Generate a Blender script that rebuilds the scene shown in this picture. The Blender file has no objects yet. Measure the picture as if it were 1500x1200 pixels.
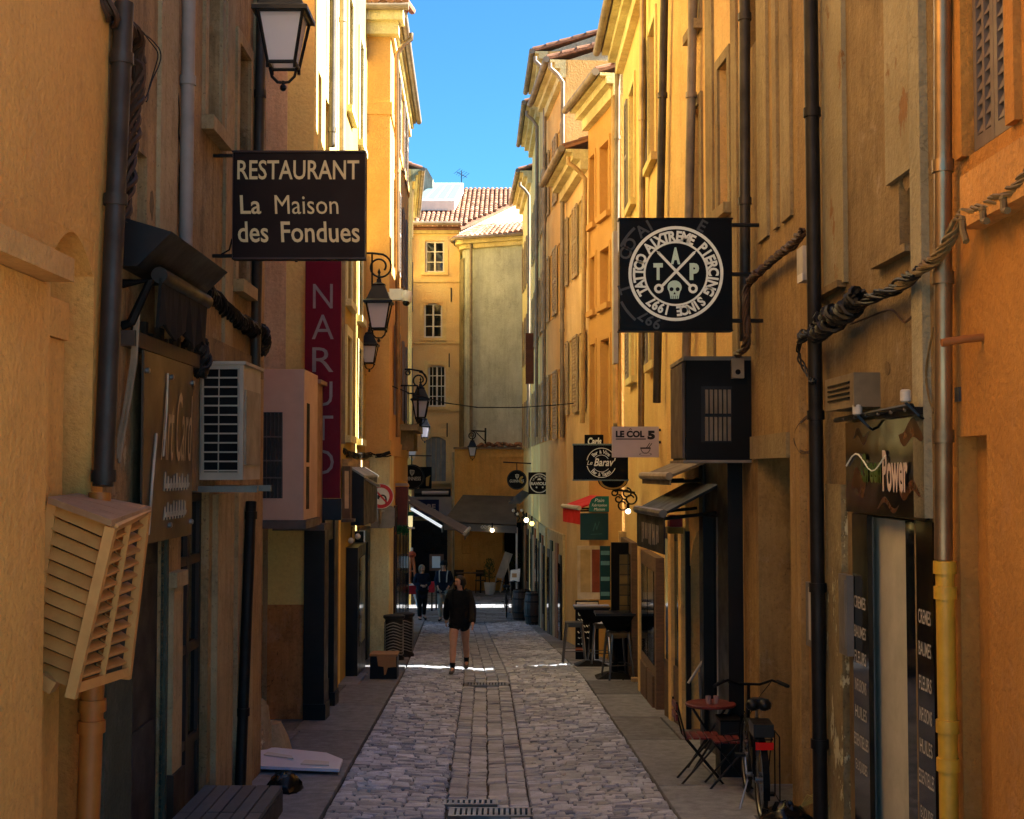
import bpy, math, random
from mathutils import Vector, Matrix
random.seed(7)
R = random.random
C = bpy.context.scene.collection
sc = bpy.context.scene
# ---------------------------------------------------------------- camera, sky, sun, exposure
FPX = 2000.0                      # focal length in pixels of a 1500 px wide picture
PITCH = math.atan(90 / FPX)       # horizon 90 px under the centre
cam = bpy.data.objects.new('camera', bpy.data.cameras.new('camera'))
C.objects.link(cam); sc.camera = cam
cam.data.sensor_width = 36; cam.data.lens = 36 * FPX / 1500
cam.data.clip_end = 2000; cam.data.clip_start = .05
cam.location = (0, 0, 0); cam.rotation_euler = (math.pi / 2 + PITCH, 0, 0)
SUN_EL, SUN_AZ = 38, 3            # elevation; degrees turned from +X towards +Y
w = bpy.data.worlds.new('World'); sc.world = w; w.use_nodes = True
nt = w.node_tree; bg = nt.nodes['Background']
sky = nt.nodes.new('ShaderNodeTexSky'); sky.sky_type = 'NISHITA'; sky.sun_disc = False
sky.sun_elevation = math.radians(SUN_EL); sky.sun_rotation = math.radians(90 - SUN_AZ)
sky.air_density = .8; sky.dust_density = 0; sky.ozone_density = 9.0
tint = nt.nodes.new('ShaderNodeMix'); tint.data_type = 'RGBA'; tint.blend_type = 'MULTIPLY'; tint.inputs[0].default_value = 1
tint.inputs[7].default_value = (.46, .77, .74, 1)            # deep polarised blue, the same all over the sky
nt.links.new(sky.outputs[0], tint.inputs[6]); nt.links.new(tint.outputs[2], bg.inputs[0]); bg.inputs[1].default_value = .05
sl = bpy.data.lights.new('sun', 'SUN'); sl.energy = 5.0; sl.angle = math.radians(.5); sl.color = (1, .94, .84)
so = bpy.data.objects.new('sun', sl); C.objects.link(so)
so.rotation_euler = (0, math.radians(90 - SUN_EL), math.radians(SUN_AZ))
sc.view_settings.view_transform = 'Standard'; sc.view_settings.look = 'None'
sc.view_settings.gamma = 1; sc.view_settings.use_curve_mapping = False
sc.view_settings.exposure = 3.0
sc.cycles.max_bounces = 8; sc.cycles.diffuse_bounces = 7
# ---------------------------------------------------------------- projection helpers (metres; camera at 0,0,0 looking +Y)
CP, SP = math.cos(PITCH), math.sin(PITCH)
def ray(px, py):
    v = 600 - py; den = FPX * CP - v * SP
    return (px - 750) / den, (FPX * SP + v * CP) / den
def P(px, py, d):
    a, b = ray(px, py); return Vector((a * d, d, b * d))
GP = [(0, -2.4), (11.6, -2.96), (23.6, -3.48), (41, -4.5), (400, -4.5)]
def lerp_t(t, x):
    for (a, b), (c, d) in zip(t, t[1:]):
        if x <= c: return b + (d - b) * (x - a) / (c - a)
    return t[-1][1]
def gz(y): return lerp_t(GP, max(y, 0))
XC = [(0, .1), (11.6, -.1), (23.6, -.34), (30, -.62), (41, -1.1), (400, -1.1)]
def xc(y): return lerp_t(XC, max(y, 0))
def G(px, py):
    a, b = ray(px, py); lo, hi = 3., 90.
    for _ in range(50):
        m = (lo + hi) / 2
        if b * m > gz(m): lo = m
        else: hi = m
    return Vector((a * lo, lo, gz(lo)))
# ---------------------------------------------------------------- mesh builder
class MB:
    def __init__(s): s.v = []; s.f = []
    def add(s, vs, fs):
        n = len(s.v); s.v += [Vector(p) for p in vs]; s.f += [tuple(i + n for i in f) for f in fs]; return s
    def hexa(s, p):               # p: four bottom points, four top points (same order)
        return s.add(p, [(3, 2, 1, 0), (4, 5, 6, 7), (0, 1, 5, 4), (1, 2, 6, 5), (2, 3, 7, 6), (3, 0, 4, 7)])
    def box(s, x0, x1, y0, y1, z0, z1):
        return s.hexa([(x0, y0, z0), (x1, y0, z0), (x1, y1, z0), (x0, y1, z0), (x0, y0, z1), (x1, y0, z1), (x1, y1, z1), (x0, y1, z1)])
    def prism(s, poly, vec):
        vec = Vector(vec); n = len(poly); poly = [Vector(p) for p in poly]
        return s.add(poly + [p + vec for p in poly], [tuple(range(n))[::-1], tuple(range(n, 2 * n))] + [(i, (i + 1) % n, n + (i + 1) % n, n + i) for i in range(n)])
    def tube(s, pts, r, n=8, cap=True, r1=None):
        pts = [Vector(p) for p in pts]; rings = []; up = None
        for i, p in enumerate(pts):
            t = (pts[min(i + 1, len(pts) - 1)] - pts[max(i - 1, 0)])
            t = t.normalized() if t.length > 1e-9 else Vector((0, 0, 1))
            if up is None: up = t.orthogonal().normalized()
            up = (up - t * up.dot(t)); up = up.normalized() if up.length > 1e-6 else t.orthogonal().normalized()
            sd = t.cross(up); rr = r if r1 is None else r + (r1 - r) * i / max(1, len(pts) - 1)
            rings.append([p + (up * math.cos(2 * math.pi * k / n) + sd * math.sin(2 * math.pi * k / n)) * rr for k in range(n)])
        vs = [q for g in rings for q in g]; fs = []
        for i in range(len(rings) - 1):
            for k in range(n):
                fs.append((i * n + k, i * n + (k + 1) % n, (i + 1) * n + (k + 1) % n, (i + 1) * n + k))
        if cap: fs += [tuple(range(n))[::-1], tuple(range(len(vs) - n, len(vs)))]
        return s.add(vs, fs)
    def lathe(s, prof, c, n=12, ax=(0, 0, 1), ex=None):
        ax = Vector(ax).normalized(); e = ax.orthogonal().normalized() if ex is None else Vector(ex); g = ax.cross(e); c = Vector(c)
        vs = [c + ax * h + (e * math.cos(2 * math.pi * (k + .5) / n) + g * math.sin(2 * math.pi * (k + .5) / n)) * r for r, h in prof for k in range(n)]
        fs = [(i * n + k, i * n + (k + 1) % n, (i + 1) * n + (k + 1) % n, (i + 1) * n + k) for i in range(len(prof) - 1) for k in range(n)]
        fs += [tuple(range(n))[::-1], tuple(range(len(vs) - n, len(vs)))]
        return s.add(vs, fs)
    def ball(s, c, r, n=8, sx=1, sy=1, sz=1):
        m = max(4, n // 2 + 1); c = Vector(c)
        prof = [(math.sin(math.pi * i / m), -math.cos(math.pi * i / m)) for i in range(m + 1)]
        prof[0] = (.02, -1); prof[-1] = (.02, 1)
        vs = [c + Vector((math.cos(2 * math.pi * k / n) * q * r * sx, math.sin(2 * math.pi * k / n) * q * r * sy, h * r * sz)) for q, h in prof for k in range(n)]
        fs = [(i * n + k, i * n + (k + 1) % n, (i + 1) * n + (k + 1) % n, (i + 1) * n + k) for i in range(m) for k in range(n)]
        return s.add(vs, fs)
    def mesh(s, name, off=(0, 0, 0), smooth=False):
        me = bpy.data.meshes.new(name); off = Vector(off)
        me.from_pydata([tuple(p - off) for p in s.v], [], s.f); me.update()
        if smooth:
            me.polygons.foreach_set('use_smooth', [True] * len(me.polygons))
            try: me.set_sharp_from_angle(angle=math.radians(40))
            except Exception: pass
        return me
    def build(s, name, m, par=None, smooth=False, **kw):
        off = worldloc(par) if par else (Vector(kw.pop('at')) if 'at' in kw else Vector((0, 0, 0)))
        me = s.mesh(name, off, smooth); me.materials.append(m)
        o = bpy.data.objects.new(name, me); C.objects.link(o)
        if par: o.parent = par; LOC[o.name] = off
        else: o.location = off; LOC[o.name] = off
        for k, v in kw.items(): o[k] = v
        return o
LOC = {}
def worldloc(o): return LOC[o.name]
def thing(name, label, cat, loc, group=None):
    o = bpy.data.objects.new(name, None); C.objects.link(o); o.location = loc; o.empty_display_size = .1
    LOC[o.name] = Vector(loc); o['label'] = label; o['category'] = cat
    if group: o['group'] = group
    return o
def dup(root, loc, rz=None, label=None, scale=None):
    r = root.copy(); C.objects.link(r); r.location = loc; LOC[r.name] = Vector(loc)
    if rz is not None: r.rotation_euler = (0, 0, rz)
    if label: r['label'] = label
    if scale: r.scale = (scale,) * 3
    for ch in list(root.children):
        c = ch.copy(); C.objects.link(c); c.parent = r
        for g in ch.children:
            d = g.copy(); C.objects.link(d); d.parent = c
    return r
# ---------------------------------------------------------------- materials
def lin(h):
    h = h.lstrip('#'); out = []
    for i in (0, 2, 4):
        c = int(h[i:i + 2], 16) / 255; out.append(c / 12.92 if c <= .04045 else ((c + .055) / 1.055) ** 2.4)
    return tuple(out) + (1,)
PG, PS = 1.35, .1
def pale(h, g, s):
    c = lin(h); y = .3 * c[0] + .6 * c[1] + .1 * c[2]
    return tuple(min(.82, (x * (1 - s) + y * s) * g * k) for x, k in zip(c[:3], (1.03, 1.17, 1.03))) + (1,)
MC = {}
def newmat(name):
    m = bpy.data.materials.new(name); m.use_nodes = True; n = m.node_tree.nodes
    return m, m.node_tree, n['Principled BSDF']
def mixc(t, fac, a, b, mode='MIX'):
    x = t.nodes.new('ShaderNodeMix'); x.data_type = 'RGBA'; x.blend_type = mode
    for s, v in ((x.inputs[0], fac), (x.inputs[6], a), (x.inputs[7], b)):
        if isinstance(v, (int, float, tuple)): s.default_value = v
        else: t.links.new(v, s)
    return x.outputs[2]
def noise(t, co, scale, det=4, rough=.6):
    n = t.nodes.new('ShaderNodeTexNoise'); n.inputs['Scale'].default_value = scale; n.inputs['Detail'].default_value = det
    n.inputs['Roughness'].default_value = rough; t.links.new(co, n.inputs['Vector']); return n.outputs['Fac']
def ramp(t, fac, lo, hi, a=0., b=1.):
    r = t.nodes.new('ShaderNodeMapRange'); r.inputs[1].default_value = lo; r.inputs[2].default_value = hi
    r.inputs[3].default_value = a; r.inputs[4].default_value = b; t.links.new(fac, r.inputs[0]); return r.outputs[0]
def mapping(t, sc3, loc=(0, 0, 0)):
    tc = t.nodes.new('ShaderNodeTexCoord'); mp = t.nodes.new('ShaderNodeMapping')
    mp.inputs['Scale'].default_value = sc3; mp.inputs['Location'].default_value = loc
    t.links.new(tc.outputs['Object'], mp.inputs['Vector']); return mp.outputs[0]
def bump(t, bs, h, st, dist=.01):
    b = t.nodes.new('ShaderNodeBump'); b.inputs['Strength'].default_value = st; b.inputs['Distance'].default_value = dist
    t.links.new(h, b.inputs['Height']); t.links.new(b.outputs[0], bs.inputs['Normal'])
def rnd_piece(t):                 # one random number per piece, joined or not
    g = t.nodes.new('ShaderNodeNewGeometry'); oi = t.nodes.new('ShaderNodeObjectInfo')
    a = t.nodes.new('ShaderNodeMath'); a.operation = 'ADD'
    t.links.new(g.outputs['Random Per Island'], a.inputs[0]); t.links.new(oi.outputs['Random'], a.inputs[1])
    f = t.nodes.new('ShaderNodeMath'); f.operation = 'FRACT'; t.links.new(a.outputs[0], f.inputs[0]); return f.outputs[0]
def M(name, col, rough=.6, metal=0., var=.18, scale=4, bmp=.0, piece=0., col2=None, spec=.3, alpha=None):
    if name in MC: return MC[name]
    m, t, b = newmat(name); c = lin(col) if isinstance(col, str) else tuple(col) + (1,)
    co = mapping(t, (1, 1, 1)); n = noise(t, co, scale, 5)
    d = lin(col2) if col2 else tuple(x * (1 - var * 2) for x in c[:3]) + (1,)
    out = mixc(t, ramp(t, n, .35, .7), c, d)
    if piece: out = mixc(t, 1., out, mixc(t, rnd_piece(t), (1 - piece,) * 3 + (1,), (1 + piece,) * 3 + (1,)), 'MULTIPLY')
    t.links.new(out, b.inputs['Base Color']); b.inputs['Metallic'].default_value = metal
    t.links.new(ramp(t, n, .3, .7, max(.04, rough - .1), min(1, rough + .12)), b.inputs['Roughness'])
    b.inputs['Specular IOR Level'].default_value = spec
    if bmp: bump(t, b, noise(t, co, scale * 9, 3), bmp)
    MC[name] = m; return m
def plaster(name, c1, c2, streak=.45, dirt='#3a2c1e', peel=None, peel_amt=.62, bmp=.75):
    """lime plaster: two tones in large clouds, rain streaks, fine grain, optional flaking"""
    if name in MC: return MC[name]
    lin = lambda h: pale(h, PG, PS)
    m, t, b = newmat(name); co = mapping(t, (1, 1, 1)); st = mapping(t, (5, 5, .3))
    big = noise(t, co, .9, 6, .65); fine = noise(t, co, 22, 4); stn = noise(t, st, 1.6, 5, .7); mid = noise(t, co, 4.5, 5, .7)
    out = mixc(t, ramp(t, big, .36, .66), lin(c1), lin(c2))
    out = mixc(t, ramp(t, mid, .45, .8, 0, .35), out, lin(c2))
    out = mixc(t, ramp(t, stn, .47, .8, 0, streak * .75), out, lin(dirt))
    blot = noise(t, mapping(t, (1, 1, .6), (7, 2, 5)), 1.7, 9, .8); out = mixc(t, ramp(t, blot, .5, .66, 0, streak * .75), out, lin(dirt))
    lit = noise(t, mapping(t, (1, 1, .8), (1, 9, 3)), 2.6, 8, .78); out = mixc(t, ramp(t, lit, .55, .68, 0, streak * .5), out, mixc(t, .45, lin(c1), (.62, .56, .47, 1)))
    spk = noise(t, co, 38, 3); out = mixc(t, ramp(t, spk, .6, .7, 0, .16 + streak * .5), out, lin(dirt))
    vo = t.nodes.new('ShaderNodeTexVoronoi'); vo.feature = 'DISTANCE_TO_EDGE'; vo.inputs['Scale'].default_value = .9
    wv = t.nodes.new('ShaderNodeVectorMath'); wv.operation = 'ADD'; nz = t.nodes.new('ShaderNodeTexNoise'); nz.inputs['Scale'].default_value = 3; nz.inputs['Detail'].default_value = 6; t.links.new(co, nz.inputs['Vector'])
    sc_ = t.nodes.new('ShaderNodeVectorMath'); sc_.operation = 'SCALE'; sc_.inputs['Scale'].default_value = .5; t.links.new(nz.outputs['Color'], sc_.inputs[0]); t.links.new(co, wv.inputs[0]); t.links.new(sc_.outputs[0], wv.inputs[1]); t.links.new(wv.outputs[0], vo.inputs['Vector'])
    ck = t.nodes.new('ShaderNodeMath'); ck.operation = 'MULTIPLY'; t.links.new(ramp(t, vo.outputs['Distance'], .004, .0, 0, 1), ck.inputs[0]); t.links.new(ramp(t, big, .5, .6, 0, min(1, streak * 1.6)), ck.inputs[1])
    out = mixc(t, ck.outputs[0], out, lin(dirt)); out = mixc(t, ramp(t, fine, .3, .75, 0, .2), out, lin(dirt))
    h = fine
    if peel:
        pk = noise(t, mapping(t, (2.4, 2.4, 1.2)), 1.5, 8, .72); f = ramp(t, pk, peel_amt, peel_amt + .015)
        out = mixc(t, f, out, lin(peel))
        mm = t.nodes.new('ShaderNodeMath'); mm.operation = 'MULTIPLY_ADD'; t.links.new(f, mm.inputs[0]); mm.inputs[1].default_value = -.8; t.links.new(fine, mm.inputs[2]); h = mm.outputs[0]
    t.links.new(out, b.inputs['Base Color']); b.inputs['Roughness'].default_value = .9; b.inputs['Specular IOR Level'].default_value = .25
    bump(t, b, h, bmp, .022); MC[name] = m; return m
def glass(name, col='#0c0f12', rough=.06):
    if name in MC: return MC[name]
    m, t, b = newmat(name); b.inputs['Base Color'].default_value = lin(col); b.inputs['Roughness'].default_value = rough
    b.inputs['Specular IOR Level'].default_value = .45
    co = mapping(t, (1, 1, 1)); bump(t, b, noise(t, co, 1.7, 2), .06, .05); MC[name] = m; return m
def emis(name, col, st):
    m, t, b = newmat(name); b.inputs['Emission Color'].default_value = lin(col); b.inputs['Emission Strength'].default_value = st
    b.inputs['Base Color'].default_value = lin(col); return m
def wood(name, c1, c2, sc3=(1, 1, 1), rough=.65, piece=.2):
    if name in MC: return MC[name]
    m, t, b = newmat(name); co = mapping(t, sc3); n = noise(t, co, 6, 6, .7); g = noise(t, co, 40, 3)
    out = mixc(t, ramp(t, n, .3, .7), lin(c1), lin(c2))
    out = mixc(t, 1., out, mixc(t, rnd_piece(t), (1 - piece,) * 3 + (1,), (1 + piece,) * 3 + (1,)), 'MULTIPLY')
    t.links.new(out, b.inputs['Base Color']); b.inputs['Roughness'].default_value = rough; bump(t, b, g, .25, .004); MC[name] = m; return m
BLACK = M('black_paint', '#0d0d0f', .6, bmp=.05, spec=.12); IRON = M('wrought_iron', '#17181a', .45, .3, bmp=.1)
ZINC = M('zinc_pipe', '#8f8270', .6, .3, .22, 3, bmp=.08); ZINCD = M('dark_pipe', '#4a443d', .5, .5, .25, 3, bmp=.08)
COPPER = M('warm_pipe', '#9a8262', .38, .8, .25, 2.5, bmp=.08); CAST = M('cast_pipe', '#221f1d', .55, .3, .3, 4, bmp=.1)
WHITE = M('white_paint', '#d8d5cd', .55, var=.06); OFFW = M('offwhite_plastic', '#b9b3a6', .5, var=.12)
DGLASS = glass('dark_glass'); STEEL = M('steel', '#9b9a97', .35, .9, .15); RUBBER = M('rubber', '#0e0e0f', .7)
# ---------------------------------------------------------------- facade frame
class Fac:
    def __init__(s, x0, y0, x1, y1, side):
        s.A = Vector((x0, y0)); d = Vector((x1 - x0, y1 - y0)); s.L = d.length; s.d = d.normalized()
        s.n = Vector((s.d.y, -s.d.x)) if side < 0 else Vector((-s.d.y, s.d.x)); s.side = side
    def pt(s, u, z, o=0.):
        q = s.A + s.d * u + s.n * o; return Vector((q.x, q.y, z))
    def hit(s, px, py, o=0.):
        a, b = ray(px, py); A = s.A + s.n * o
        u = (a * A.y - A.x) / (s.d.x - a * s.d.y); return u, b * (A.y + s.d.y * u)
    def u(s, px, o=0.): return s.hit(px, 690, o)[0]
    def at_y(s, y): return (y - s.A.y) / s.d.y
    def box(s, mb, u0, u1, z0, z1, o0, o1):
        q = [s.pt(u0, 0, o0), s.pt(u1, 0, o0), s.pt(u1, 0, o1), s.pt(u0, 0, o1)]
        return mb.hexa([(p.x, p.y, z0) for p in q] + [(p.x, p.y, z1) for p in q])
    def pbox(s, mb, a, b, o0, o1):            # two opposite pixel corners on the outer face
        ua, za = s.hit(a[0], a[1], o1); ub, zb = s.hit(b[0], b[1], o1)
        return s.box(mb, min(ua, ub), max(ua, ub), min(za, zb), max(za, zb), o0, o1)
    def wall(s, mb, u0, u1, z0, z1, ops, o=0.):
        us = sorted({u0, u1} | {x for q in ops for x in q[:2]}); zs = sorted({z0, z1} | {x for q in ops for x in q[2:4]})
        for a, b in zip(us, us[1:]):
            for c, d in zip(zs, zs[1:]):
                m, k = (a + b) / 2, (c + d) / 2
                if any(q[0] < m < q[1] and q[2] < k < q[3] for q in ops): continue
                mb.add([s.pt(a, c, o), s.pt(b, c, o), s.pt(b, d, o), s.pt(a, d, o)], [(0, 1, 2, 3)])
        for q in ops:
            a, b, c, d, dep = q[:5]; e = o - dep
            mb.add([s.pt(a, c, o), s.pt(b, c, o), s.pt(b, d, o), s.pt(a, d, o), s.pt(a, c, e), s.pt(b, c, e), s.pt(b, d, e), s.pt(a, d, e)],
                   [(0, 1, 5, 4), (1, 2, 6, 5), (2, 3, 7, 6), (3, 0, 4, 7), (4, 5, 6, 7)])
            if len(q) > 5:                   # arched head: spandrels fill the top corners
                rise = q[5]; n = 10; pr = [(a + (b - a) * i / n, d - rise + rise * math.sin(math.pi * i / n)) for i in range(n + 1)]
                for (p, y), (p2, y2) in zip(pr, pr[1:]):
                    mb.hexa([s.pt(p, y, e), s.pt(p2, y2, e), s.pt(p2, y2, o - .002), s.pt(p, y, o - .002), s.pt(p, d + .001, e), s.pt(p2, d + .001, e), s.pt(p2, d + .001, o - .002), s.pt(p, d + .001, o - .002)])
def house(name, label, F, top, m, ops=(), depth=8., base=-5.2, cat='house', extra=None):
    t = thing(name, label, cat, F.pt(F.L / 2, gz(F.pt(F.L / 2, 0).y), -depth / 2)); t['_'] = 1; del t['_']
    mb = MB(); F.wall(mb, 0, F.L, base, top, list(ops))
    a, b, c, d = F.pt(0, 0), F.pt(F.L, 0), F.pt(F.L, 0, -depth), F.pt(0, 0, -depth)
    z = lambda p, h: (p.x, p.y, h)
    mb.add([z(a, base), z(b, base), z(c, base), z(d, base), z(a, top), z(b, top), z(c, top), z(d, top)], [(1, 2, 6, 5), (2, 3, 7, 6), (3, 0, 4, 7), (4, 5, 6, 7)])
    if extra: extra(mb)
    mb.build('wall', m, t); return t
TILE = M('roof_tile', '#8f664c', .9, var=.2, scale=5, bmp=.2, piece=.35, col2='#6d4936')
SOFFIT = plaster('eave_plaster', '#c9b48a', '#a98f66', .3)
def eaves(t, F, z, over=.4, slope=.36, dep=4.5, m=TILE, gut=ZINC, u0=0, u1=None, tiles=True):
    """moulded soffit, pan-tile roof slope with its row of tile ends, and a gutter"""
    u1 = F.L if u1 is None else u1
    mb = MB(); q = lambda u, o, h: F.pt(u, z + h, o)
    for k, (o, h0, h1) in enumerate(((over * .33, -.42, -.2), (over * .66, -.2, -.06), (over * .95, -.06, .0))):
        F.box(mb, u0, u1, z + h0, z + h1, -.05, o)
    mb.build('cornice', SOFFIT, t)
    r = MB(); r.hexa([q(u0, over, .003), q(u1, over, .003), q(u1, -dep, slope * (dep + over)), q(u0, -dep, slope * (dep + over)), q(u0, over, .06), q(u1, over, .06), q(u1, -dep, slope * (dep + over) + .06), q(u0, -dep, slope * (dep + over) + .06)])
    r.build('roof', m, t)
    if tiles:
        tl = MB(); n = max(2, int((u1 - u0) / .21)); rows = 5
        for i in range(n):
            u = u0 + (i + .5) * (u1 - u0) / n
            for k in range(rows):
                o0 = over + .05 - k * .36; o1 = o0 - .4
                a0 = slope * (over - o0) + .07 + R() * .012; a1 = slope * (over - o1) + .055
                ring = []
                for (o, h, w_) in ((o0, a0, .088), (o1, a1, .07)):
                    ring += [q(u + w_ * math.cos(j * math.pi / 5), o, h + .075 * math.sin(j * math.pi / 5)) for j in range(6)]
                tl.add(ring, [(j, j + 1, j + 7, j + 6) for j in range(5)] + [(0, 5, 4, 3, 2, 1)])
        tl.build('roof_tiles', m, t, kind='stuff')
    if gut:
        g = MB(); g.tube([q(u0 - .02, over + .07, .0), q(u1 + .02, over + .07, .0)], .075, 10)
        g.build('gutter', gut, t, smooth=True)
def pipe(t, pts, r, m, collars=(), name='downpipe'):
    mb = MB(); mb.tube(pts, r, 12)
    for c in collars:
        c = Vector(c); mb.tube([c - Vector((0, 0, .035)), c + Vector((0, 0, .035))], r * 1.22, 12)
    return mb.build(name, m, t, smooth=True)
def fpipe(t, F, px_top, py_top, px_bot, py_bot, r, m, o=.1, cl=(), name='downpipe', swan=None):
    ua, za = F.hit(px_top, py_top, o); ub, zb = F.hit(px_bot, py_bot, o)
    g = lambda k: F.pt(ua + (ub - ua) * k, za + (zb - za) * k, o)
    pts = [g(i / 6) for i in range(7)]
    if swan: pts = [F.pt(ua, za + .45, swan), F.pt(ua, za + .33, swan), F.pt(ua, za + .2, swan * .6)] + pts
    return pipe(t, pts, r, m, [g(c) for c in cl], name)
def patch(t, F, px, py, w_, h_, m, n=14, o=.0):
    u, z = F.hit(px, py); pr = [(u + w_ * math.cos(2 * math.pi * k / n) * (.7 + .45 * R()), z + h_ * math.sin(2 * math.pi * k / n) * (.7 + .45 * R())) for k in range(n)]
    MB().prism([F.pt(a, b, o - .002) for a, b in pr], tuple(F.n * .006) + (0,)).build('plaster_patch', m, t)
def casement(t, F, u0, u1, z0, z1, o, m, nx=2, nz=3, fw=.06, pane=DGLASS, each=True):
    mb = MB(); F.box(mb, u0, u0 + fw, z0, z1, o, o + .05); F.box(mb, u1 - fw, u1, z0, z1, o, o + .05)
    F.box(mb, u0 + fw, u1 - fw, z0, z0 + fw, o, o + .05); F.box(mb, u0 + fw, u1 - fw, z1 - fw, z1, o, o + .05)
    um = (u0 + u1) / 2; F.box(mb, um - fw * .6, um + fw * .6, z0 + fw, z1 - fw, o, o + .06)
    for i in range(1, nz):
        z = z0 + (z1 - z0) * i / nz; F.box(mb, u0 + fw, um - fw * .6, z - .018, z + .018, o + .004, o + .046); F.box(mb, um + fw * .6, u1 - fw, z - .018, z + .018, o + .004, o + .046)
    if nx == 4:
        for c in ((u0 + um) / 2, (u1 + um) / 2): F.box(mb, c - .015, c + .015, z0 + fw, z1 - fw, o + .008, o + .042)
    wdw = mb.build('window', m, t)
    if each:
        xs = [u0 + fw] + [u0 + (u1 - u0) * k / nx for k in range(1, nx)] + [u1 - fw]
        for i in range(nx):
            for j in range(nz):
                p = MB(); F.box(p, xs[i] + .003, xs[i + 1] - .003, z0 + (z1 - z0) * j / nz + .01, z0 + (z1 - z0) * (j + 1) / nz - .01, o + .012, o + .02)
                p.build('pane', pane, wdw)
    else:
        p = MB(); F.box(p, u0 + .02, u1 - .02, z0 + .02, z1 - .02, o + .012, o + .02); p.build('pane', pane, wdw)
    return wdw
def shutter(t, F, u0, u1, z0, z1, o, m, n=14, each=False, cols=1):
    mb = MB(); fw = .05; th = .035
    F.box(mb, u0, u0 + fw, z0, z1, o, o + th); F.box(mb, u1 - fw, u1, z0, z1, o, o + th)
    F.box(mb, u0 + fw, u1 - fw, z0, z0 + fw * 1.5, o, o + th); F.box(mb, u0 + fw, u1 - fw, z1 - fw, z1, o, o + th)
    zm = (z0 + z1) / 2; F.box(mb, u0 + fw, u1 - fw, zm - fw * .6, zm + fw * .6, o, o + th)
    us = [u0 + fw] + [u0 + fw + (u1 - u0 - 2 * fw) * k / cols for k in range(1, cols)] + [u1 - fw]
    for c in us[1:-1]: F.box(mb, c - .018, c + .018, z0 + fw * 1.5, z1 - fw, o, o + th)
    par = None; sl_ = MB(); made = []
    for i in range(n):
        z = z0 + fw * 1.6 + (z1 - z0 - fw * 2.6) * (i + .5) / n
        for a, b in zip(us, us[1:]):
            h = (z1 - z0) / n * .42; e = MB() if each else sl_
            e.hexa([F.pt(a, z - h, o + th - .004), F.pt(b, z - h, o + th - .004), F.pt(b, z - h + .008, o + th - .004), F.pt(a, z - h + .008, o + th - .004),
                    F.pt(a, z + h - .008, o + .004), F.pt(b, z + h - .008, o + .004), F.pt(b, z + h, o + .004), F.pt(a, z + h, o + .004)])
            if each: made.append(e)
    so_ = mb.build('shutter', m, t)
    if each:
        for e in made: e.build('slat', m, so_)
    else: sl_.build('slats', m, so_, kind='stuff')
    return so_
def surround(t, F, u0, u1, z0, z1, m, wd=.14, o=.025, sill=True):
    mb = MB(); F.box(mb, u0 - wd, u0 - .004, z0, z1 + wd, -.01, o); F.box(mb, u1 + .004, u1 + wd, z0, z1 + wd, -.01, o); F.box(mb, u0 - .004, u1 + .004, z1 + .004, z1 + wd, -.01, o + .002)
    if sill: F.box(mb, u0 - wd, u1 + wd, z0 - .12, z0 - .004, -.01, o + .07)
    return mb.build('window_surround', m, t)
# ---------------------------------------------------------------- lettering and flat marks on signs
GL = {}
def glyph(s, bold=0., shear=0.):
    k = (s, bold, shear)
    if k not in GL:
        cu = bpy.data.curves.new('text', 'FONT'); cu.body = s; cu.size = 1; cu.offset = bold; cu.shear = shear; cu.resolution_u = 3
        o = bpy.data.objects.new('text', cu); C.objects.link(o); bpy.context.view_layer.update()
        me = o.evaluated_get(bpy.context.evaluated_depsgraph_get()).to_mesh()
        GL[k] = ([v.co.copy() for v in me.vertices], [tuple(p.vertices) for p in me.polygons]); bpy.data.objects.remove(o)
    return GL[k]
def text(s, m, par, c, ex, ey, wd, ht, bold=0., shear=0., name='lettering', lift=.004):
    vs, fs = glyph(s, bold, shear); c, ex, ey = Vector(c), Vector(ex), Vector(ey); en = ex.cross(ey)
    x0, x1 = min(v.x for v in vs), max(v.x for v in vs); y0, y1 = min(v.y for v in vs), max(v.y for v in vs)
    mb = MB(); mb.add([c + ex * ((v.x - (x0 + x1) / 2) * wd / (x1 - x0)) + ey * ((v.y - (y0 + y1) / 2) * ht / (y1 - y0)) + en * lift for v in vs], fs)
    return mb.build(name, m, par)
def arc_add(mb, s, c, ex, ey, rad, a0, a1, ht, bold=0., inward=False, lift=.004, keep=None, wf=1.):
    """glyphs along a circle; angles in degrees clockwise from the top"""
    c, ex, ey = Vector(c), Vector(ex), Vector(ey); en = ex.cross(ey); n = len(s)
    for i, ch in enumerate(s):
        if ch == ' ': continue
        a = math.radians(a0 + (a1 - a0) * i / max(1, n - 1)); rd = ex * math.sin(a) + ey * math.cos(a); tg = ex * math.cos(a) - ey * math.sin(a)
        vs, fs = glyph(ch, bold); up, rt = (-rd, -tg) if inward else (rd, tg)
        x0, x1 = min(v.x for v in vs), max(v.x for v in vs); y0 = 0; hh = .73
        if keep and not keep(c + rd * rad): continue
        mb.add([c + rd * rad + rt * ((v.x - (x0 + x1) / 2) * ht / hh * wf) + up * ((v.y - hh / 2) * ht / hh) + en * lift for v in vs], fs)
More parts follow.
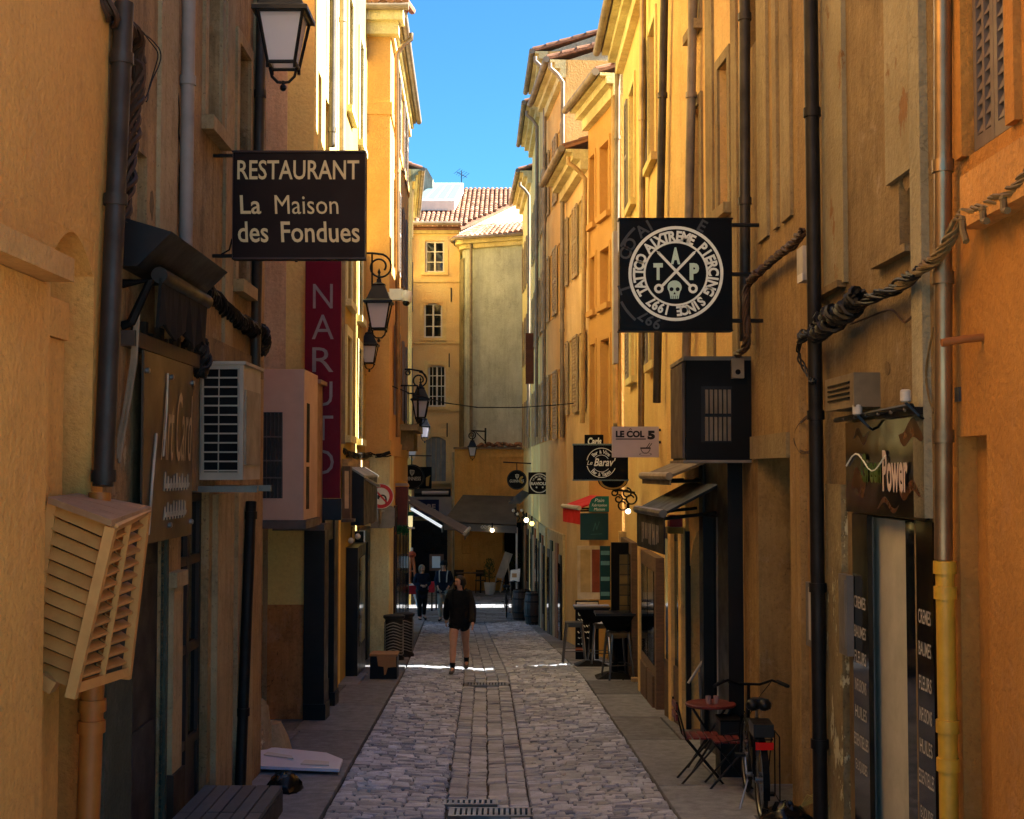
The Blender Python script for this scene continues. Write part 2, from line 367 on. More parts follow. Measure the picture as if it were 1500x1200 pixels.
class Flat:
    """flat print on a plate that stands square to the street at depth d, drawn in picture pixels"""
    def __init__(s, d): s.d = d; s.k = d / FPX
    def p(s, x, y, lift=.0): return P(x, y, s.d) - Vector((0, lift, 0))
    def poly(s, mb, pts, lift=.004):
        mb.add([s.p(x, y, lift) for x, y in pts], [tuple(range(len(pts)))]); return mb
    def rect(s, mb, x0, y0, x1, y1, lift=.004): return s.poly(mb, [(x0, y1), (x1, y1), (x1, y0), (x0, y0)], lift)
    def line(s, mb, a, b, wd, lift=.004):
        a, b = Vector(a), Vector(b); d = (b - a).normalized(); n = Vector((-d.y, d.x)) * wd / 2
        return s.poly(mb, [tuple(a + n), tuple(b + n), tuple(b - n), tuple(a - n)], lift)
    def ring(s, mb, cx, cy, r0, r1, lift=.004, a0=0, a1=360, n=48, sy=1.):
        for i in range(n):
            t0, t1 = (math.radians(a0 + (a1 - a0) * (i + k) / n) for k in (0, 1))
            f = lambda r, t: (cx + r * math.sin(t), cy - r * math.cos(t) * sy)
            if r0 <= 0: s.poly(mb, [(cx, cy), f(r1, t0), f(r1, t1)], lift)
            else: s.poly(mb, [f(r0, t0), f(r1, t0), f(r1, t1), f(r0, t1)], lift)
        return mb
    def plate(s, mb, x0, y0, x1, y1, th):
        a, b = s.p(x0, y1), s.p(x1, y0); mb.box(a.x, b.x, s.d, s.d + th, a.z, b.z); return mb
    def text(s, st, m, par, cx, cy, w_, h_, **kw): return text(st, m, par, s.p(cx, cy), (1, 0, 0), (0, 0, 1), w_ * s.k, h_ * s.k, **kw)
    def arc(s, mb, st, cx, cy, rad, a0, a1, ht, **kw): arc_add(mb, st, s.p(cx, cy), (1, 0, 0), (0, 0, 1), rad * s.k, a0, a1, ht * s.k, **kw)
# ================================================================ GROUND
STONE = None
def stonemat(name, c1, c2, rough):
    m, t, b = newmat(name); co = mapping(t, (1, 1, 1)); n = noise(t, co, 7, 6, .7); f = noise(t, co, 60, 3); bg_ = noise(t, co, .45, 4)
    out = mixc(t, ramp(t, n, .35, .7), lin(c1), lin(c2))
    out = mixc(t, 1., out, mixc(t, rnd_piece(t), (.55, .55, .56, 1), (1.4, 1.4, 1.4, 1)), 'MULTIPLY')
    out = mixc(t, ramp(t, bg_, .4, .7, 0, .4), out, lin('#5c5a5a'))
    t.links.new(out, b.inputs['Base Color']); t.links.new(ramp(t, n, .3, .75, rough, rough + .25), b.inputs['Roughness'])
    b.inputs['Specular IOR Level'].default_value = .5; spk = noise(t, co, 90, 3); bump(t, b, mixc(t, .5, n, spk), .6, .02)
    out2 = mixc(t, ramp(t, spk, .5, .75, 0, .35), out, lin('#3c3b3b')); t.links.new(out2, b.inputs['Base Color']); return m
COB = stonemat('cobble_stone', '#c0c6cf', '#9a9fa7', .28); SLAB = stonemat('pavement_slab', '#82858b', '#63666b', .55)
CHAN = stonemat('channel_stone', '#b4b9c1', '#8f949b', .3)
JOINT = M('joint_earth', '#423d3a', .9, var=.25, scale=9, bmp=.3)
def dish(x, y): return -.055 * max(0, 1 - abs(x - (xc(y) - .1)) / 1.5)      # street falls slightly to its gutter
def gh(x, y): return gz(y) + dish(x, y)
g = MB(); ys = [-60, 0, 6, 11.6, 14, 17, 20, 23.6, 27, 30, 34, 38, 41, 60, 120, 400]
for a, b in zip(ys, ys[1:]): g.add([(-300, a, gz(a) - .2), (300, a, gz(a) - .2), (300, b, gz(b) - .2), (-300, b, gz(b) - .2)], [(0, 1, 2, 3)])
g.build('ground', M('pale_paving', '#8a8175', .85, var=.15, scale=.6), kind='structure')
street = MB()
for i in range(80):
    a, b = 8 + i * .5, 8.5 + i * .5
    for k in range(8):
        o0, o1 = -1.56 + k * .39, -1.17 + k * .39; q = lambda o, yy: (xc(yy) + o, yy, gh(xc(yy) + o, yy) - .034)
        street.add([q(o0, a), q(o1, a), q(o1, b), q(o0, b)], [(0, 1, 2, 3)])
street = street.build('street', JOINT, kind='structure'); LOC[street.name] = Vector((0, 0, 0))
def stone(mb, x0, x1, y0, y1, h, e=.011, zf=gh, tilt=.0, sh=0.):
    ty, tx = (R() - .35) * tilt, (R() - .5) * tilt * .6; tl = [R() * .006 - .003 + a for a in (-ty - tx, -ty + tx, ty + tx, ty - tx)]
    c = [(x0, y0), (x1, y0), (x1 + sh, y1), (x0 + sh, y1)]; ci = [(x0 + e, y0 + e), (x1 - e, y0 + e), (x1 - e + sh, y1 - e), (x0 + e + sh, y1 - e)]
    vs = [(x, y, zf(x, y) - .06) for x, y in c] + [(x, y, zf(x, y) + h - .016) for x, y in c] + [(x, y, zf(x, y) + h + t_) for (x, y), t_ in zip(ci, tl)]
    return mb.add(vs, [(0, 1, 5, 4), (1, 2, 6, 5), (2, 3, 7, 6), (3, 0, 4, 7), (4, 5, 9, 8), (5, 6, 10, 9), (6, 7, 11, 10), (7, 4, 8, 11), (8, 9, 10, 11)])
rest = MB(); near = []; y = 9.5; j = .011
while y < 41:
    dy = .07 + R() * .035; x_l, x_r = xc(y) - 1.53, xc(y) + 1.53; gc = xc(y) - .1; x = x_l - R() * .15
    while x < x_r - .03:
        wd = .1 + R() * .15; x1 = x + wd
        if gc - .38 < x1 and x < gc + .38:
            if x < gc - .38 and gc - .38 - x > .07: x1 = gc - .38
            elif x >= gc - .39 and x < gc + .38: x = gc + .38; continue
            else: x = gc - .38; continue
        x1 = min(x1, x_r); xx = max(x, x_l)
        if x1 - xx > .05:
            jy = (R() - .5) * .02 + .03 * math.sin(x * 2.1 + y * .7)
            q = (xx + j, x1 - j * R(), y + jy, y + dy - j * 1.1 + jy * .3, R() * .022 - .008)
            (near if y > 11.25 else [0]).append(q) if len(near) < 300 and y > 11.25 else stone(rest, *q, tilt=.016)
        x = x1
    y += dy
for q in near:
    mb = MB(); stone(mb, *q, tilt=.016); c = Vector(((q[0] + q[1]) / 2, (q[2] + q[3]) / 2, gz(q[2]))); me = mb.mesh('cobble', c); me.materials.append(COB)
    o = bpy.data.objects.new('cobble', me); C.objects.link(o); o.location = c; o.parent = street
rest.build('cobbles', COB, street, kind='stuff')
ch = []                                                        # the dished gutter: two inner rows of long stones between two narrow rows
for off, wd, ln in ((-.286, .188, .11), (.286, .188, .11), (-.097, .196, .17), (.097, .196, .17)):
    y = 9.5
    while y < 41:
        l = ln * (.75 + R() * .5); cx = xc(y) - .1 + off + (R() - .5) * .014
        if not (12.0 < y < 12.48 or 22.2 < y < 22.75): ch.append((cx - wd / 2 + .001 + R() * .006, cx + wd / 2 - .001 - R() * .006, y, y + l - .012, -.008 + R() * .01 - (.014 if abs(off) < .2 else 0)))
        y += l
ch.sort(key=lambda q: q[2]); rest = MB(); k = 0
for q in ch:
    if q[2] > 11.2 and k < 160:
        mb = MB(); stone(mb, *q, tilt=.012); mb.build('gutter_stone', CHAN, street); k += 1
    else: stone(rest, *q, tilt=.012)
rest.build('gutter_stones', CHAN, street, kind='stuff')
pl = MB(); pr = MB()
def pave(name, side):
    base = MB().build('pavement', JOINT, kind='structure') if False else None
    mb = MB(); y = 8.
    while y < 41:
        b = y + 1; f = lambda yy, o: xc(yy) + side * (1.53 + o)
        mb.add([(f(y, 0), y, gz(y) - .07), (f(y, 2.2), y, gz(y) - .07), (f(b, 2.2), b, gz(b) - .07), (f(b, 0), b, gz(b) - .07)], [(0, 1, 2, 3)]); y = b
    o = mb.build('pavement', JOINT, kind='structure'); y = 8.; wid = 2.2
    while y < 41:
        l = 1.3 + R() * 1.3; xs = [0, .6 + R() * .35, 2.1]
        for a, b in zip(xs, xs[1:]):
            x = sorted((xc(y) + side * (1.54 + a), xc(y) + side * (1.535 + b)))
            s = MB(); stone(s, x[0] + .004, x[1] - .004, y, y + l - .009, R() * .008 - .004, .006, lambda x_, y_: gz(y_) + .004, 0., xc(y + l) - xc(y))
            s.build('paving_slab', SLAB, o)
        y += l
pave('pavement', -1); pave('pavement', 1)
pz = MB(); pz.add([(-30, 41, -4.56), (30, 41, -4.56), (30, 58, -4.56), (-30, 58, -4.56)], [(0, 1, 2, 3)])
pz = pz.build('plaza', JOINT, kind='structure'); LOC[pz.name] = Vector((0, 0, 0)); rest = MB(); y = 41.02
while y < 56:
    x = -9 + R() * .3
    while x < 4:
        l = .3 + R() * .35; stone(rest, x, x + l - .015, y, y + .24, R() * .008, .01, lambda a, b: -4.5); x += l
    y += .255
rest.build('paving_stones', SLAB, pz, kind='stuff')
def grate(name, label, cx, cy, wd, ln, z, n):
    t = thing(name, label, 'drain grate', (cx, cy, z)); mb = MB()
    x0, x1, y0, y1 = cx - wd / 2, cx + wd / 2, cy - ln / 2, cy + ln / 2
    mb.box(x0, x1, y0, y0 + .03, z - .03, z + .012); mb.box(x0, x1, y1 - .03, y1, z - .03, z + .012); mb.box(x0, x0 + .02, y0 + .03, y1 - .03, z - .03, z + .012); mb.box(x1 - .02, x1, y0 + .03, y1 - .03, z - .03, z + .012)
    mb.build('frame', STEEL, t)
    MB().box(x0 + .02, x1 - .02, y0 + .03, y1 - .03, z - .034, z - .03).build('pit', BLACK, t)
    for i in range(n):
        x = x0 + .035 + (x1 - x0 - .07) * i / (n - 1); b = MB(); b.box(x - .014, x + .014, y0 + .031, y1 - .031, z - .028, z + .01); b.build('bar', STEEL, t)
gx = G(715, 1178); grate('drain_grate', 'steel drain grate in the gutter at the bottom of the photo', xc(12.3) - .05, 12.3, .8, .3, gh(xc(12.3) - .1, 12.3) + .006, 16)
grate('drain_grate', 'narrow worn drain grate just behind and left of the nearest gutter grate', xc(12.7) - .32, 12.68, .62, .2, gh(xc(12.7) - .3, 12.7) + .012, 12)
grate('drain_grate', 'small steel drain grate across the gutter just before the walking person', xc(22.5) - .1, 22.47, .72, .34, gh(xc(22.5) - .1, 22.5) + .003, 14)
# ================================================================ HOUSES
# --- near left, orange
PL_L1 = plaster('orange_plaster_left', '#d08c3a', '#c28032', .22, '#6b3f1a')
L1 = Fac(-2.5, 3.5, -2.5, 8.35, -1)
u7 = lambda yy: yy - 3.5
def l1x(mb):
    L1.box(mb, -.5, u7(6.98), -5.2, .96, -.05, .12)
h1 = house('orange_house', 'near orange rendered house filling the left edge', L1, 8.5, PL_L1, [(u7(7.36), u7(8.12), -5, 1.36, .34, .2)], 6, extra=l1x)
mb = MB(); L1.box(mb, -.5, u7(6.95), .965, 1.085, -.02, .26); mb.build('ledge', plaster('ledge_plaster', '#c08a4c', '#ab7438', .2, '#6b3f1a'), h1)
mb = MB(); L1.box(mb, u7(7.4), u7(7.78), -3.2, .74, -.33, -.06); L1.box(mb, u7(7.38), u7(7.8), .745, .96, -.33, -.04); mb.build('duct', PL_L1, h1)
mb = MB(); L1.box(mb, u7(6.02), u7(6.07), 2.0, 3.6, -.01, .03); mb.build('window_trim', plaster('trim_pale', '#cdb58a', '#b79a6c', .3), h1)
fpipe(h1, L1, 182, 5, 151, 712, .06, ZINCD, .08, (.12, .42, .98)); ORP = M('orange_pipe', '#b8702d', .5, var=.15)
fpipe(h1, L1, 146, 722, 128, 1230, .065, ORP, .09, (.1, .62, .68))
# --- second left, brown-beige
PL_L2 = plaster('brown_plaster_left', '#9c7650', '#7e5c3c', .85, '#3d2a18', '#a18263', .64); TRIM2 = plaster('beige_plaster_left', '#9f8262', '#86694a', .6, '#4a3420')
L2 = Fac(-2.5, 8.351, -2.55, 14, -1)
def uu(F, yy): return F.at_y(yy)
doorN = (uu(L2, 8.98), uu(L2, 9.9), -5, -.46, .1); doorG = (uu(L2, 10.42), uu(L2, 11.42), -5, -.16, .16)
w1 = (uu(L2, 11.1), uu(L2, 11.65), 2.9, 4.6, .2); w2 = (uu(L2, 12.45), uu(L2, 13.0), 1.75, 3.95, .2); w3 = (uu(L2, 9.05), uu(L2, 9.3), 1.62, 2.15, .15)
h2 = house('brown_house', 'brown weathered house with the bronze plaque and glazed door on the left', L2, 10, PL_L2, [doorN, doorG, w1, w2, w3], 6)
NAVY = M('navy_door_paint', '#191d26', .5, var=.12, bmp=.08); PEELG = plaster('green_grey_paint', '#46473c', '#33342e', .4, '#15130f', '#a89a80', .74)
mb = MB(); L2.box(mb, doorN[0] + .02, doorN[1] - .02, -3.1, -.48, -.09, -.04); nd = mb.build('door', NAVY, h2)
for zz in (-2.6, -1.5):
    mb = MB(); L2.box(mb, doorN[0] + .14, doorN[1] - .14, zz, zz + .85, -.04, -.02); mb.build('door_panel', NAVY, nd)
mb = MB(); L2.box(mb, uu(L2, 8.36), doorN[0], -3.1, -.3, -.02, .03); L2.box(mb, doorN[1], doorN[1] + .05, -3.1, -.46, -.02, .025); mb.build('door_casing', PEELG, h2)
mb = MB(); L2.box(mb, uu(L2, 10.0), uu(L2, 10.3), -2.2, -.85, -.02, .05); L2.box(mb, uu(L2, 9.97), uu(L2, 10.33), -.85, -.74, -.02, .08); mb.build('pilaster', TRIM2, h2)
mb = MB(); L2.box(mb, uu(L2, 9.97), uu(L2, 10.33), -3.1, -2.2, -.02, .07); mb.build('plinth', M('dark_stone', '#3a2c22', .8, var=.3, bmp=.3), h2)
DKWOOD = wood('dark_wood', '#2a1d15', '#1b130e', (1, 1, 6))
gd = MB(); a, b = doorG[0] + .02, doorG[1] - .02; L2.box(gd, a, a + .07, -3.1, -.18, -.12, -.06); L2.box(gd, b - .07, b, -3.1, -.18, -.12, -.06)
for zz in (-3.08, -2.2, -1.45, -.75, -.25): L2.box(gd, a + .07, b - .07, zz, zz + .07, -.12, -.06)
m2 = (a + b) / 2; L2.box(gd, m2 - .04, m2 + .04, -3.0, -.25, -.119, -.055); gd = gd.build('glazed_door', DKWOOD, h2)
for zz, z2 in ((-2.13, -1.45), (-1.38, -.75), (-.68, -.25)):
    for x0, x1 in ((a + .07, m2 - .04), (m2 + .04, b - .07)):
        mb = MB(); L2.box(mb, x0 + .002, x1 - .002, zz + .002, z2 - .002, -.1, -.09); mb.build('pane', DGLASS, gd)
for x0, x1 in ((a + .07, m2 - .04), (m2 + .04, b - .07)):
    mb = MB(); L2.box(mb, x0 + .002, x1 - .002, -3.0, -2.2, -.11, -.08); mb.build('lower_panel', DKWOOD, gd)
for q in (w1, w2, w3):
    mb = MB(); L2.box(mb, q[0] + .01, q[1] - .01, q[2] + .01, q[3] - .01, -.16, -.13); mb.build('window', M('old_window', '#4a3524', .6), h2)
surround(h2, L2, w1[0], w1[1], w1[2], w1[3], TRIM2, .12, .03); surround(h2, L2, w2[0], w2[1], w2[2], w2[3], TRIM2, .12, .03)
for y0, y1, zb in ((9.55, 10.05, .9), (11.85, 12.2, 1.0), (13.25, 13.5, 1.25)):
    mb = MB(); L2.box(mb, uu(L2, y0), uu(L2, y1), zb, 9.9, -.01, .03); mb.build('plaster_band', TRIM2, h2)
mb = MB(); L2.box(mb, uu(L2, 10.5), uu(L2, 13.7), .92, 1.1, -.01, .05); mb.build('sill_band', plaster('stained_band', '#86643f', '#6a4c2f', .7, '#2b1d12'), h2)
mb = MB(); L2.box(mb, uu(L2, 11.55), uu(L2, 12.25), -3.1, -.2, -.01, .05); L2.box(mb, uu(L2, 12.5), uu(L2, 13.3), -3.1, -.2, -.01, .04); mb.build('pilaster', TRIM2, h2)
fpipe(h2, L2, 277, -30, 272, 362, .05, M('grey_paint_pipe', '#8d857c', .5, var=.12), .08, (.38,))
fpipe(h2, L2, 384, -30, 374, 540, .05, ZINCD, .08, (.3,)); fpipe(h2, L2, 368, 735, 352, 1150, .05, CAST, .09, (.05, .75))
# --- set-back wall between the brown house and the corner house
L2b = Fac(-2.62, 14.02, -3.3, 17.95, -1)
house('recessed_house', 'ochre set-back house wall behind the pink air conditioner boxes', L2b, 10, plaster('ochre_recess', '#b5743a', '#8f5a2c', .4), (), 5)
# --- corner house with the tall maroon sign
PL_L3 = plaster('orange_plaster_corner', '#fcac60', '#f2a054', .05, '#7a4c22')
L3 = Fac(-2.64, 18, -2.777, 22.2, -1); L3F = Fac(-3.35, 18, -2.64, 18, -1)
wz = [(uu(L3, 18.5), uu(L3, 18.95), 4.25, 5.5, .18), (uu(L3, 19.5), uu(L3, 20.1), 4.3, 5.4, .18), (uu(L3, 19.2), uu(L3, 20.0), .9, 2.4, .18)]
h3 = house('corner_house', 'bright orange corner house behind the tall maroon sign', L3, 11, PL_L3, wz, 3)
for q in wz:
    mb = MB(); L3.box(mb, q[0] + .01, q[1] - .01, q[2] + .01, q[3] - .01, -.15, -.12); mb.build('window', M('old_window', '#4a3524', .6), h3)
mb = MB(); mb.box(-3.35, -2.99, 17.97, 18.02, -.6, 10.9); mb.build('pale_band', plaster('pale_pink_band', '#cfa07a', '#b98a64', .3), h3)
PLLOW = plaster('stained_plinth', '#b4743c', '#945a2c', .6, '#2a1a10', '#6d421d', .66)
mb = MB(); mb.box(-3.32, -2.73, 17.96, 18.02, -3.4, -1.75); mb.build('plinth', PLLOW, h3)
mb = MB(); mb.box(-3.26, -3.2, 17.93, 17.99, -3.4, -.55); mb.build('corner_bead', TRIM2, h3)
fpipe(h3, L3, 488, -30, 486, 215, .05, ZINCD, .09, (.08, .9))
SHOP = M('black_shopfront', '#101114', .42, var=.2, bmp=.06)
sf = MB(); sf.box(-2.71, -2.44, 17.86, 18.25, -3.3, -.62); sf.box(-2.71, -2.42, 17.84, 18.28, -3.45, -3.02)
sf.box(-2.77, -2.5, 19.3, 19.7, -3.3, -.62); sf.box(-2.77, -2.48, 19.27, 19.73, -3.5, -3.1); sf.box(-2.72, -2.52, 18.25, 19.3, -.95, -.62); sf.box(-2.72, -2.56, 18.25, 19.3, -3.4, -2.9)
sf = sf.build('shopfront', SHOP, h3)
MB().box(-2.66, -2.62, 18.25, 19.3, -2.9, -.95).build('shop_window', glass('green_glass', '#3b423a', .12), sf)
mb = MB(); L3.box(mb, uu(L3, 20.2), uu(L3, 21.6), -3.6, -.7, -.01, .03); mb.build('yellow_strip', plaster('mustard', '#b57f24', '#98691c', .4), h3)
# --- cream house
PL_L3b = plaster('cream_plaster', '#96783c', '#866834', .25, '#8a744a')
L3b = Fac(-2.777, 22.2, -2.95, 27.5, -1)
wz = [(uu(L3b, y0), uu(L3b, y0 + .85), z0, z1, .18) for y0 in (23.0, 25.4) for z0, z1 in ((6.2, 8.2), (2.9, 5.0), (.6, 2.3))]
h3b = house('cream_house', 'pale cream house with sunlit upper wall behind the restaurant sign', L3b, 11, PL_L3b, wz + [(uu(L3b, 25.2), uu(L3b, 26.6), -5, -1.2, .25)], 6)
SHG = M('grey_shutter', '#8f867c', .6, var=.15)
for q in wz:
    surround(h3b, L3b, q[0], q[1], q[2], q[3], plaster('cream_trim', '#d9c79c', '#c2ad7e', .3), .16, .03); casement(h3b, L3b, q[0], q[1], q[2], q[3], -.15, WHITE, 2, 3, .05, each=False)
fpipe(h3b, L3b, 502, -40, 501, 650, .05, ZINC, .08, (.1, .5))
mb = MB(); L3b.box(mb, uu(L3b, 22.3), uu(L3b, 27.3), .05, .2, -.01, .1); mb.build('string_course', TRIM2, h3b)
mb = MB(); L3b.box(mb, uu(L3b, 23.2), uu(L3b, 25.0), -3.9, -1.3, -.01, .2); L3b.box(mb, uu(L3b, 26.7), uu(L3b, 27.3), -4, -1.1, -.01, .12); L3b.box(mb, uu(L3b, 25.0), uu(L3b, 26.7), -1.35, -1.1, -.01, .16); mb = mb.build('shopfront', SHOP, h3b)
q = MB(); L3b.box(q, uu(L3b, 23.5), uu(L3b, 24.7), -3.0, -1.5, .2, .21); q.build('shop_window', DGLASS, mb)
q = MB(); L3b.box(q, uu(L3b, 25.25), uu(L3b, 26.55), -3.9, -1.4, -.2, -.15); q.build('door', DKWOOD, mb)
# --- yellow house that steps out
PL_L4 = plaster('yellow_plaster', '#c08a4c', '#b47e40', .15, '#7d5a2a'); PL_L4b = plaster('cream_base', '#d8bd94', '#c0a273', .5, '#5c4a2e')
L4 = Fac(-2.48, 27.5, -2.75, 36, -1)
wz = [(uu(L4, 29.5), uu(L4, 30.5), z0, z0 + 1.9, .2) for z0 in (1.2, 4.4, 7.2)] + [(uu(L4, 33), uu(L4, 34), z0, z0 + 1.9, .2) for z0 in (1.2, 4.4, 7.2)]
h4 = house('yellow_house', 'yellow house standing out into the street with its front lit by sky', L4, 9.3, PL_L4, wz, 7)
mb = MB(); mb.box(-2.96, -2.47, 27.46, 27.55, -4.2, .32); L4.box(mb, .05, 1.5, -4.2, .32, -.01, .02); mb.build('ground_floor_base', PL_L4b, h4)
for z0, z1, o in ((.32, .62, .03), (7.25, 7.5, .03)):
    mb = MB(); mb.box(-3.2, -2.47 + o, 27.5 - o, 27.6, z0, z1); L4.box(mb, .1, L4.L, z0, z1, -.02, o); mb.build('string_course', PL_L4, h4)
mb = MB(); mb.box(-3.4, -2.3, 27.28, 27.6, 8.85, 9.1); mb.box(-3.4, -2.2, 27.15, 27.6, 9.1, 9.32); mb.build('cornice', SOFFIT, h4)
eaves(h4, L4, 9.3, .2, .33, 3.5)
g = MB(); g.tube([(-3.6, 27.08, 9.34), (-2.08, 27.08, 9.34)], .075, 10); g.build('gutter', ZINC, h4, smooth=True)
tl = MB()
for i in range(10):
    x = -3.5 + i * .15; tl.tube([(x, 27.05, 9.44), (x, 29, 9.9)], .075, 8)
tl.build('roof_tiles', TILE, h4, kind='stuff')
for q in wz:
    casement(h4, L4, q[0], q[1], q[2], q[3], -.16, WHITE, 2, 3, .05, each=False)
    shutter(h4, L4, q[0] - .55, q[0] - .02, q[2], q[3], .02, SHG, 22); shutter(h4, L4, q[1] + .02, q[1] + .55, q[2], q[3], .02, SHG, 22)
fpipe(h4, L4, 581, 80, 583, 640, .05, COPPER, .1, (.3, .7), swan=.4)
bl = MB(); b0, b1 = uu(L4, 32.0), uu(L4, 35.2); L4.box(bl, b0, b1, .95, 1.1, 0, .42); L4.box(bl, b0 + .3, b0 + .5, .5, .95, 0, .3); L4.box(bl, b1 - .5, b1 - .3, .5, .95, 0, .3); bl = bl.build('balcony', plaster('stone_balcony', '#8a7556', '#6e5b40', .5), h4)
rl = MB(); rl.tube([L4.pt(b0, 2.0, 0), L4.pt(b0, 2.0, .4), L4.pt(b1, 2.0, .4), L4.pt(b1, 2.0, 0)], .02, 6)
for i in range(24): rl.tube([L4.pt(b0 + (b1 - b0) * i / 23, 1.1, .4), L4.pt(b0 + (b1 - b0) * i / 23, 2.0, .4)], .011, 5)
for i in range(4): rl.tube([L4.pt(b0, 1.1, .1 * i), L4.pt(b0, 2.0, .1 * i)], .011, 5)
rl.build('railing', IRON, bl)
q = MB(); L4.box(q, 1.8, L4.L - .1, -4.4, -.75, -.02, .05); sfr = q.build('shopfront', wood('brown_shop', '#3b2619', '#241710', (1, 1, 5)), h4)
for k in range(4):
    q = MB(); L4.box(q, 2.1 + k * 1.5, 3.2 + k * 1.5, -3.9, -1.0, .05, .06); q.build('shop_window', DGLASS, sfr)
# --- beyond the cross street, left
L5 = Fac(-3.4, 46.2, -4.15, 54.9, -1)
wz = [(uu(L5, 48), uu(L5, 49.2), z0, z0 + 1.7, .2) for z0 in (2.6, 5.6, 8.2)]
h5 = house('far_left_house', 'narrow ochre house end beyond the cross street under the chimney', L5, 10.3, plaster('far_ochre', '#dba458', '#c88f45', .2), wz, 6)
for q in wz: shutter(h5, L5, q[0] - .5, q[0], q[2], q[3], .02, SHG, 16); casement(h5, L5, q[0], q[1], q[2], q[3], -.15, WHITE, 2, 3, .05, each=False)
eaves(h5, L5, 10.3, .3, .35, 3)
# --- far facade across the end of the street
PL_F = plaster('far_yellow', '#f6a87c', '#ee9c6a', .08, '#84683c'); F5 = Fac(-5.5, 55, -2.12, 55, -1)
def pxop(F, x0, y0, x1, y1, dep, rise=None):
    a, zt = F.hit(x0, y0); b, zb = F.hit(x1, y1); return (a, b, zb, zt, dep) + ((rise,) if rise else ())
wf = [pxop(F5, 623, 353, 651, 399, .2), pxop(F5, 621, 444, 648, 495, .2, .12), pxop(F5, 627, 535, 653, 596, .2, .12), pxop(F5, 624, 640, 653, 706, .2, .15)]
h6 = house('far_yellow_house', 'yellow house closing the end of the street with white casement windows', F5, 9.85, PL_F, wf, 7, cat='house')
TRF = plaster('far_trim', '#e6b080', '#d59c6a', .1)
for i, q in enumerate(wf):
    if i < 3: casement(h6, F5, q[0] + .01, q[1] - .01, q[2] + .01, q[3] - .01, -.14, WHITE, 2 if i < 2 else 4, 3 if i < 2 else 4, .06)
    surround(h6, F5, q[0], q[1], q[2], q[3], TRF, .16, .03)
GSH = M('blue_grey_shutter', '#8b9394', .6, var=.12); q = wf[3]
for k in range(4):
    mb = MB(); u0 = q[0] + (q[1] - q[0]) * k / 4; F5.box(mb, u0 + .008, u0 + (q[1] - q[0]) / 4 - .008, q[2] + .01, q[3] - .02, -.12, -.08); mb.build('shutter_board', GSH, h6)
for yy in (412, 502, 601, 707):
    _, z = F5.hit(620, yy); mb = MB(); F5.box(mb, 0, F5.L, z - .05, z + .05, -.01, .05 if yy < 700 else .18); mb.build('string_course', TRF, h6)
for xx, yy in ((661, 432), (658, 528), (655, 630)):
    u, z = F5.hit(xx, yy); mb = MB(); F5.box(mb, u - .02, u + .02, z - .28, z + .28, 0, .04); mb.build('wall_tie', IRON, h6)
mb = MB(); F5.box(mb, 0, F5.L, 9.6, 9.85, -.01, .2); F5.box(mb, 0, F5.L, 9.86, 9.98, -.01, .34); mb.build('cornice', SOFFIT, h6)
q = MB(); F5.box(q, 1.4, F5.L - .3, -1.85, -1.0, -.01, .06); q.build('fascia_panel', WHITE, h6)
q = MB(); F5.box(q, .2, 2.9, -4.6, -2.0, -.01, .08); fs_ = q.build('dark_shopfront', SHOP, h6)
vine = MB()
for k in range(90):
    u, z = .6 + R() * 2.2, -3.3 + R() * 1.2; p = [F5.pt(u, z, .12)]
    for j in range(4): u += (R() - .5) * .22; z += (R() - .5) * .2; p.append(F5.pt(u, z, .1 + R() * .15))
    vine.tube(p, .012, 4)
vine.build('branch_decoration', M('dry_branches', '#3b3329', .8), fs_, kind='stuff')
def slope_z(y): return 9.95 + (y - 55) * .414
rf = MB(); qd = [Vector((x, y, slope_z(y))) for x, y in ((-5.6, 54.62), (-2.05, 54.62), (.75, 60.4), (.85, 62.3), (-5.6, 62.3))]
rf.prism(qd, (0, 0, -.1)); rf.build('roof', TILE, h6)
tl = MB(); cols = 32
for i in range(cols):
    x = -5.5 + i * .2
    y = 54.55
    while y < 62.1:
        if x < -2.05 + max(0, y - 54.6) * .485:
            z0 = slope_z(y) + .05 + R() * .02; z1 = slope_z(y + .42) + .035; ring = []
            for yy, z, r_ in ((y, z0, .09), (y + .42, z1, .072)):
                ring += [(x + r_ * math.cos(j * math.pi / 5), yy, z + r_ * .9 * math.sin(j * math.pi / 5)) for j in range(6)]
            tl.add(ring, [(j, j + 1, j + 7, j + 6)[::-1] for j in range(5)] + [(0, 1, 2, 3, 4, 5)])
        y += .36
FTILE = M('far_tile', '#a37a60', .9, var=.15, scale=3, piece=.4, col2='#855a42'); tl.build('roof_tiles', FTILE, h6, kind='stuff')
mb = MB(); mb.tube([(-5.6, 54.5, 9.95), (-2.05, 54.5, 9.95)], .08, 8); mb.build('gutter', ZINC, h6)
mb = MB(); mb.prism([(-2.12, 55, 5), (.8, 60.4, 5), (.8, 60.4, slope_z(60.4) - .11), (-2.12, 55, slope_z(55) - .11)], (-.1, .05, 0)); mb.build('party_wall', plaster('white_party_wall', '#d8cfbb', '#b9ae97', .5), h6)
sk = MB(); a, b, c, d = P(634, 279, 58.6), P(679, 279, 58.6), P(666, 305, 57.2), P(607, 305, 57.2)
up = Vector((0, -.1, .3)); sk.prism([a + up, b + up, c + up, d + up], (0, .1, -.4)); sk = sk.build('skylight', WHITE, h6)
for k in range(4):
    e = lambda s0, t0: (a + (b - a) * s0) * (1 - t0) + (d + (c - d) * s0) * t0 + up + Vector((0, -.01, .02))
    p = MB(); p.prism([e(k / 4 + .025, .08), e((k + 1) / 4 - .025, .08), e((k + 1) / 4 - .025, .9), e(k / 4 + .025, .9)], (0, .01, -.015)); p.build('pane', glass('sky_glass', '#6f8f92', .1), sk)
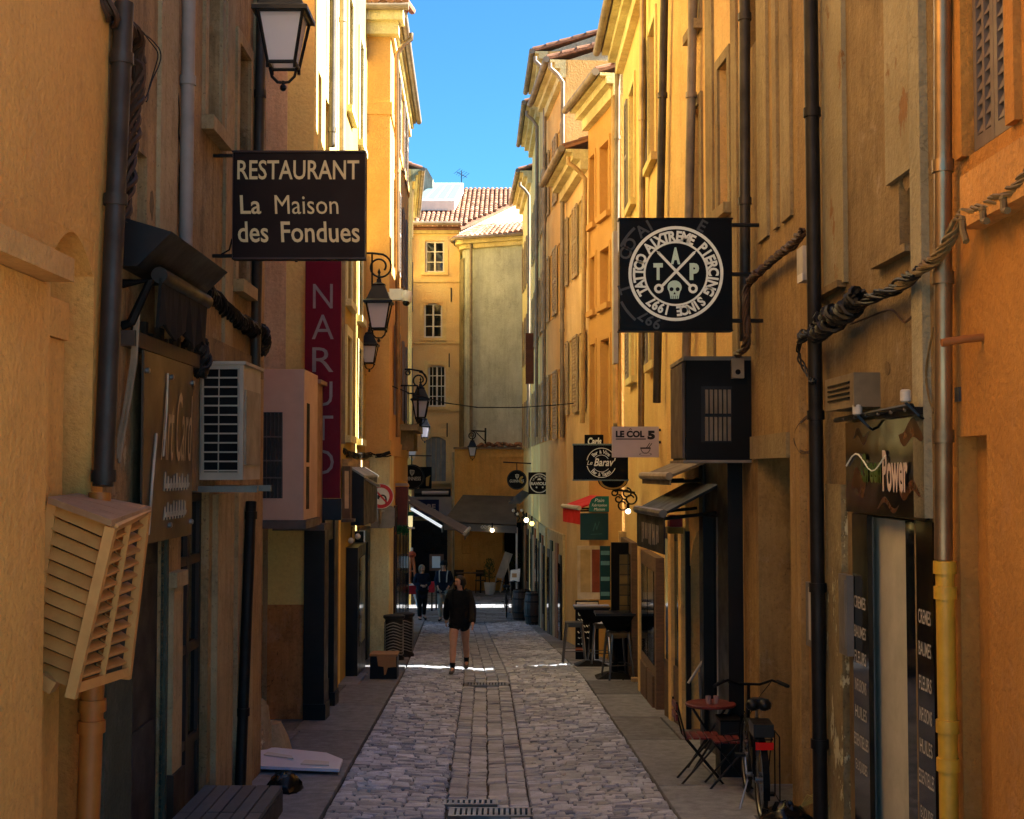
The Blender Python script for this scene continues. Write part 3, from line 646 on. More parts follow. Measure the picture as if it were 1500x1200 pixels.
cw = MB(); a = P(607, 300, 58); cw.prism([P(606, 316, 58), P(634, 281, 58), P(634, 262, 58), P(625, 246, 58), P(613, 250, 58), P(606, 290, 58)], (0, 1.2, 0)); cw.build('chimney', plaster('grey_chimney', '#9a948c', '#7f7870', .5), h6)
fl = MB(); z0 = P(603, 311, 56.5); fl.tube([P(613, 312, 56.5), P(602, 312, 56.5), P(598, 306, 56.5), P(598, 285, 56.5)], .14, 10); fl.lathe([(.3, 0), (.34, .12), (.16, .3)], P(598, 287, 56.5), 10); fl.build('flue', STEEL, h6, smooth=True)
an = MB(); p = P(676, 276, 61.5); q = P(676, 250, 61.5); an.tube([p, q], .02, 5); an.tube([P(669, 252, 61.5), P(684, 260, 61.5)], .015, 5)
for k in range(5):
    c = P(670 + k * 3.2, 253 + k * 1.7, 61.5); an.tube([c - Vector((.15, .3, .12)), c + Vector((.15, -.3, .12))], .01, 4)
an.build('aerial', IRON, h6)
# --- grey rounded house
PL_G = plaster('grey_render', '#a8a6a8', '#908e90', .4, '#54493a', '#7d7466', .7)
foot = [(-2.1, 57.2), (-1.98, 54.6)] + [(-1.55 - .42 * math.cos(t_ * math.pi / 12), 53.95 - .6 * math.sin(t_ * math.pi / 12)) for t_ in range(0, 7)] + [(.8, 52.25), (1.2, 56.2), (1.2, 59), (-2.1, 59)]
h7 = thing('grey_house', 'grey rendered house with a rounded corner at the street end', 'house', (-.6, 55, -4.5))
mb = MB(); mb.prism([(x, y, -4.7) for x, y in foot], (0, 0, 13.75)); mb.build('wall', PL_G, h7)
def ring_(o): return [(x - o * (.35 if i < 2 else .6 if i < 9 else 0), y - o * (0 if i < 2 else .8 if i < 10 else 0)) for i, (x, y) in enumerate(foot)]
mb = MB(); mb.prism([(x, y, 8.72) for x, y in ring_(.22)], (0, 0, .16)); mb.prism([(x, y, 8.885) for x, y in ring_(.45)], (0, 0, .17)); mb.build('cornice', SOFFIT, h7)
tl = MB(); r0 = ring_(.62); cen = Vector((-.2, 57.4))
for (x0, y0), (x1, y1) in zip(r0[1:9], r0[2:10]):
    L = math.hypot(x1 - x0, y1 - y0); n = max(1, round(L / .21))
    for i in range(n):
        s0 = (i + .5) / n; p = Vector((x0 + (x1 - x0) * s0, y0 + (y1 - y0) * s0)); dr = (Vector((.15, 1)) if p.x > -1.2 else (cen - p)).normalized(); sd = Vector((dr.y, -dr.x))
        for k in range(6):
            ring = []
            for m_, r_ in ((k * .36, .09), (k * .36 + .41, .075)):
                q = p + dr * m_; ring += [(q.x + sd.x * r_ * math.cos(j * math.pi / 5), q.y + sd.y * r_ * math.cos(j * math.pi / 5), 9.1 + m_ * .38 + r_ * math.sin(j * math.pi / 5)) for j in range(6)]
            tl.add(ring, [(j, j + 1, j + 7, j + 6) for j in range(5)] + [(0, 5, 4, 3, 2, 1)])
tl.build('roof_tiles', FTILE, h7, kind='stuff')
rf = MB(); rr = [Vector((x, y, 9.06)) for x, y in r0[1:10]]; top = [Vector((p.x * .4 - .2, p.y * .2 + 56.6 * .8, 10.0)) for p in rr]
for i in range(len(rr) - 1): rf.add([rr[i], rr[i + 1], top[i + 1], top[i]], [(0, 1, 2, 3)])
rf.build('roof', TILE, h7)
mb = MB(); mb.tube([(x, y, 9.06) for x, y in ring_(.7)[1:10]], .07, 8); mb.tube([P(690, 352, 53.1), P(690, 640, 53.1)], .06, 8); mb.build('gutter', ZINC, h7, smooth=True)
mb = MB(); mb.prism([(-2.12, 54.8, -1), (-2.03, 53.95, -1), (-1.9, 53.55, -1), (-1.7, 54.2, -1)], (0, 0, 9.4)); mb.build('stained_edge', plaster('dark_stain', '#8c7c68', '#6b5e4e', .6, '#2b2620', '#8c8270', .6), h7)
# --- yellow ground-floor annex in front of it
PL_A = plaster('annex_yellow', '#d28f42', '#c07d34', .35, '#5f4420')
A1 = Fac(-2.16, 51.6, .7, 51.6, -1)
h8 = house('yellow_annex', 'low yellow ground floor annex with a grey awning at the street end', A1, .82, PL_A, [(A1.u(737), A1.u(768), -5, -1.9, .4), (A1.u(677), A1.u(690), -3.1, -1.95, .15)], 2.2, base=-4.7, cat='annex')
mb = MB(); A1.box(mb, -.05, A1.L, .825, .9, -.5, .1); mb.build('coping', M('annex_coping', '#7d6a52', .8), h8)
tl = MB()
for i in range(22): x = -1.25 + i * .09; tl.ball((x, 51.8 + R() * .4, .93 + R() * .1), .09 + R() * .05, 6, 1, 1, .7)
tl.build('rubble_tiles', TILE, h8, kind='stuff')
for x0, y0, x1, y1, o in ((712, 664, 772, 670, .05), (712, 670, 718, 722, .05), (722, 674, 772, 678, .03), (722, 678, 727, 722, .03)):
    mb = MB(); A1.pbox(mb, (x0, y0), (x1, y1), -.01, o); mb.build('moulding', PL_A, h8)
mb = MB(); A1.box(mb, A1.u(739), A1.u(767), -4.6, -1.95, -.38, -.3); mb.build('door', BLACK, h8)
mb = MB(); mb.tube([(-2.22, 51.45, .7), (-2.22, 51.45, -4.4)], .05, 8); mb.build('downpipe', M('pale_pipe', '#b9a98a', .6), h8)
# ---------------------------------------------------------------- RIGHT SIDE
PL_R1 = plaster('orange_plaster_right', '#a0651f', '#905818', .25, '#5c3210')
R1 = Fac(2.5, 3.5, 2.5, 7.8, 1); r7 = lambda yy: yy - 3.5
def r1x(mb): R1.box(mb, -.2, r7(7.25), -5.2, 0, -.05, .0)
wsh = (R1.u(1492), R1.u(1427), 1.72, 4.5, .1)
rec = (R1.u(1446), R1.u(1405), -5, .19, .1)
h9 = house('deep_orange_house', 'deep orange house filling the right edge with a louvred window', R1, 7.1, PL_R1, [wsh, rec], 6)
SH1 = M('mauve_grey_shutter', '#6d5f55', .6, var=.12, bmp=.1); mid = (wsh[0] + wsh[1]) / 2
shutter(h9, R1, wsh[0] + .01, mid - .003, wsh[2] + .02, wsh[3] - .02, -.06, SH1, 34, True, 2); shutter(h9, R1, mid + .003, wsh[1] - .01, wsh[2] + .02, wsh[3] - .02, -.06, SH1, 34, True, 2)
surround(h9, R1, wsh[0], wsh[1], wsh[2], wsh[3], PL_R1, .13, .04, False)
sl_ = MB(); u0 = R1.u(1390, .2); R1.box(sl_, u0 - 1.9, u0, 1.28, 1.56, -.02, .12); sl_.build('window_sill', plaster('sill_orange', '#b87a35', '#9c6428', .3), h9)
mb = MB(); u, z = R1.hit(1440, 497); mb.tube([R1.pt(u, z + .01, 0), R1.pt(u, z, .1), R1.pt(u, z - .02, .22)], .022, 10); mb.build('waste_pipe', M('orange_stub', '#8f5728', .6), h9, smooth=True)
mb = MB(); R1.pbox(mb, (1398, 568), (1405, 588), 0, .012); mb.build('plate', M('number_plate', '#3b3a3a', .4), h9)
fpipe(h9, R1, 1381, -40, 1382, 820, .05, COPPER, .09, (.33, .52, .79)); fpipe(h9, R1, 1384, 822, 1392, 1290, .052, M('yellow_pipe', '#c79a30', .45, var=.15, scale=6), .09, (.02, .1, .52, .64))
# --- peeling brown house
PL_R2 = plaster('brown_plaster_right', '#7a6042', '#604830', .85, '#4a3620'); PEEL = plaster('peeling_plaster', '#85745f', '#726049', .35, '#5b4730', '#6d4a2c', .6, .6)
R2 = Fac(2.49, 7.801, 2.44, 11, 1)
RS = lambda a, b: (min(R2.u(a), R2.u(b)), max(R2.u(a), R2.u(b)))
w1 = RS(1322, 1346); w2 = RS(1232, 1243); dr = RS(1263, 1338)
h10 = house('peeling_house', 'brown house with flaking grey plaster bands above the glossy shop sign', R2, 8.1, PL_R2, [w1 + (1.42, 2.02, .12), w2 + (1.85, 2.02, .1), dr + (-5, -.3, .3)], 6)
for a, b, y0, y1, o in ((1216, 1246, -60, 408, .035), (1310, 1346, -60, 238, .035)):
    mb = MB(); u = RS(a, b); z0 = R2.hit(b, y1, .03)[1]; R2.box(mb, u[0], u[1], z0, 8.05, -.01, o); mb.build('flaking_band', PEEL, h10)
mb = MB(); u = RS(1350, 1366); R2.box(mb, u[0], u[1], -.28, 8.05, -.01, .05); mb.build('grey_band', plaster('grey_band', '#8f7f6c', '#786853', .4), h10)
for a, b, yy in ((1206, 1243, 412), (1293, 1346, 360)):
    mb = MB(); u = RS(a, b); z = R2.hit((a + b) / 2, yy, .06)[1]; R2.box(mb, u[0], u[1], z - .05, z, -.01, .07); mb.build('ledge', PL_R2, h10)
mb = MB(); u = RS(1218, 1241); R2.box(mb, u[0], u[1], -3.1, -.1, -.01, .05); mb.build('rubble_pier', plaster('crumbling_stone', '#8b7452', '#5d4830', .5, '#2e2114', '#a8977a', .56, 1.), h10)
fpipe(h10, R2, 1187, -40, 1203, 1280, .055, CAST, .12, (.16, .5, .69, .86))
mb = MB(); u = RS(1268, 1318); R2.box(mb, u[0], u[1], -3.1, -.32, -.1, -.05); mb.build('door', M('cream_door', '#b6b29c', .55, var=.1), h10)
mb = MB(); R2.box(mb, u[1] + .003, u[1] + .05, -3.1, -.32, -.1, -.02); mb.build('door_jamb', OFFW, h10)
mb = MB(); R2.box(mb, dr[0] + .01, u[0] - .003, -3.1, -.32, -.1, -.03); mb.build('glass_strip', DGLASS, h10)
GLOSS = glass('black_acrylic', '#0a0807', .1); HAZEL = M('brown_reflection', '#4a2a18', .3, var=.35, scale=3)
# --- tan house with recessed doorway
PL_R3 = plaster('tan_plaster_right', '#967042', '#7c5a34', .75, '#4a331c')
R3 = Fac(2.43, 11.001, 2.4, 14.2, 1); QS = lambda a, b: (min(R3.u(a), R3.u(b)), max(R3.u(a), R3.u(b)))
d1 = QS(1110, 1157); w1 = QS(1104, 1112)
h11 = house('tan_house', 'tan house with a recessed doorway behind the bicycle', R3, 9.1, PL_R3, [d1 + (-5, R3.hit(1135, 665)[1], .8), w1 + (4.25, 6, .2)], 6)
BAND3 = plaster('band_tan', '#8f7656', '#785c3e', .4)
for a, b in ((1117, 1131), (1140, 1146), (1152, 1166)):
    mb = MB(); u = QS(a, b); R3.box(mb, u[0], u[1], 2.2, 9.05, -.01, .03); mb.build('plaster_band', BAND3, h11)
mb = MB(); u = QS(1106, 1160); z = R3.hit(1130, 640)[1]; R3.box(mb, u[0], u[1], z - .2, z + .02, -.01, .05); mb.build('lintel', BAND3, h11)
mb = MB(); u = QS(1168, 1182); R3.box(mb, u[0], u[1], -3.1, 1.1, -.01, .06); mb.build('pier', PL_R3, h11)
mb = MB(); R3.box(mb, d1[0] + .02, d1[1] - .02, -3.2, R3.hit(1135, 665)[1] - .02, -.78, -.72); mb.build('door', M('tan_door', '#7c5a34', .7, var=.25, scale=2), h11)
fpipe(h11, R3, 1091, -40, 1091, 500, .055, ZINCD, .1, (.12, .62)); fpipe(h11, R3, 1163, 520, 1167, 1000, .008, RUBBER, .02, name='cable')
# --- long house over the black bar front
PL_R4 = plaster('honey_plaster', '#d8a266', '#c69052', .25, '#5a3e20', '#b59468', .68)
R4 = Fac(2.4, 14.2, 2.1, 18.5, 1); ar = (R4.u(1039), R4.u(1008), -5, R4.hit(1022, 778)[1], .35, .55)
wz = [(R4.u(1072), R4.u(1058), z0, z0 + 1.6, .2) for z0 in (2.9,)] + [(R4.u(1030), R4.u(1018), 2.7, 4.4, .2), (R4.u(1030), R4.u(1018), 5.4, 7.4, .2)]
h12 = house('honey_house', 'honey coloured house above the black bar front and the round logo sign', R4, 10.4, PL_R4, [tuple(sorted(q[:2])) + q[2:] for q in [ar] + wz], 6)
for q in wz: surround(h12, R4, min(q[:2]), max(q[:2]), q[2], q[3], BAND3, .12, .03)
for q in wz:
    mb = MB(); R4.box(mb, min(q[:2]), max(q[:2]), q[2], q[3], -.17, -.14); mb.build('shutter', M('brown_shutter', '#6b4a30', .65), h12)
mb = MB(); R4.box(mb, min(ar[:2]) + .01, max(ar[:2]) - .01, -3.3, ar[3] - .02, -.34, -.3); mb.build('arched_door', plaster('arch_infill', '#6b4f30', '#553c24', .4), h12)
for px, m in ((1010, ZINC), (968, ZINCD)): fpipe(h12, R4, px + 6, -40, px - 6, 590, .055, m, .1, (.28, .82))
for a, b in ((1040, 1050), (1078, 1086)):
    mb = MB(); R4.box(mb, min(R4.u(a), R4.u(b)), max(R4.u(a), R4.u(b)), .5, 10.3, -.01, .03); mb.build('plaster_band', BAND3, h12)
b0, b1 = 0.02, R4.u(1041)
q = MB(); R4.box(q, b0, .5, -3.2, .12, -.01, .16); R4.box(q, b1 - .22, b1, -3.2, .12, -.01, .14); R4.box(q, .5, b1 - .22, -.5, .12, -.01, .12); R4.box(q, .5, b1 - .22, -3.2, -2.6, -.01, .1); q = q.build('bar_front', SHOP, h12)
e = MB(); R4.box(e, .5, b1 - .22, -2.6, -.5, .0, .02); e.build('shop_window', DGLASS, q)
e = MB(); R4.box(e, .52, .58, -3, -.5, .1, .16); e.build('steel_strip', STEEL, q)
for a, b, y0, y1, m in ((984, 991, 828, 985, M('red_panel', '#8c1f1d', .5)), (992, 1003, 790, 985, M('cream_panel', '#c9b48c', .6)), (1003, 1006, 700, 1070, PL_R4)):
    mb = MB(); R4.pbox(mb, (a, y0), (b, y1), -.01, .04); mb.build('shop_panel', m, h12)
# --- tall pale house with the overhanging eaves
PL_R5 = plaster('pale_ochre', '#d6a468', '#c69458', .2, '#75552c')
R5 = Fac(2.1, 18.501, 2.08, 25.3, 1)
wz = [(R5.at_y(y0), R5.at_y(y0 + .9), z0, z1, .2) for y0 in (19.6, 22.9) for z0, z1 in ((4.6, 6.6), (1.6, 3.5))]
h13 = house('pale_ochre_house', 'pale ochre house with deep eaves and downpipes right of the sky', R5, 7.85, PL_R5, wz + [(R5.at_y(21.2), R5.at_y(22.6), -5, -1.3, .3)], 6)
for q in wz:
    casement(h13, R5, q[0], q[1], q[2], q[3], -.15, WHITE, 2, 3, .05, each=False); surround(h13, R5, q[0], q[1], q[2], q[3], plaster('pale_trim', '#d3b27c', '#bd9a62', .3), .15, .03)
    shutter(h13, R5, q[1] + .16, q[1] + .6, q[2], q[3], .03, SHG, 24)
eaves(h13, R5, 7.85, .42, .36, 4.5)
for px, m, sw in ((942, COPPER, .45), (905, ZINC, .45)): fpipe(h13, R5, px, 10 if px < 920 else -30, px - 3, 640, .05, m, .1, (.3, .7), swan=sw if px < 920 else None)
wd_ = wood('old_shop_wood', '#6d5338', '#4b3826', (1, 1, 5))
for a, b, z0, o, ws in ((18.9, 21.0, -3.6, .12, ((19.1, 19.9), (20.0, 20.85))), (22.8, 24.9, -3.8, .1, ((23, 23.8), (23.95, 24.7)))):
    q = MB(); R5.box(q, R5.at_y(a), R5.at_y(b), z0, -1.2, -.01, o); q = q.build('shopfront', wd_, h13)
    for y0, y1 in ws:
        e = MB(); R5.box(e, R5.at_y(y0), R5.at_y(y1), -2.7, -1.4, o, o + .01); e.build('shop_window', DGLASS, q)
        for k in range(5): e = MB(); d_ = (y1 - y0) / 5; R5.box(e, R5.at_y(y0 + k * d_ + .01), R5.at_y(y0 + (k + 1) * d_ - .01), -3.5, -2.85, o, o + .03); e.build('lower_board', wd_, q)
    e = MB(); R5.box(e, R5.at_y(b) + .02, R5.at_y(b) + .22, z0 - .1, -1.1, -.01, o + .03); e.build('pilaster', PL_R5, h13)
q = MB(); R4.box(q, R4.at_y(17.0), R4.at_y(18.4), -3.3, -.75, -.01, .05); q = q.build('dark_shopfront', M('navy_shop', '#15161c', .5, var=.2), h12)
for a, b in ((17.05, 17.25), (17.75, 17.95)): e = MB(); R4.box(e, R4.at_y(a), R4.at_y(b), -3.3, -.7, .05, .1); e.build('post', PL_R4, q)
for a, b in ((17.3, 17.7), (18.0, 18.35)):
    e = MB(); R4.box(e, R4.at_y(a), R4.at_y(b), -2.4, -.9, .05, .06); e.build('shop_window', DGLASS, q); e = MB(); R4.box(e, R4.at_y(a), R4.at_y(b), -3.25, -2.5, .05, .08); e.build('lower_board', wd_, q)
# --- orange house
PL_R6 = plaster('vivid_orange', '#b47f40', '#a87434', .12, '#8a5520'); R6 = Fac(2.06, 25.62, 1.6, 28.4, 1)
wz = [tuple(sorted((R6.u(a), R6.u(b)))) + (z0, z1, .14) for a, b in ((894, 881), (873, 866)) for z0, z1 in ((5.1, 6.5), (3.3, 4.4), (.3, 2.6))]
h14 = house('vivid_orange_house', 'vivid orange house with small blind windows and tiled eaves', R6, 7.55, PL_R6, wz, 6)
for q in wz: surround(h14, R6, q[0], q[1], q[2], q[3], PL_R6, .1, .02)
eaves(h14, R6, 7.55, .42, .34, 4); fpipe(h14, R6, 899, 132, 902, 620, .05, M('cream_pipe', '#b99760', .5), .1, (.3, .7), swan=.4)
# --- cream house with low gutter
PL_R7 = plaster('cream_right', '#ceA676', '#bb9060', .25, '#7a6036'); R7 = Fac(1.6, 28.4, 1.28, 32, 1)
wz = [(R7.at_y(y0), R7.at_y(y0 + .85), z0, z1, .18) for y0 in (29.0, 30.6) for z0, z1 in ((4.3, 5.9), (1.3, 3.0))]
h15 = house('low_cream_house', 'lower cream house with old louvred shutters and a swan neck gutter pipe', R7, 6.75, PL_R7, wz, 6)
SHC = M('cream_shutter', '#b8a27c', .65, var=.15)
for q in wz:
    casement(h15, R7, q[0], q[1], q[2], q[3], -.15, WHITE, 2, 3, .05, each=False); shutter(h15, R7, q[0] - .38, q[0], q[2], q[3], .03, SHC, 20); shutter(h15, R7, q[1], q[1] + .38, q[2], q[3], .03, SHC, 20)
eaves(h15, R7, 6.75, .5, .34, 3.5); fpipe(h15, R7, 857, 262, 853, 620, .05, MC['cream_pipe'], .1, (.3, .7), swan=.45)
for nm, lab, a, b, top, col, ov in (
    ('tall_yellow_house', 'tall yellow house with grey gable and long downpipe beyond the cream house', (1.28, 32), (.95, 36), 9.75, ('#cf9a5c', '#bf8848'), .4),
    ('gabled_house', 'tallest ochre house on the right with a grey gable against the sky', (.95, 36), (.82, 40), 11.2, ('#d09c5e', '#be8a4c'), .35),
    ('pale_yellow_house', 'pale yellow house with stepped eaves near the end of the right row', (.82, 40), (.68, 45.3), 10.9, ('#e6b476', '#d8a262'), .4),
    ('last_right_house', 'last cream house of the right row beside the grey rounded house', (.66, 46.45), (.4, 52.35), 10.3, ('#eac494', '#dab37e'), .4)):
    F = Fac(*a, *b, 1); dy = b[1] - a[1]
    wz = [(F.L * s0, F.L * s0 + .9, z0, z0 + 1.7, .18) for s0 in (.18, .62) for z0 in (.8, 3.9, 6.7)]
    h = house(nm, lab, F, top, plaster(nm + '_plaster', col[0], col[1], .2, '#80622f'), wz, 6)
    for q in wz:
        casement(h, F, q[0], q[1], q[2], q[3], -.14, WHITE, 2, 3, .05, each=False)
        shutter(h, F, q[1] + .02, q[1] + .48, q[2], q[3], .03, SHC, 18); shutter(h, F, q[0] - .48, q[0] - .02, q[2], q[3], .03, SHC, 18)
    eaves(h, F, top, ov, .3, 5)
    gb = MB(); p = [F.pt(.02, top - .5, 0), F.pt(.02, top - .5, -5.9), F.pt(.02, top + 1.75, -5), F.pt(.02, top - .02, 0)]
    gb.prism(p, tuple(F.d * .25) + (0,)); gb.build('gable', plaster('grey_gable', '#a69a8d', '#8d8175', .4), h)
    fpipe(h, F, 750 + 2000 * (a[0] - .08) / (a[1] + .25), 690 - top * 2000 / a[1] + 40, 750 + 2000 * (a[0] - .1) / (a[1] + .3), 640, .05, ZINC, .1, (.3, .7), swan=ov)
    q = MB(); F.box(q, .3, F.L - .3, -4.7, -1.5, -.01, .06); q = q.build('shopfront', plaster(nm + '_base', '#b89a6c', '#a0845a', .5), h)
    for k, m in enumerate((SHOP, wood('warm_door', '#8a5426', '#6b3e1b', (1, 1, 5)), SHC, M('green_door', '#1f3a2c', .5), wood('tall_shop_wood', '#4a3524', '#33241a', (1, 1, 5)))):
        a_ = .45 + k * (F.L - .9) / 5; e = MB(); F.box(e, a_, a_ + (F.L - .9) / 5 - .16, -4.7, -2.0 + .25 * (k % 2), .06, .1); e.build('shop_bay', m, q)
    for k in (0, 4): a_ = .5 + k * (F.L - .9) / 5; e = MB(); F.box(e, a_, a_ + (F.L - .9) / 5 - .26, -3.8, -2.2, .1, .11); e.build('shop_window', DGLASS, q)
for t_, F, m, L_ in (                     (h10, R2, plaster('exposed_stone', '#6b5136', '#4d3824', .5), ((1232, 330, .05, .12), (1330, 250, .09, .14), (1236, 400, .06, .08), (1300, 540, .06, .05))),
                     (h11, R3, MC['exposed_stone'], ((1176, 760, .06, .15), (1180, 900, .05, .25), (1112, 300, .06, .1))),
                     (h2, L2, MC['exposed_stone'], ((222, 300, .05, .1), (330, 520, .12, .06), (325, 860, .05, .3)))):
    for px, py, w_, h_ in L_: patch(t_, F, px, py, w_, h_, m, 14, .0)
# ================================================================ THINGS ON THE LEFT
X1, Z1 = (1, 0, 0), (0, 0, 1)
def quadpt(c, s, t_): return (c[0] * (1 - s) + c[1] * s) * (1 - t_) + (c[3] * (1 - s) + c[2] * s) * t_
# --- slatted wooden crate round an air conditioner
CRW = wood('tan_crate_wood', '#d09a52', '#bb8442', (1, 1, 1), .6, .12)
tb, nb, tf, nf = P(78, 735, 7.3), P(45, 985, 7.3), P(163, 772, 7.15), P(107, 1010, 7.15)
ft, fb = P(214, 748, 8.1), P(186, 985, 8.1)
t = thing('air_conditioner_crate', 'slatted tan wooden crate bolted to the orange wall at left', 'wooden crate', (tb + fb) / 2)
fr = MB(); sideq = [tb, tf, nf, nb]; fq = [tf, ft, fb, nf]
bk = P(100, 735, 8.15); bkb = P(80, 985, 8.15)
def bar(mb, a, b, w_, d_): 
    a, b = Vector(a), Vector(b); ax = (b - a).normalized(); s = ax.cross(Vector((0, 1, 0))).normalized() * w_ / 2; n = ax.cross(s).normalized() * d_ / 2
    mb.hexa([a - s - n, a + s - n, a + s + n, a - s + n, b - s - n, b + s - n, b + s + n, b - s + n]); return mb
for a, b, w_ in ((tf, nf + (nf - tf) * .05, .055), (ft, fb + (fb - ft) * .04, .05), (tb, nb, .05)):
    bar(MB(), a, b, w_, .05).build('post', CRW, t)
for i in range(12):
    a0, a1 = quadpt(sideq, .04, (i + .06) / 12), quadpt(sideq, .9, (i + .06) / 12); b0, b1 = quadpt(sideq, .04, (i + .86) / 12), quadpt(sideq, .9, (i + .86) / 12)
    o = Vector((0, -.022, 0)); o2 = Vector((0, .012, 0))
    MB().hexa([b0 + o, b1 + o, b1 + o + Vector((0, .015, 0)), b0 + o + Vector((0, .015, 0)), a0 + o2, a1 + o2, a1 + o2 + Vector((0, .015, 0)), a0 + o2 + Vector((0, .015, 0))]).build('slat', CRW, t)
for i in range(13):
    for s0, s1 in ((.06, .47), (.53, .97)):
        a0, a1 = quadpt(fq, s0, (i + .1) / 13), quadpt(fq, s1, (i + .1) / 13); dn = Vector((0, 0, -.012)); ins = Vector((-.05, 0, .03))
        MB().hexa([a0 + dn, a1 + dn, a1 + dn + ins, a0 + dn + ins, a0, a1, a1 + ins, a0 + ins]).build('slat', CRW, t)
bar(MB(), quadpt(fq, .5, 0), quadpt(fq, .5, 1), .03, .02).build('divider', CRW, t)
bar(MB(), quadpt(fq, .02, 1), quadpt(fq, .98, 1), .045, .05).build('bottom_rail', CRW, t)
bar(MB(), quadpt(fq, .02, .0), quadpt(fq, .98, .0), .045, .05).build('top_rail', CRW, t)
inn = Vector((-.09, .2, 0)); ino = [p + inn for p in (tf, ft, fb, nf)]
MB().prism(ino, (-.25, .03, 0)).build('air_conditioner', M('unit_dark_grey', '#4c453c', .7), t)  # plain dark grey-brown body of the unit behind the slats
u3 = Vector((0, 0, .012)); lid = [P(70, 728, 7.25) , P(163, 762, 7.08), P(222, 742, 8.12), P(118, 722, 8.2)]
for k in range(4):
    s0, s1 = k / 4 + .006, (k + 1) / 4 - .006; q = [lid[0] + (lid[1] - lid[0]) * 0, None]
    e = lambda s_, f_: (lid[0] * (1 - f_) + lid[1] * f_) * (1 - s_) + (lid[3] * (1 - f_) + lid[2] * f_) * s_
    MB().prism([e(s0, 0), e(s0, 1), e(s1, 1), e(s1, 0)], (0, 0, -.035)).build('roof_board', wood('bleached_wood', '#ad8a62', '#8f6d4a', (1, 1, 1), .7, .12), t)
bar(MB(), P(76, 992, 7.2), P(66, 1008, 7.2), .09, .1).build('foot', CRW, t)
# --- wall brackets, awning hood
t = thing('awning_box', 'black folded awning hood with drooping fabric above the bronze plaque', 'awning', L2.pt(uu(L2, 9.5), 1.3, 0))
y0, y1 = uu(L2, 8.62), uu(L2, 10.4)
pf = lambda u, pts: [L2.pt(u, z, o) for o, z in pts]
MB().prism(pf(y0, [(0, 1.62), (.34, 1.52), (.12, 1.3), (0, 1.3)]), L2.pt(y1, 0, 0) - L2.pt(y0, 0, 0)).build('hood', M('black_metal', '#15171a', .45, bmp=.05), t)
rt = MB(); rt.tube([L2.pt(y0 + .25, 1.28, .2), L2.pt(y1 - .1, 1.28, .2)], .055, 10); rt.build('roller', M('dark_tube', '#2c2a27', .5), t, smooth=True)
fb_ = MB(); n = 14
for i in range(n):
    u0, u1 = y0 + .25 + (y1 - y0 - .4) * i / n, y0 + .25 + (y1 - y0 - .4) * (i + 1) / n; f = lambda u: .21 + .02 * math.sin(u * 23); zb = lambda i_: .93 + .05 * math.sin(i_ * 1.1)
    fb_.hexa([L2.pt(u0, zb(i), f(u0) - .02), L2.pt(u1, zb(i + 1), f(u1) - .02), L2.pt(u1, zb(i + 1), f(u1)), L2.pt(u0, zb(i), f(u0)), L2.pt(u0, 1.26, .2), L2.pt(u1, 1.26, .2), L2.pt(u1, 1.26, .22), L2.pt(u0, 1.26, .22)])
fb_.build('valance', M('black_fabric', '#161514', .9), t)
for u in (y0 + .1, y1 - .15):
    a = MB(); a.tube([L2.pt(u, 1.2, 0), L2.pt(u, 1.22, .18), L2.pt(u, .95, .06), L2.pt(u, .93, 0)], .03, 6); a.build('arm', BLACK, t)
lb = thing('shelf_ledge', 'worn wooden lintel ledge with clutter under the black awning hood', 'ledge', L2.pt(uu(L2, 9.5), .86, 0))
MB()
q = MB(); L2.box(q, uu(L2, 8.7), uu(L2, 10.6), .8, .9, .0, .09); q.build('beam', wood('grey_beam', '#4a3a2a', '#33261a', (1, 4, 1)), lb)
for k in range(9):
    q = MB(); u = uu(L2, 8.9) + k * .19; L2.box(q, u, u + .05 + R() * .08, .902, .93 + R() * .07, .02, .06); q.build('loose_block', M('junk_dark', '#2c251d', .8), lb)
# --- bronze plaque
t = thing('restaurant_plaque', 'bronze coloured metal plaque with raised handwritten lettering beside the air conditioner', 'plaque', L2.pt(uu(L2, 9.6), .15, .1))
BRZ = M('bronze_plate', '#574a3d', .42, .45, .2, 1.5, bmp=.03); u0, u1 = uu(L2, 8.9), uu(L2, 10.33)
q = MB(); L2.box(q, u0, u1, -.48, .79, .085, .1); q.build('plate', BRZ, t)
for u in (u0 + .06, (u0 + u1) / 2, u1 - .06):
    for z in (.66, -.38):
        q = MB(); q.lathe([(.02, 0), (.02, .02), (.012, .026)], L2.pt(u, z, .1), 8, tuple(L2.n) + (0,)); q.build('stud', STEEL, t)
LT = M('pale_letter', '#b7a488', .4, .3); exl = tuple(L2.d) + (0,)
text('Art Card', LT, t, L2.pt((u0 + u1) / 2 + .2, .32, .1), exl, Z1, .95, .5, shear=.35, lift=.008)
sw = MB()
for zc, n_ in ((-.1, 9), (-.3, 8)):
    for k in range(n_):
        u = u0 + .55 + k * .085; sw.tube([L2.pt(u, zc - .04, .106), L2.pt(u + .03, zc + .04 + R() * .05, .106), L2.pt(u + .045, zc - .02, .106), L2.pt(u + .08, zc + .01, .106)], .005, 4)
sw.tube([L2.pt(u0 + .12, -.42, .11), L2.pt(u0 + .2, -.1, .11), L2.pt(u0 + .3, .25, .11)], .012, 5); sw.tube([L2.pt(u0 + .5, .1, .11), L2.pt(u0 + .58, .4, .11), L2.pt(u0 + .6, .68, .11)], .008, 5)
sw.build('flourish', LT, t, kind='stuff')
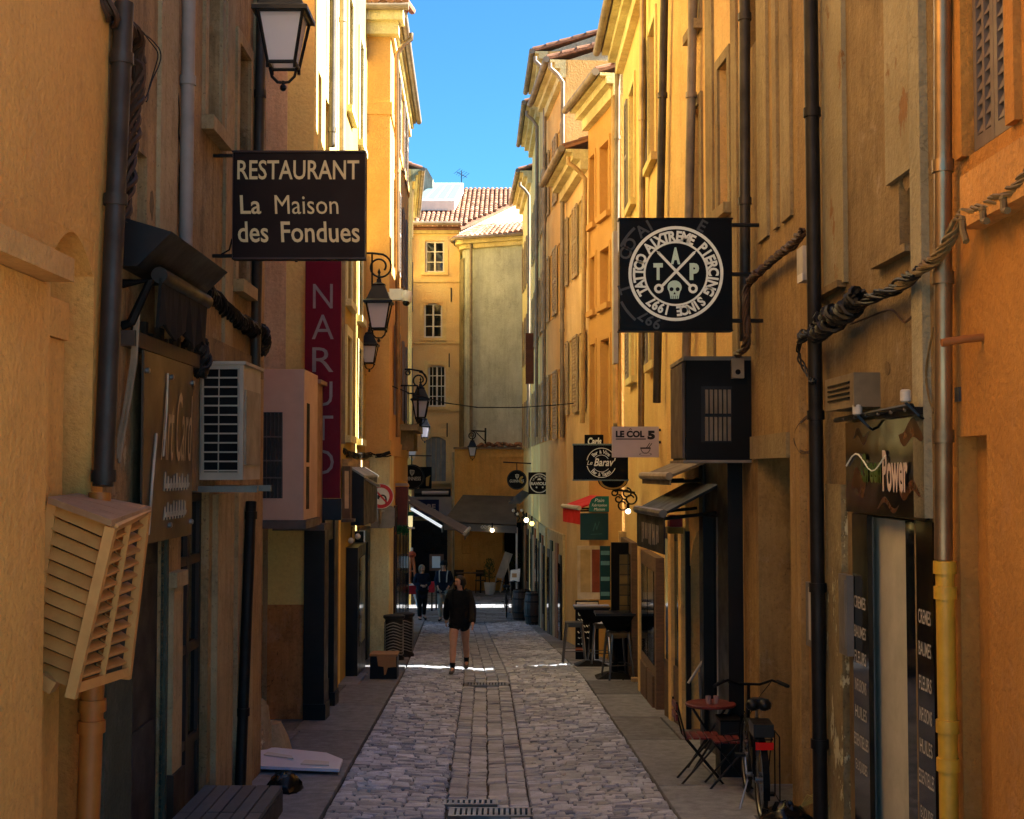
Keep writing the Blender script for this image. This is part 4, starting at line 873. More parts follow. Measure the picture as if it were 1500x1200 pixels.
# --- pale loose cables
cb = thing('loose_cables', 'bundle of frayed pale cables hanging beside the dark downpipe', 'cables', P(185, 600, 8.7))
for k in range(4):
    mb = MB(); mb.tube([P(199 + k * 1.5, 455, 8.75), P(193 + k * 2, 530, 8.75), P(180 + k * 3 - (k % 2) * 3, 610, 8.7), P(168 + k * 2.2, 660 + k * 6, 8.65)], .011, 6); mb.build('strand', M('pale_cable', '#8f7c62', .7), cb)
def bundle(name, label, pts, r, n, m, turns=6, seg=60, cat='cables', sr=None):
    t = thing(name, label, cat, pts[len(pts) // 2]); L_ = [0]
    for a, b in zip(pts, pts[1:]): L_.append(L_[-1] + (b - a).length)
    def at(s):
        s *= L_[-1]
        for i in range(len(pts) - 1):
            if s <= L_[i + 1] or i == len(pts) - 2:
                k = (s - L_[i]) / (L_[i + 1] - L_[i]); p0, p1, p2, p3 = pts[max(i - 1, 0)], pts[i], pts[i + 1], pts[min(i + 2, len(pts) - 1)]
                return .5 * ((2 * p1) + (p2 - p0) * k + (2 * p0 - 5 * p1 + 4 * p2 - p3) * k * k + (3 * p1 - p0 - 3 * p2 + p3) * k ** 3)
    for j in range(n):
        path = []; ph = 2 * math.pi * j / n; w_ = R()
        for i in range(seg + 1):
            s = i / seg; p = at(s); tg = (at(min(1, s + .01)) - at(max(0, s - .01))).normalized(); e = tg.cross(Vector((0, 0, 1))).normalized(); f = tg.cross(e)
            a = ph + turns * 2 * math.pi * s + w_ * .8 * math.sin(s * 19 + j); rr = r * (.75 + .5 * math.sin(s * 13 + j * 2) * w_)
            path.append(p + (e * math.cos(a) + f * math.sin(a)) * rr)
        mb = MB(); mb.tube(path, sr or r * .38, 5); mb.build('strand', m, t, smooth=True)
    return t
BCAB = M('black_cable', '#141210', .55, var=.2); OCAB = M('painted_cable', '#77613c', .6, var=.25); PCAB = M('brown_cable', '#4a3526', .6)
bundle('cable_bundle', 'thick bundle of old cables draped from the top left corner', [P(140, -20, 8.2), P(160, 20, 8.25), P(190, 45, 8.6), P(203, 70, 8.8), P(200, 150, 8.8), P(190, 240, 8.75), P(180, 330, 8.65)], .045, 5, PCAB, 5)
bundle('cable_loop', 'thin black cable looping down from the top left bundle', [P(170, 25, 8.5), P(205, 45, 8.7), P(232, 75, 9), P(225, 110, 9), P(212, 150, 8.85)], .012, 2, BCAB, 2, 40)
bundle('wall_cable', 'pair of black cables beside the grey painted downpipe', [P(247, -20, 10), P(255, 60, 10.1), P(262, 200, 10.2), P(266, 355, 10.25)], .014, 2, BCAB, 3)
bundle('cable_bundle', 'black tangled cable bundle under the stained sill band at left', [P(300, 425, 11.2), P(325, 450, 11.8), P(350, 470, 12.4), P(378, 487, 13.2), P(388, 502, 13.5)], .07, 9, BCAB, 7, 60, sr=.018)
bundle('cable_clump', 'knot of black cables hanging at the awning end above the air conditioner', [P(285, 500, 10.6), P(298, 525, 10.7), P(292, 545, 10.7), P(280, 520, 10.6), P(296, 500, 10.7)], .06, 8, BCAB, 5, 40, sr=.016)
bundle('cable_clump', 'knot of black cables against the dark downpipe behind the restaurant sign', [P(378, 480, 13.3), P(388, 500, 13.4), P(380, 515, 13.4), P(374, 500, 13.3), P(384, 485, 13.4)], .07, 8, BCAB, 4, 40, sr=.02)
# --- air conditioners
def ac_box(t, d, x0, y0, x1, y1, dep, m, side=True):
    a, b = P(x0, y1, d), P(x1, y0, d); MB().box(a.x, b.x, d, d + dep, a.z, b.z).build('casing', m, t); return a, b
ACG = M('ac_grey', '#a79c8a', .5, var=.1)
t = thing('air_conditioner', 'grey outdoor air conditioner with a gridded side on a wall bracket', 'air conditioner', P(335, 705, 11.3))
a, b = ac_box(t, 11.0, 292, 534, 357, 703, .75, ACG); F_ = Flat(11.0)
q = MB(); F_.rect(q, 299, 540, 348, 692, .003); q.build('dark_inside', BLACK, t)
for i in range(12):
    y = 540 + i * 13.6; s, e = F_.p(297, y + 1.1), F_.p(350, y - 1.1); MB().box(s.x, e.x, 10.975, 10.997, s.z, e.z).build('louvre', ACG, t)
for x in (297, 321, 350):
    s, e = F_.p(x - 1.2, 693), F_.p(x + 1.2, 539); MB().box(s.x, e.x, 10.972, 10.996, s.z, e.z).build('mullion', ACG, t)
q = MB(); q.box(b.x, b.x + .012, 11.06, 11.7, a.z + .12, b.z - .2); q.build('side_panel', M('ac_panel', '#8f8574', .5), t)
q = MB(); q.box(a.x - .02, b.x + .02, 10.98, 11.8, b.z, b.z + .025); q.build('top', ACG, t)
q = MB(); q.box(a.x - .1, b.x + .12, 10.98, 11.04, a.z - .1, a.z - .05); q.box(a.x - .1, b.x + .12, 11.6, 11.66, a.z - .1, a.z - .05); q.build('bracket', M('galvanised', '#77776f', .45, .5), t, kind='stuff')
PNK = M('pink_grey_metal', '#c6a58e', .5, var=.08, scale=2)
t = thing('air_conditioner_cover', 'pink grey metal air conditioner cover with dark front grille', 'air conditioner', P(415, 760, 16))
F_ = Flat(15.9); a, b = ac_box(t, 15.9, 372, 541, 446, 762, 1.1, PNK)
q = MB(); F_.rect(q, 378, 604, 414, 730, .004); q.build('grille_back', M('grille_dark', '#3a3735', .6), t)
for i in range(7): q = MB(); s, e = F_.p(379 + i * 5.6, 729), F_.p(380.3 + i * 5.6, 605); q.box(s.x, e.x, 15.87, 15.894, s.z, e.z); q.build('grille_bar', M('grille_bar', '#6d6560', .5), t)
for y in (640, 675, 700): q = MB(); s, e = F_.p(378, y + 1), F_.p(414, y - 1); q.box(s.x, e.x, 15.865, 15.89, s.z, e.z); q.build('grille_bar', MC['grille_bar'], t)
for z0, z1 in ((.1, .8), (-.45, .05)): q = MB(); q.box(b.x, b.x + .006, 16.1, 16.3, z0, z1); q.build('side_slot', BLACK, t)
q = MB(); q.box(a.x - .05, b.x + .03, 15.88, 17.05, a.z - .1, a.z - .003); q.build('base_rail', M('rail_grey', '#5f5852', .6), t)
t = thing('air_conditioner_cover', 'narrow beige air conditioner cover with side slots touching the maroon sign', 'air conditioner', P(465, 770, 17.4))
BEI = M('beige_metal', '#a58668', .5); a, b = ac_box(t, 17.2, 446, 562, 465, 768, .5, BEI); F_ = Flat(17.2)
q = MB(); q.box(a.x - .03, b.x + .05, 17.15, 17.75, b.z, b.z + .05); q.build('lid', BEI, t)
for y0, y1 in ((575, 652), (672, 748)): q = MB(); F_.rect(q, 454, y0, 460, y1, .004); q.build('slot', BLACK, t)
q = MB(); q.box(a.x - .4, b.x + .1, 17.18, 17.75, a.z - .08, a.z - .003); q.build('base_rail', MC['rail_grey'], t)
# --- restaurant sign
SBR = M('sign_brown', '#1d110f', .45, var=.08, spec=.12); CRM = M('sign_cream', '#cdb98a', .5, var=.03)
F_ = Flat(11.4); t = thing('restaurant_sign', 'square brown hanging sign with cream lettering RESTAURANT La Maison des Fondues', 'sign', P(438, 380, 11.45))
q = MB(); F_.plate(q, 340, 221, 536, 380, .1); q.build('panel', SBR, t)
q = MB()
for a in ((340, 221, 536, 223.5), (340, 377.5, 536, 380), (340, 223.5, 342, 377.5), (534, 223.5, 536, 377.5)):
    s, e = F_.p(a[0], a[3]), F_.p(a[2], a[1]); q.box(s.x, e.x, 11.385, 11.398, s.z, e.z)
q.build('rim', M('rim_brown', '#3a2a26', .4), t)
F_.text('RESTAURANT', CRM, t, 437, 249, 180, 29, bold=.012)
for s_, cx, w_ in (('La', 367, 32), ('Maison', 449, 95)): F_.text(s_, CRM, t, cx, 300, w_, 28, bold=0 if s_ == 'Maison' else .012, shear=-.06)
for s_, cx, w_ in (('des', 371, 45), ('Fondues', 469, 117)): F_.text(s_, CRM, t, cx, 340, w_, 31, bold=.012, shear=-.06)
q = MB()
for yy in (228, 375): s = P(306, yy, 11.45); e = P(341, yy, 11.45); q.tube([s, e], .016, 6); q.tube([s - Vector((0, 0, .1)), s + Vector((0, 0, .1))], .02, 6)
q.tube([P(340, 350, 11.45), P(336, 366, 11.45), P(322, 374, 11.45)], .008, 5); q.build('bracket', IRON, t, kind='stuff')
# --- maroon vertical sign
MAR = M('maroon_panel', '#6e1426', .4, var=.06, spec=.12); F_ = Flat(17.75)
t = thing('vertical_sign', 'tall maroon vertical sign with thin grey capitals NARUTO', 'sign', P(472, 760, 17.8))
q = MB(); F_.plate(q, 445, 375, 500, 730, .09); q.build('panel', MAR, t); q = MB(); F_.plate(q, 446, 730.5, 500, 762, .09); q.build('foot_panel', M('navy_panel', '#1b1d2a', .4), t)
TAU = M('taupe_letter', '#968a88', .4)
for ch_, y, w_ in zip('NARUTO', (434, 479, 527, 577, 627, 677), (29, 32, 31, 28, 30, 34)): F_.text(ch_, TAU, t, 473 if ch_ not in 'O' else 472, y, w_, 36, bold=-.004)
q = MB(); a = F_.p(445, 376); q.tube([a, a - Vector((.45, -.05, 0))], .02, 6); q.tube([F_.p(436, 382), F_.p(432, 382)], .02, 6); q.build('bracket', IRON, t)
# --- street lanterns
def frost():
    m, t, b = newmat('frosted_glass'); b.inputs['Base Color'].default_value = lin('#f2f2f6'); b.inputs['Roughness'].default_value = .5
    tr = t.nodes.new('ShaderNodeBsdfTranslucent'); tr.inputs[0].default_value = lin('#f4f2f6'); mx = t.nodes.new('ShaderNodeMixShader'); mx.inputs[0].default_value = .6
    t.links.new(b.outputs[0], mx.inputs[1]); t.links.new(tr.outputs[0], mx.inputs[2]); t.links.new(mx.outputs[0], t.nodes['Material Output'].inputs['Surface']); return m
FROST = frost(); BLUEBLK = M('lantern_black', '#15171c', .4, .2)
def lantern_mesh(t, S, bracket=None, hang='fork'):
    """four tapered panes 0.5 m high; S scales; origin is the bottom of the panes"""
    o = worldloc(t); b_, t_, h_ = .12 * S, .2 * S, .44 * S
    cb_ = [(-b_, -b_), (b_, -b_), (b_, b_), (-b_, b_)]; ct = [(-t_, -t_), (t_, -t_), (t_, t_), (-t_, t_)]
    for i in range(4):
        j_ = (i + 1) % 4; f = .9; q = [Vector((cb_[i][0] * f, cb_[i][1] * f, .01)), Vector((cb_[j_][0] * f, cb_[j_][1] * f, .01)), Vector((ct[j_][0] * f, ct[j_][1] * f, h_)), Vector((ct[i][0] * f, ct[i][1] * f, h_))]
        n = (q[1] - q[0]).cross(q[3] - q[0]).normalized() * .006
        MB().prism([p + o for p in q], -n).build('pane', FROST, t)
    fr = MB()
    for i in range(4):
        a, c = Vector((*cb_[i], 0)) + o, Vector((*ct[i], h_)) + o; fr.tube([a - Vector((0, 0, .05 * S)), a, c], .016 * S, 6)
        fr.tube([a, Vector((*cb_[(i + 1) % 4], 0)) + o], .016 * S, 6); fr.tube([c, Vector((*ct[(i + 1) % 4], h_)) + o], .018 * S, 6)
    fr.build('frame', BLUEBLK, t, kind='stuff')
    cp = MB(); r4 = math.sqrt(2); cp.lathe([(.245 * S * r4, h_ - .005), (.245 * S * r4, h_ + .03 * S), (.2 * S * r4, h_ + .06 * S), (.1 * S * r4, h_ + .3 * S), (.11 * S * r4, h_ + .32 * S), (.06 * S, h_ + .36 * S), (.05 * S, h_ + .42 * S)], o, 4, ex=(1, 0, 0)); cp.build('cap', BLUEBLK, t)
    fn = MB(); fn.lathe([(.02 * S, h_ + .42 * S), (.04 * S, h_ + .45 * S), (.015 * S, h_ + .5 * S), (.03 * S, h_ + .53 * S), (.004, h_ + .6 * S)], o, 8); fn.build('finial', BLUEBLK, t, smooth=True)
    fk = MB()
    for s in (-1, 1): fk.tube([o + Vector((s * .12 * S, 0, -.02 * S)), o + Vector((s * .1 * S, 0, -.1 * S)), o + Vector((s * .05 * S, 0, -.15 * S)), o + Vector((0, 0, -.155 * S))], .014 * S, 6)
    fk.ball(o + Vector((0, 0, -.2 * S)), .032 * S, 8); fk.tube([o + Vector((0, 0, -.14 * S)), o + Vector((0, 0, -.2 * S))], .014 * S, 6); fk.build('fork', BLUEBLK, t, kind='stuff')
    if bracket:
        for nm, pts, r in bracket: q = MB(); q.tube(pts, r, 6); q.build(nm, IRON, t, smooth=True)
def scroll(c, r, s=1, turns=1.35, n=30): return [c + Vector((s * r * (1 - .55 * i / n) * math.sin(2 * math.pi * turns * i / n), 0, r * (1 - .55 * i / n) * math.cos(2 * math.pi * turns * i / n))) for i in range(n + 1)]
o = P(415, 96, 12.0); t = thing('street_lantern', 'large black street lantern at the top left above the restaurant sign', 'street lamp', o, 'street lanterns on wall brackets')
lantern_mesh(t, 1.0, [('bracket', [o + Vector((0, 0, .95)), o + Vector((-.2, .05, 1.0)), L2.pt(uu(L2, 12.1), o.z + .95, 0)], .02)])
o = P(555, 482, 20); c = P(553, 395, 20)
t = thing('street_lantern', 'black lantern on a scrolled bracket right of the maroon sign', 'street lamp', o, 'street lanterns on wall brackets')
wl = P(536, 372, 20)
lantern_mesh(t, .86, [('bracket', [P(505, 371, 20), P(545, 371, 20), P(562, 373, 20)], .016), ('scroll', scroll(P(556, 391, 20), .19), .015), ('strut', [P(545, 371, 20), P(545, 430, 20)], .014), ('hanger', [P(556, 410, 20), P(556, 425, 20)], .014)])
o = P(541, 532, 27); t = thing('street_lantern', 'lantern half hidden by the cream house edge', 'street lamp', o, 'street lanterns on wall brackets'); lantern_mesh(t, .78, [('bracket', [P(530, 497, 27), P(548, 497, 27)], .016)])
o = P(616, 612, 33); t = thing('street_lantern', 'black lantern on a long scrolled bracket over the middle of the street', 'street lamp', o, 'street lanterns on wall brackets')
lantern_mesh(t, .95, [('bracket', [P(575, 542, 33), P(600, 541, 33), P(618, 544, 33), P(625, 555, 33)], .022), ('scroll', scroll(P(614, 557, 33), .2), .02), ('hanger', [P(616, 566, 33), P(616, 578, 33)], .018), ('scroll', scroll(P(597, 546, 33), .07), .014)])
o = P(622, 641, 46); t = thing('street_lantern', 'small lantern just below the long scrolled bracket lantern', 'street lamp', o, 'street lanterns on wall brackets'); lantern_mesh(t, .82, [('bracket', [P(606, 622, 46), P(622, 620, 46)], .02)])
o = P(604, 668, 44); t = thing('street_lantern', 'white painted lantern above the round black beer sign at left', 'street lamp', o, 'street lanterns on wall brackets'); lantern_mesh(t, .7, [('bracket', [P(588, 640, 44), P(598, 634, 44), P(604, 640, 44)], .02)])
for ch_ in t.children:
    if ch_.name.startswith(('cap', 'frame', 'fork', 'finial', 'bracket')): ch_.data.materials[0] = WHITE
o = P(692, 668, 51.2); t = thing('street_lantern', 'small lantern on a bracket at the foot of the grey wall', 'street lamp', o, 'street lanterns on wall brackets'); lantern_mesh(t, .75, [('bracket', [P(711, 632, 51), P(690, 631, 51)], .03), ('post', [P(711, 627, 51), P(711, 650, 51)], .035), ('strut', [P(710, 646, 51), P(697, 633, 51)], .02), ('scroll', scroll(P(691, 638, 51), .16), .02)])
# --- surveillance camera
t = thing('surveillance_camera', 'white dome security camera on an arm beside the scrolled lantern', 'security camera', P(580, 430, 26.5))
q = MB(); a, b = P(571, 440, 26.5), P(590, 424, 26.5); q.box(a.x, b.x, 26.4, 26.6, a.z, b.z); q.build('box', WHITE, t)
q = MB(); q.tube([P(570, 432, 26.5), P(560, 430, 27.4)], .05, 8); q.tube([P(588, 428, 26.5), P(596, 428, 26.4), P(597, 432, 26.4)], .04, 8); q.build('arm', WHITE, t, kind='stuff')
q = MB(); q.lathe([(.09, .1), (.11, .0), (.1, -.08), (.07, -.13)], P(596, 434, 26.4), 12); q.build('housing', WHITE, t, smooth=True); q = MB(); q.ball(P(595, 443, 26.38), .075, 10); q.build('dome', DGLASS, t, smooth=True)
# --- shop boxes along the cream house
t = thing('shop_light_box', 'narrow tan light box sign at the cream house corner', 'sign', P(507, 760, 22.3)); F_ = Flat(22.2)
q = MB(); F_.plate(q, 501, 683, 513, 760, .25); q.build('box', M('brown_box', '#5e5044', .5), t); q = MB(); F_.rect(q, 505, 690, 511, 745, .006); q.build('face', M('cream_face', '#bda98a', .5), t)
q = MB(); F_.plate(q, 500, 760.5, 518, 765, .3); q.build('shelf', M('shelf_grey', '#5b5652', .5), t)
t = thing('awning_cassette', 'black sloping awning box over the dark shopfront at left', 'awning', P(528, 730, 23))
pa = [P(514, 686, 22.8), P(514, 770, 22.8), P(533, 770, 22.8), P(533, 698, 22.8)]; q = MB(); q.prism(pa, (.0, 2.3, 0)); q.build('box', M('slate_box', '#1c1d22', .5), t)
q = MB(); q.prism([P(513, 684, 22.78), P(534, 697, 22.78), P(534, 700, 22.78), P(513, 687, 22.78)], (0, 2.4, 0)); q.build('top_profile', STEEL, t)
q = MB(); F_ = Flat(24.4); F_.plate(q, 533, 706, 545, 767, .5); q.build('end_panel', M('brown_end', '#5a473a', .6), t)
q = MB(); q.tube([P(534, 700, 23), P(555, 712, 24.5)], .03, 6); q.build('arm', STEEL, t)
t = thing('shop_lamp', 'pair of small white lamps hanging under the black awning box', 'lamp', P(518, 790, 22.6))
for x, y in ((514, 792), (524, 786)): q = MB(); q.ball(P(x, y, 22.5), .05, 8); q.build('globe', WHITE, t, smooth=True); q = MB(); q.tube([P(x, y - 2, 22.5), P(x + 2, 772, 22.6)], .012, 5); q.build('stem', IRON, t)
# --- traffic sign
F_ = Flat(26.6); RED = M('sign_red', '#b3202a', .4, var=.05)
t = thing('traffic_sign', 'round red and white no turn sign in front of a cream wall', 'traffic sign', P(559, 727, 26.6))
q = MB(); q.lathe([(18.6 * F_.k, 0), (18.6 * F_.k, .02)], F_.p(558, 727), 32, (0, 1, 0)); q.build('disc', WHITE, t)
q = MB(); F_.ring(q, 558, 727, 12.5, 17.6, .004); q.build('red_ring', RED, t)
q = MB(); F_.ring(q, 560, 731, 4.2, 6.6, .004, -70, 90, 16); F_.line(q, (565.5, 731), (565.5, 739), 2.4); F_.poly(q, [(549, 729), (555, 724), (555.5, 732)]); q.build('arrow', M('sign_black', '#151515', .4), t)
q = MB(); F_.line(q, (547, 715), (570, 740), 2.6, .006); q.build('bar', RED, t)
t = thing('sign_back', 'grey back of a rectangular road sign below the round traffic sign', 'traffic sign', P(562, 760, 26.9)); F_ = Flat(26.9)
q = MB(); F_.poly(q, [(546, 741), (574, 741), (578, 745), (578, 770), (574, 774), (543, 774), (543, 745)]); q = MB().prism([F_.p(x, y) for x, y in ((546, 741), (574, 741), (578, 745), (578, 770), (574, 774), (543, 774), (543, 745))], (0, .02, 0)); q.build('plate', M('sign_grey', '#8d8a84', .5, .3), t)
q = MB(); q.tube([F_.p(557, 744, .03), F_.p(557, 768, .03)], .03, 6); q.tube([F_.p(551, 749, .03), F_.p(563, 749, .03)], .02, 6); q.tube([F_.p(557, 768, .03), P(548, 766, 27.5)], .03, 6); q.build('bracket', STEEL, t)
# --- beer glass sign and garland
t = thing('beer_glass_sign', 'brown beer glass shaped sign with a yellow foam top', 'sign', P(587, 770, 30)); F_ = Flat(30)
pf = [(577, 713), (598, 713), (596, 769), (579, 769)]; MB().prism([F_.p(x, y) for x, y in pf], (0, .14, 0)).build('glass', M('beer_brown', '#6d2c14', .35, var=.25), t)
fo = [(574, 713)] + [(586.5 - 12.5 * math.cos(math.pi * i / 10), 713 - 9 * math.sin(math.pi * i / 10)) for i in range(11)]; MB().prism([F_.p(x, y) for x, y in fo[1:]], (0, .16, 0)).build('foam', M('foam_yellow', '#d6a436', .5), t)
q = MB(); F_.rect(q, 575, 708, 598, 712, .012); q.build('band', M('foam_grey', '#9a9488', .5), t)
t = thing('garland', 'green leafy garland hanging under the beer glass sign', 'garland', P(586, 778, 29.9)); q = MB(); gl = M('green_garland', '#1f6a3c', .7, var=.3)
for k in range(120):
    c = P(577 + R() * 20, 771 + R() * 9 * (.4 + R()), 29.6 + R() * .5); v = Vector((R() - .5, R() - .5, R() - .7)).normalized() * .09; s = v.cross(Vector((.3, 1, .2))).normalized() * .018; q.add([c - s, c + v, c + s, c - v * .2], [(0, 1, 2, 3)])
q.build('leaves', gl, t, kind='stuff')
LAMPW = emis('lit_bulb', '#ffe6b8', 1.5); LAMPY = emis('lit_bulb_yellow', '#ffd860', .8)
t = thing('hanging_lamp', 'small lit green and white lantern under the awning at left', 'lamp', P(601, 765, 31)); F_ = Flat(31)
q = MB(); F_.plate(q, 598, 756, 604, 772, .1); q.build('body', emis('lantern_glow', '#e8d9a0', .12), t); q = MB(); F_.plate(q, 596, 750, 606, 755.5, .12); q.build('cap', gl, t); q = MB(); F_.plate(q, 596, 772.5, 607, 775, .12); q.build('base', WHITE, t)
# --- awning on the yellow house
AWG = M('awning_taupe', '#6d625c', .85, var=.1)
t = thing('street_awning', 'open taupe awning with white lit strip reaching out from the left houses', 'awning', P(640, 760, 34))
y0, y1 = 32.2, 36.0; wx = lambda y: -2.48 - .27 * (y - 27.5) / 8.5
cl = MB(); a, b, c, d = Vector((wx(y0), y0, -.62)), Vector((-1.12, y0, -1.48)), Vector((-1.12, y1, -1.5)), Vector((wx(y1), y1, -.62))
cl.prism([a, b, c, d], (0, 0, -.035)); cl.build('cloth', AWG, t)
q = MB(); q.tube([b, c], .045, 8); q.build('front_bar', OFFW, t, smooth=True); q = MB(); q.prism([b, b + Vector((0, 0, -.14)), c + Vector((0, 0, -.14)), c], (.01, 0, 0)); q.build('valance', AWG, t)
q = MB(); q.tube([P(602, 745, 33), P(647, 772, 33)], .035, 8); q.build('light_strip', emis('cool_strip', '#e8eef2', .12), t); q = MB(); q.tube([P(647, 771, 33), P(648, 780, 33)], .02, 6); q.tube([P(599, 732, 33), P(603, 746, 33)], .02, 6); q.build('arm', WHITE, t)
# --- round beer sign left, blue sign
def round_beer(label, cx, cy, r, d, ry=1.):
    F_ = Flat(d); t = thing('beer_sign', label, 'sign', P(cx, cy + r, d))
    q = MB(); q.lathe([(r * F_.k, 0), (r * F_.k, .16)], F_.p(cx, cy), 32, (0, 1, 0)); q.build('drum', BLACK, t)
    q = MB(); F_.ring(q, cx, cy, r * .9, r * .94, .004); q.build('rim', M('rim_grey', '#4a4a48', .4), t)
    gold = M('pale_gold', '#b9b3a2', .4, var=.05); F_.text('GUINNESS', gold, t, cx, cy + r * .12, r * 1.45, r * .3, bold=.02)
    q = MB(); h = [(-.12, -.55), (.2, -.52), (.16, -.3), (.02, -.12), (-.1, -.3)]
    for a, b in zip(h, h[1:] + h[:1]): F_.line(q, (cx + a[0] * r, cy + a[1] * r), (cx + b[0] * r, cy + b[1] * r), r * .06, .004)
    for k in range(3): F_.line(q, (cx + (-.05 + k * .07) * r, cy - .5 * r), (cx + (-.04 + k * .06) * r, cy - (.2 + .03 * k) * r), r * .03, .004)
    q.build('harp_mark', gold, t); return t, F_
t, F_ = round_beer('round black beer sign on the left, larger of the two', 603, 699, 18.5, 37); q = MB(); q.tube([P(588, 667, 37), P(632, 668, 37)], .015, 5); q.tube([P(603, 667, 37), P(603, 681, 37)], .015, 5); q.build('bracket', IRON, t)
t = thing('box_sign', 'small black square sign with a gold mark behind the round beer sign', 'sign', P(623, 718, 37.4)); F_ = Flat(37.4)
q = MB(); F_.plate(q, 614, 684, 632, 716, .12); q.build('panel', BLACK, t); q = MB(); F_.poly(q, [(624, 700), (631, 696), (629, 700), (628, 712), (624, 712)]); q.build('mark', M('gold_mark', '#b08a3a', .4), t)
t = thing('blue_sign', 'dark blue fascia sign with white letters RE', 'sign', P(630, 752, 54.8)); F_ = Flat(54.7)
q = MB(); F_.plate(q, 606, 732, 643, 757, .1); q.build('panel', M('sign_blue', '#1a2466', .4), t); F_.text('RE', WHITE, t, 632, 743, 12, 9, bold=.04)
t = thing('awning_cassette', 'closed white awning cassette under the far window sill', 'awning', P(630, 722, 54.6)); q = MB(); q.tube([P(607, 722, 54.4), P(660, 722, 54.4)], .16, 8); q.build('case', M('grey_case', '#3d3c3a', .6), t); q = MB(); q.tube([P(618, 722, 54.15), P(657, 722, 54.15)], .07, 8); q.build('front_bar', WHITE, t)
t = thing('span_cable', 'black cable strung across the street between the houses', 'cable', P(720, 598, 31)); q = MB(); pts = [P(533, 548, 27.4), P(560, 560, 28.2), P(600, 576, 29.5), P(650, 590, 30.5), P(700, 597, 31), P(760, 597, 31.2), P(820, 593, 31), P(870, 588, 29.5), P(905, 582, 26.5)]; q.tube(pts, .012, 5); q.build('wire', RUBBER, t); q = MB(); q.tube([P(543, 552, 27.6), P(556, 558, 28)], .03, 6); q.build('joint', RUBBER, t)
bundle('cable_bundle', 'dark cables draped across the cream pillar of the yellow house', [P(500, 660, 22.5), P(520, 668, 24), P(540, 667, 27.3), P(556, 668, 27.35), P(572, 664, 27.4)], .05, 5, BCAB, 5, 50, sr=.014)
# --- street level, left
t = thing('cardboard_box', 'black crate with a torn cardboard flap at the kerb by the cream pillar', 'box', G(560, 995)); o = worldloc(t); k = o.y / FPX
q = MB(); x0, x1 = o.x - 18 * k, o.x + 21 * k; q.box(x0, x1, o.y, o.y + .4, o.z, o.z + 33 * k); q.build('crate', M('crate_black', '#16161a', .6, var=.2), t)
CARD = M('cardboard', '#a07c56', .8, var=.12); q = MB(); q.box(x0 - .01, x1 + .01, o.y - .02, o.y + .42, o.z + 33 * k + .002, o.z + 36 * k); q.build('lid', CARD, t)
fl_ = [(-8, 33), (20, 33), (20, 18), (8, 17), (5, 7), (3, 6), (2, 18), (-6, 19)]; MB().prism([Vector((o.x + a * k, o.y - .025, o.z + b * k)) for a, b in fl_], (0, .015, 0)).build('flap', CARD, t)
for i, (px, py) in enumerate(((577, 967), (592, 962))):
    o = G(px, py); t = thing('litter_bin', ('woven black litter bin against the wall on the left', 'woven black litter bin on the street side of its twin')[i], 'bin', o, 'two woven bins by the yellow house')
    q = MB(); q.lathe([(.2, 0), (.2, .05), (.16, .1), (.17, .78), (.21, .82), (.21, .86), (.18, .87)], o, 14); q.build('body', M('bin_dark', '#1b1a1a', .6), t, smooth=True)
    for r_ in range(11):
        q = MB(); z = o.z + .14 + r_ * .057
        q.tube([o + Vector((.186 * math.cos(a_ * math.pi / 8), .186 * math.sin(a_ * math.pi / 8), z - o.z + .03 * math.sin(a_ * math.pi / 2.67))) for a_ in range(17)], .011, 4); q.build('hoop', M('bin_slat', '#85807a', .5), t)
t = thing('corner_stone', 'worn rounded stone bollard at the house corner on the left', 'bollard', G(372, 1105)); o = worldloc(t)
q = MB(); q.lathe([(.19, -.05), (.19, .3), (.17, .42), (.16, .52), (.1, .6), (.03, .62)], o, 12); q.lathe([(.3, -.05), (.24, .15), (.16, .3)], o + Vector((.1, .25, 0)), 10); q.build('stone', plaster('bollard_stone', '#a68667', '#7f6650', .5, '#40301f', '#c3ab8c', .6), t, smooth=True, kind='stuff')
t = thing('white_board', 'white glossy board lying flat on the pavement', 'board', G(430, 1125)); o = worldloc(t)
cs = [G(x, y) + Vector((0, 0, .07)) for x, y in ((345, 1131), (497, 1137), (502, 1122), (478, 1112), (400, 1104), (345, 1106))]; MB().prism(cs, (0, 0, -.03)).build('sheet', M('white_gloss', '#e4e4ee', .35, var=.02), t)
for a in (((386, 1117), (430, 1123), (427, 1119), (392, 1113)), ((440, 1131), (482, 1133), (482, 1128), (447, 1125))):
    MB().prism([G(x, y) + Vector((0, 0, .074)) for x, y in a], (0, 0, .012)).build('fold', WHITE, t)
def bagmesh(o, sx, sy, sz, seed):
    random.seed(seed); q = MB(); n, m_ = 16, 9; vs = []
    for i in range(m_ + 1):
        th = math.pi * .5 * i / m_
        for k in range(n):
            f = 2 * math.pi * k / n; r_ = 1 + .28 * (R() - .5) + .12 * math.sin(5 * f + i); vs.append(o + Vector((sx * math.cos(th) * math.cos(f) * r_, sy * math.cos(th) * math.sin(f) * r_, sz * math.sin(th) * (1 + .25 * (R() - .5)))))
    q.add(vs, [(i * n + k, i * n + (k + 1) % n, (i + 1) * n + (k + 1) % n, (i + 1) * n + k) for i in range(m_) for k in range(n)]); return q
BAGM = M('black_plastic', '#0d0d10', .28)
t = thing('rubbish_bag', 'small black rubbish bag beside the white board', 'rubbish bag', G(417, 1158)); bagmesh(worldloc(t), .17, .2, .17, 3).build('bag', BAGM, t, smooth=True)
random.seed(11)
t = thing('wooden_bench', 'grey slatted wooden bench at the bottom left', 'bench', G(345, 1240)); GW = wood('grey_slats', '#5d5a58', '#454241', (1, .6, 1), .55, .2)
zt = -2.47; near_l, near_r = P(250, 1232, 9.1), P(408, 1232, 9.1)
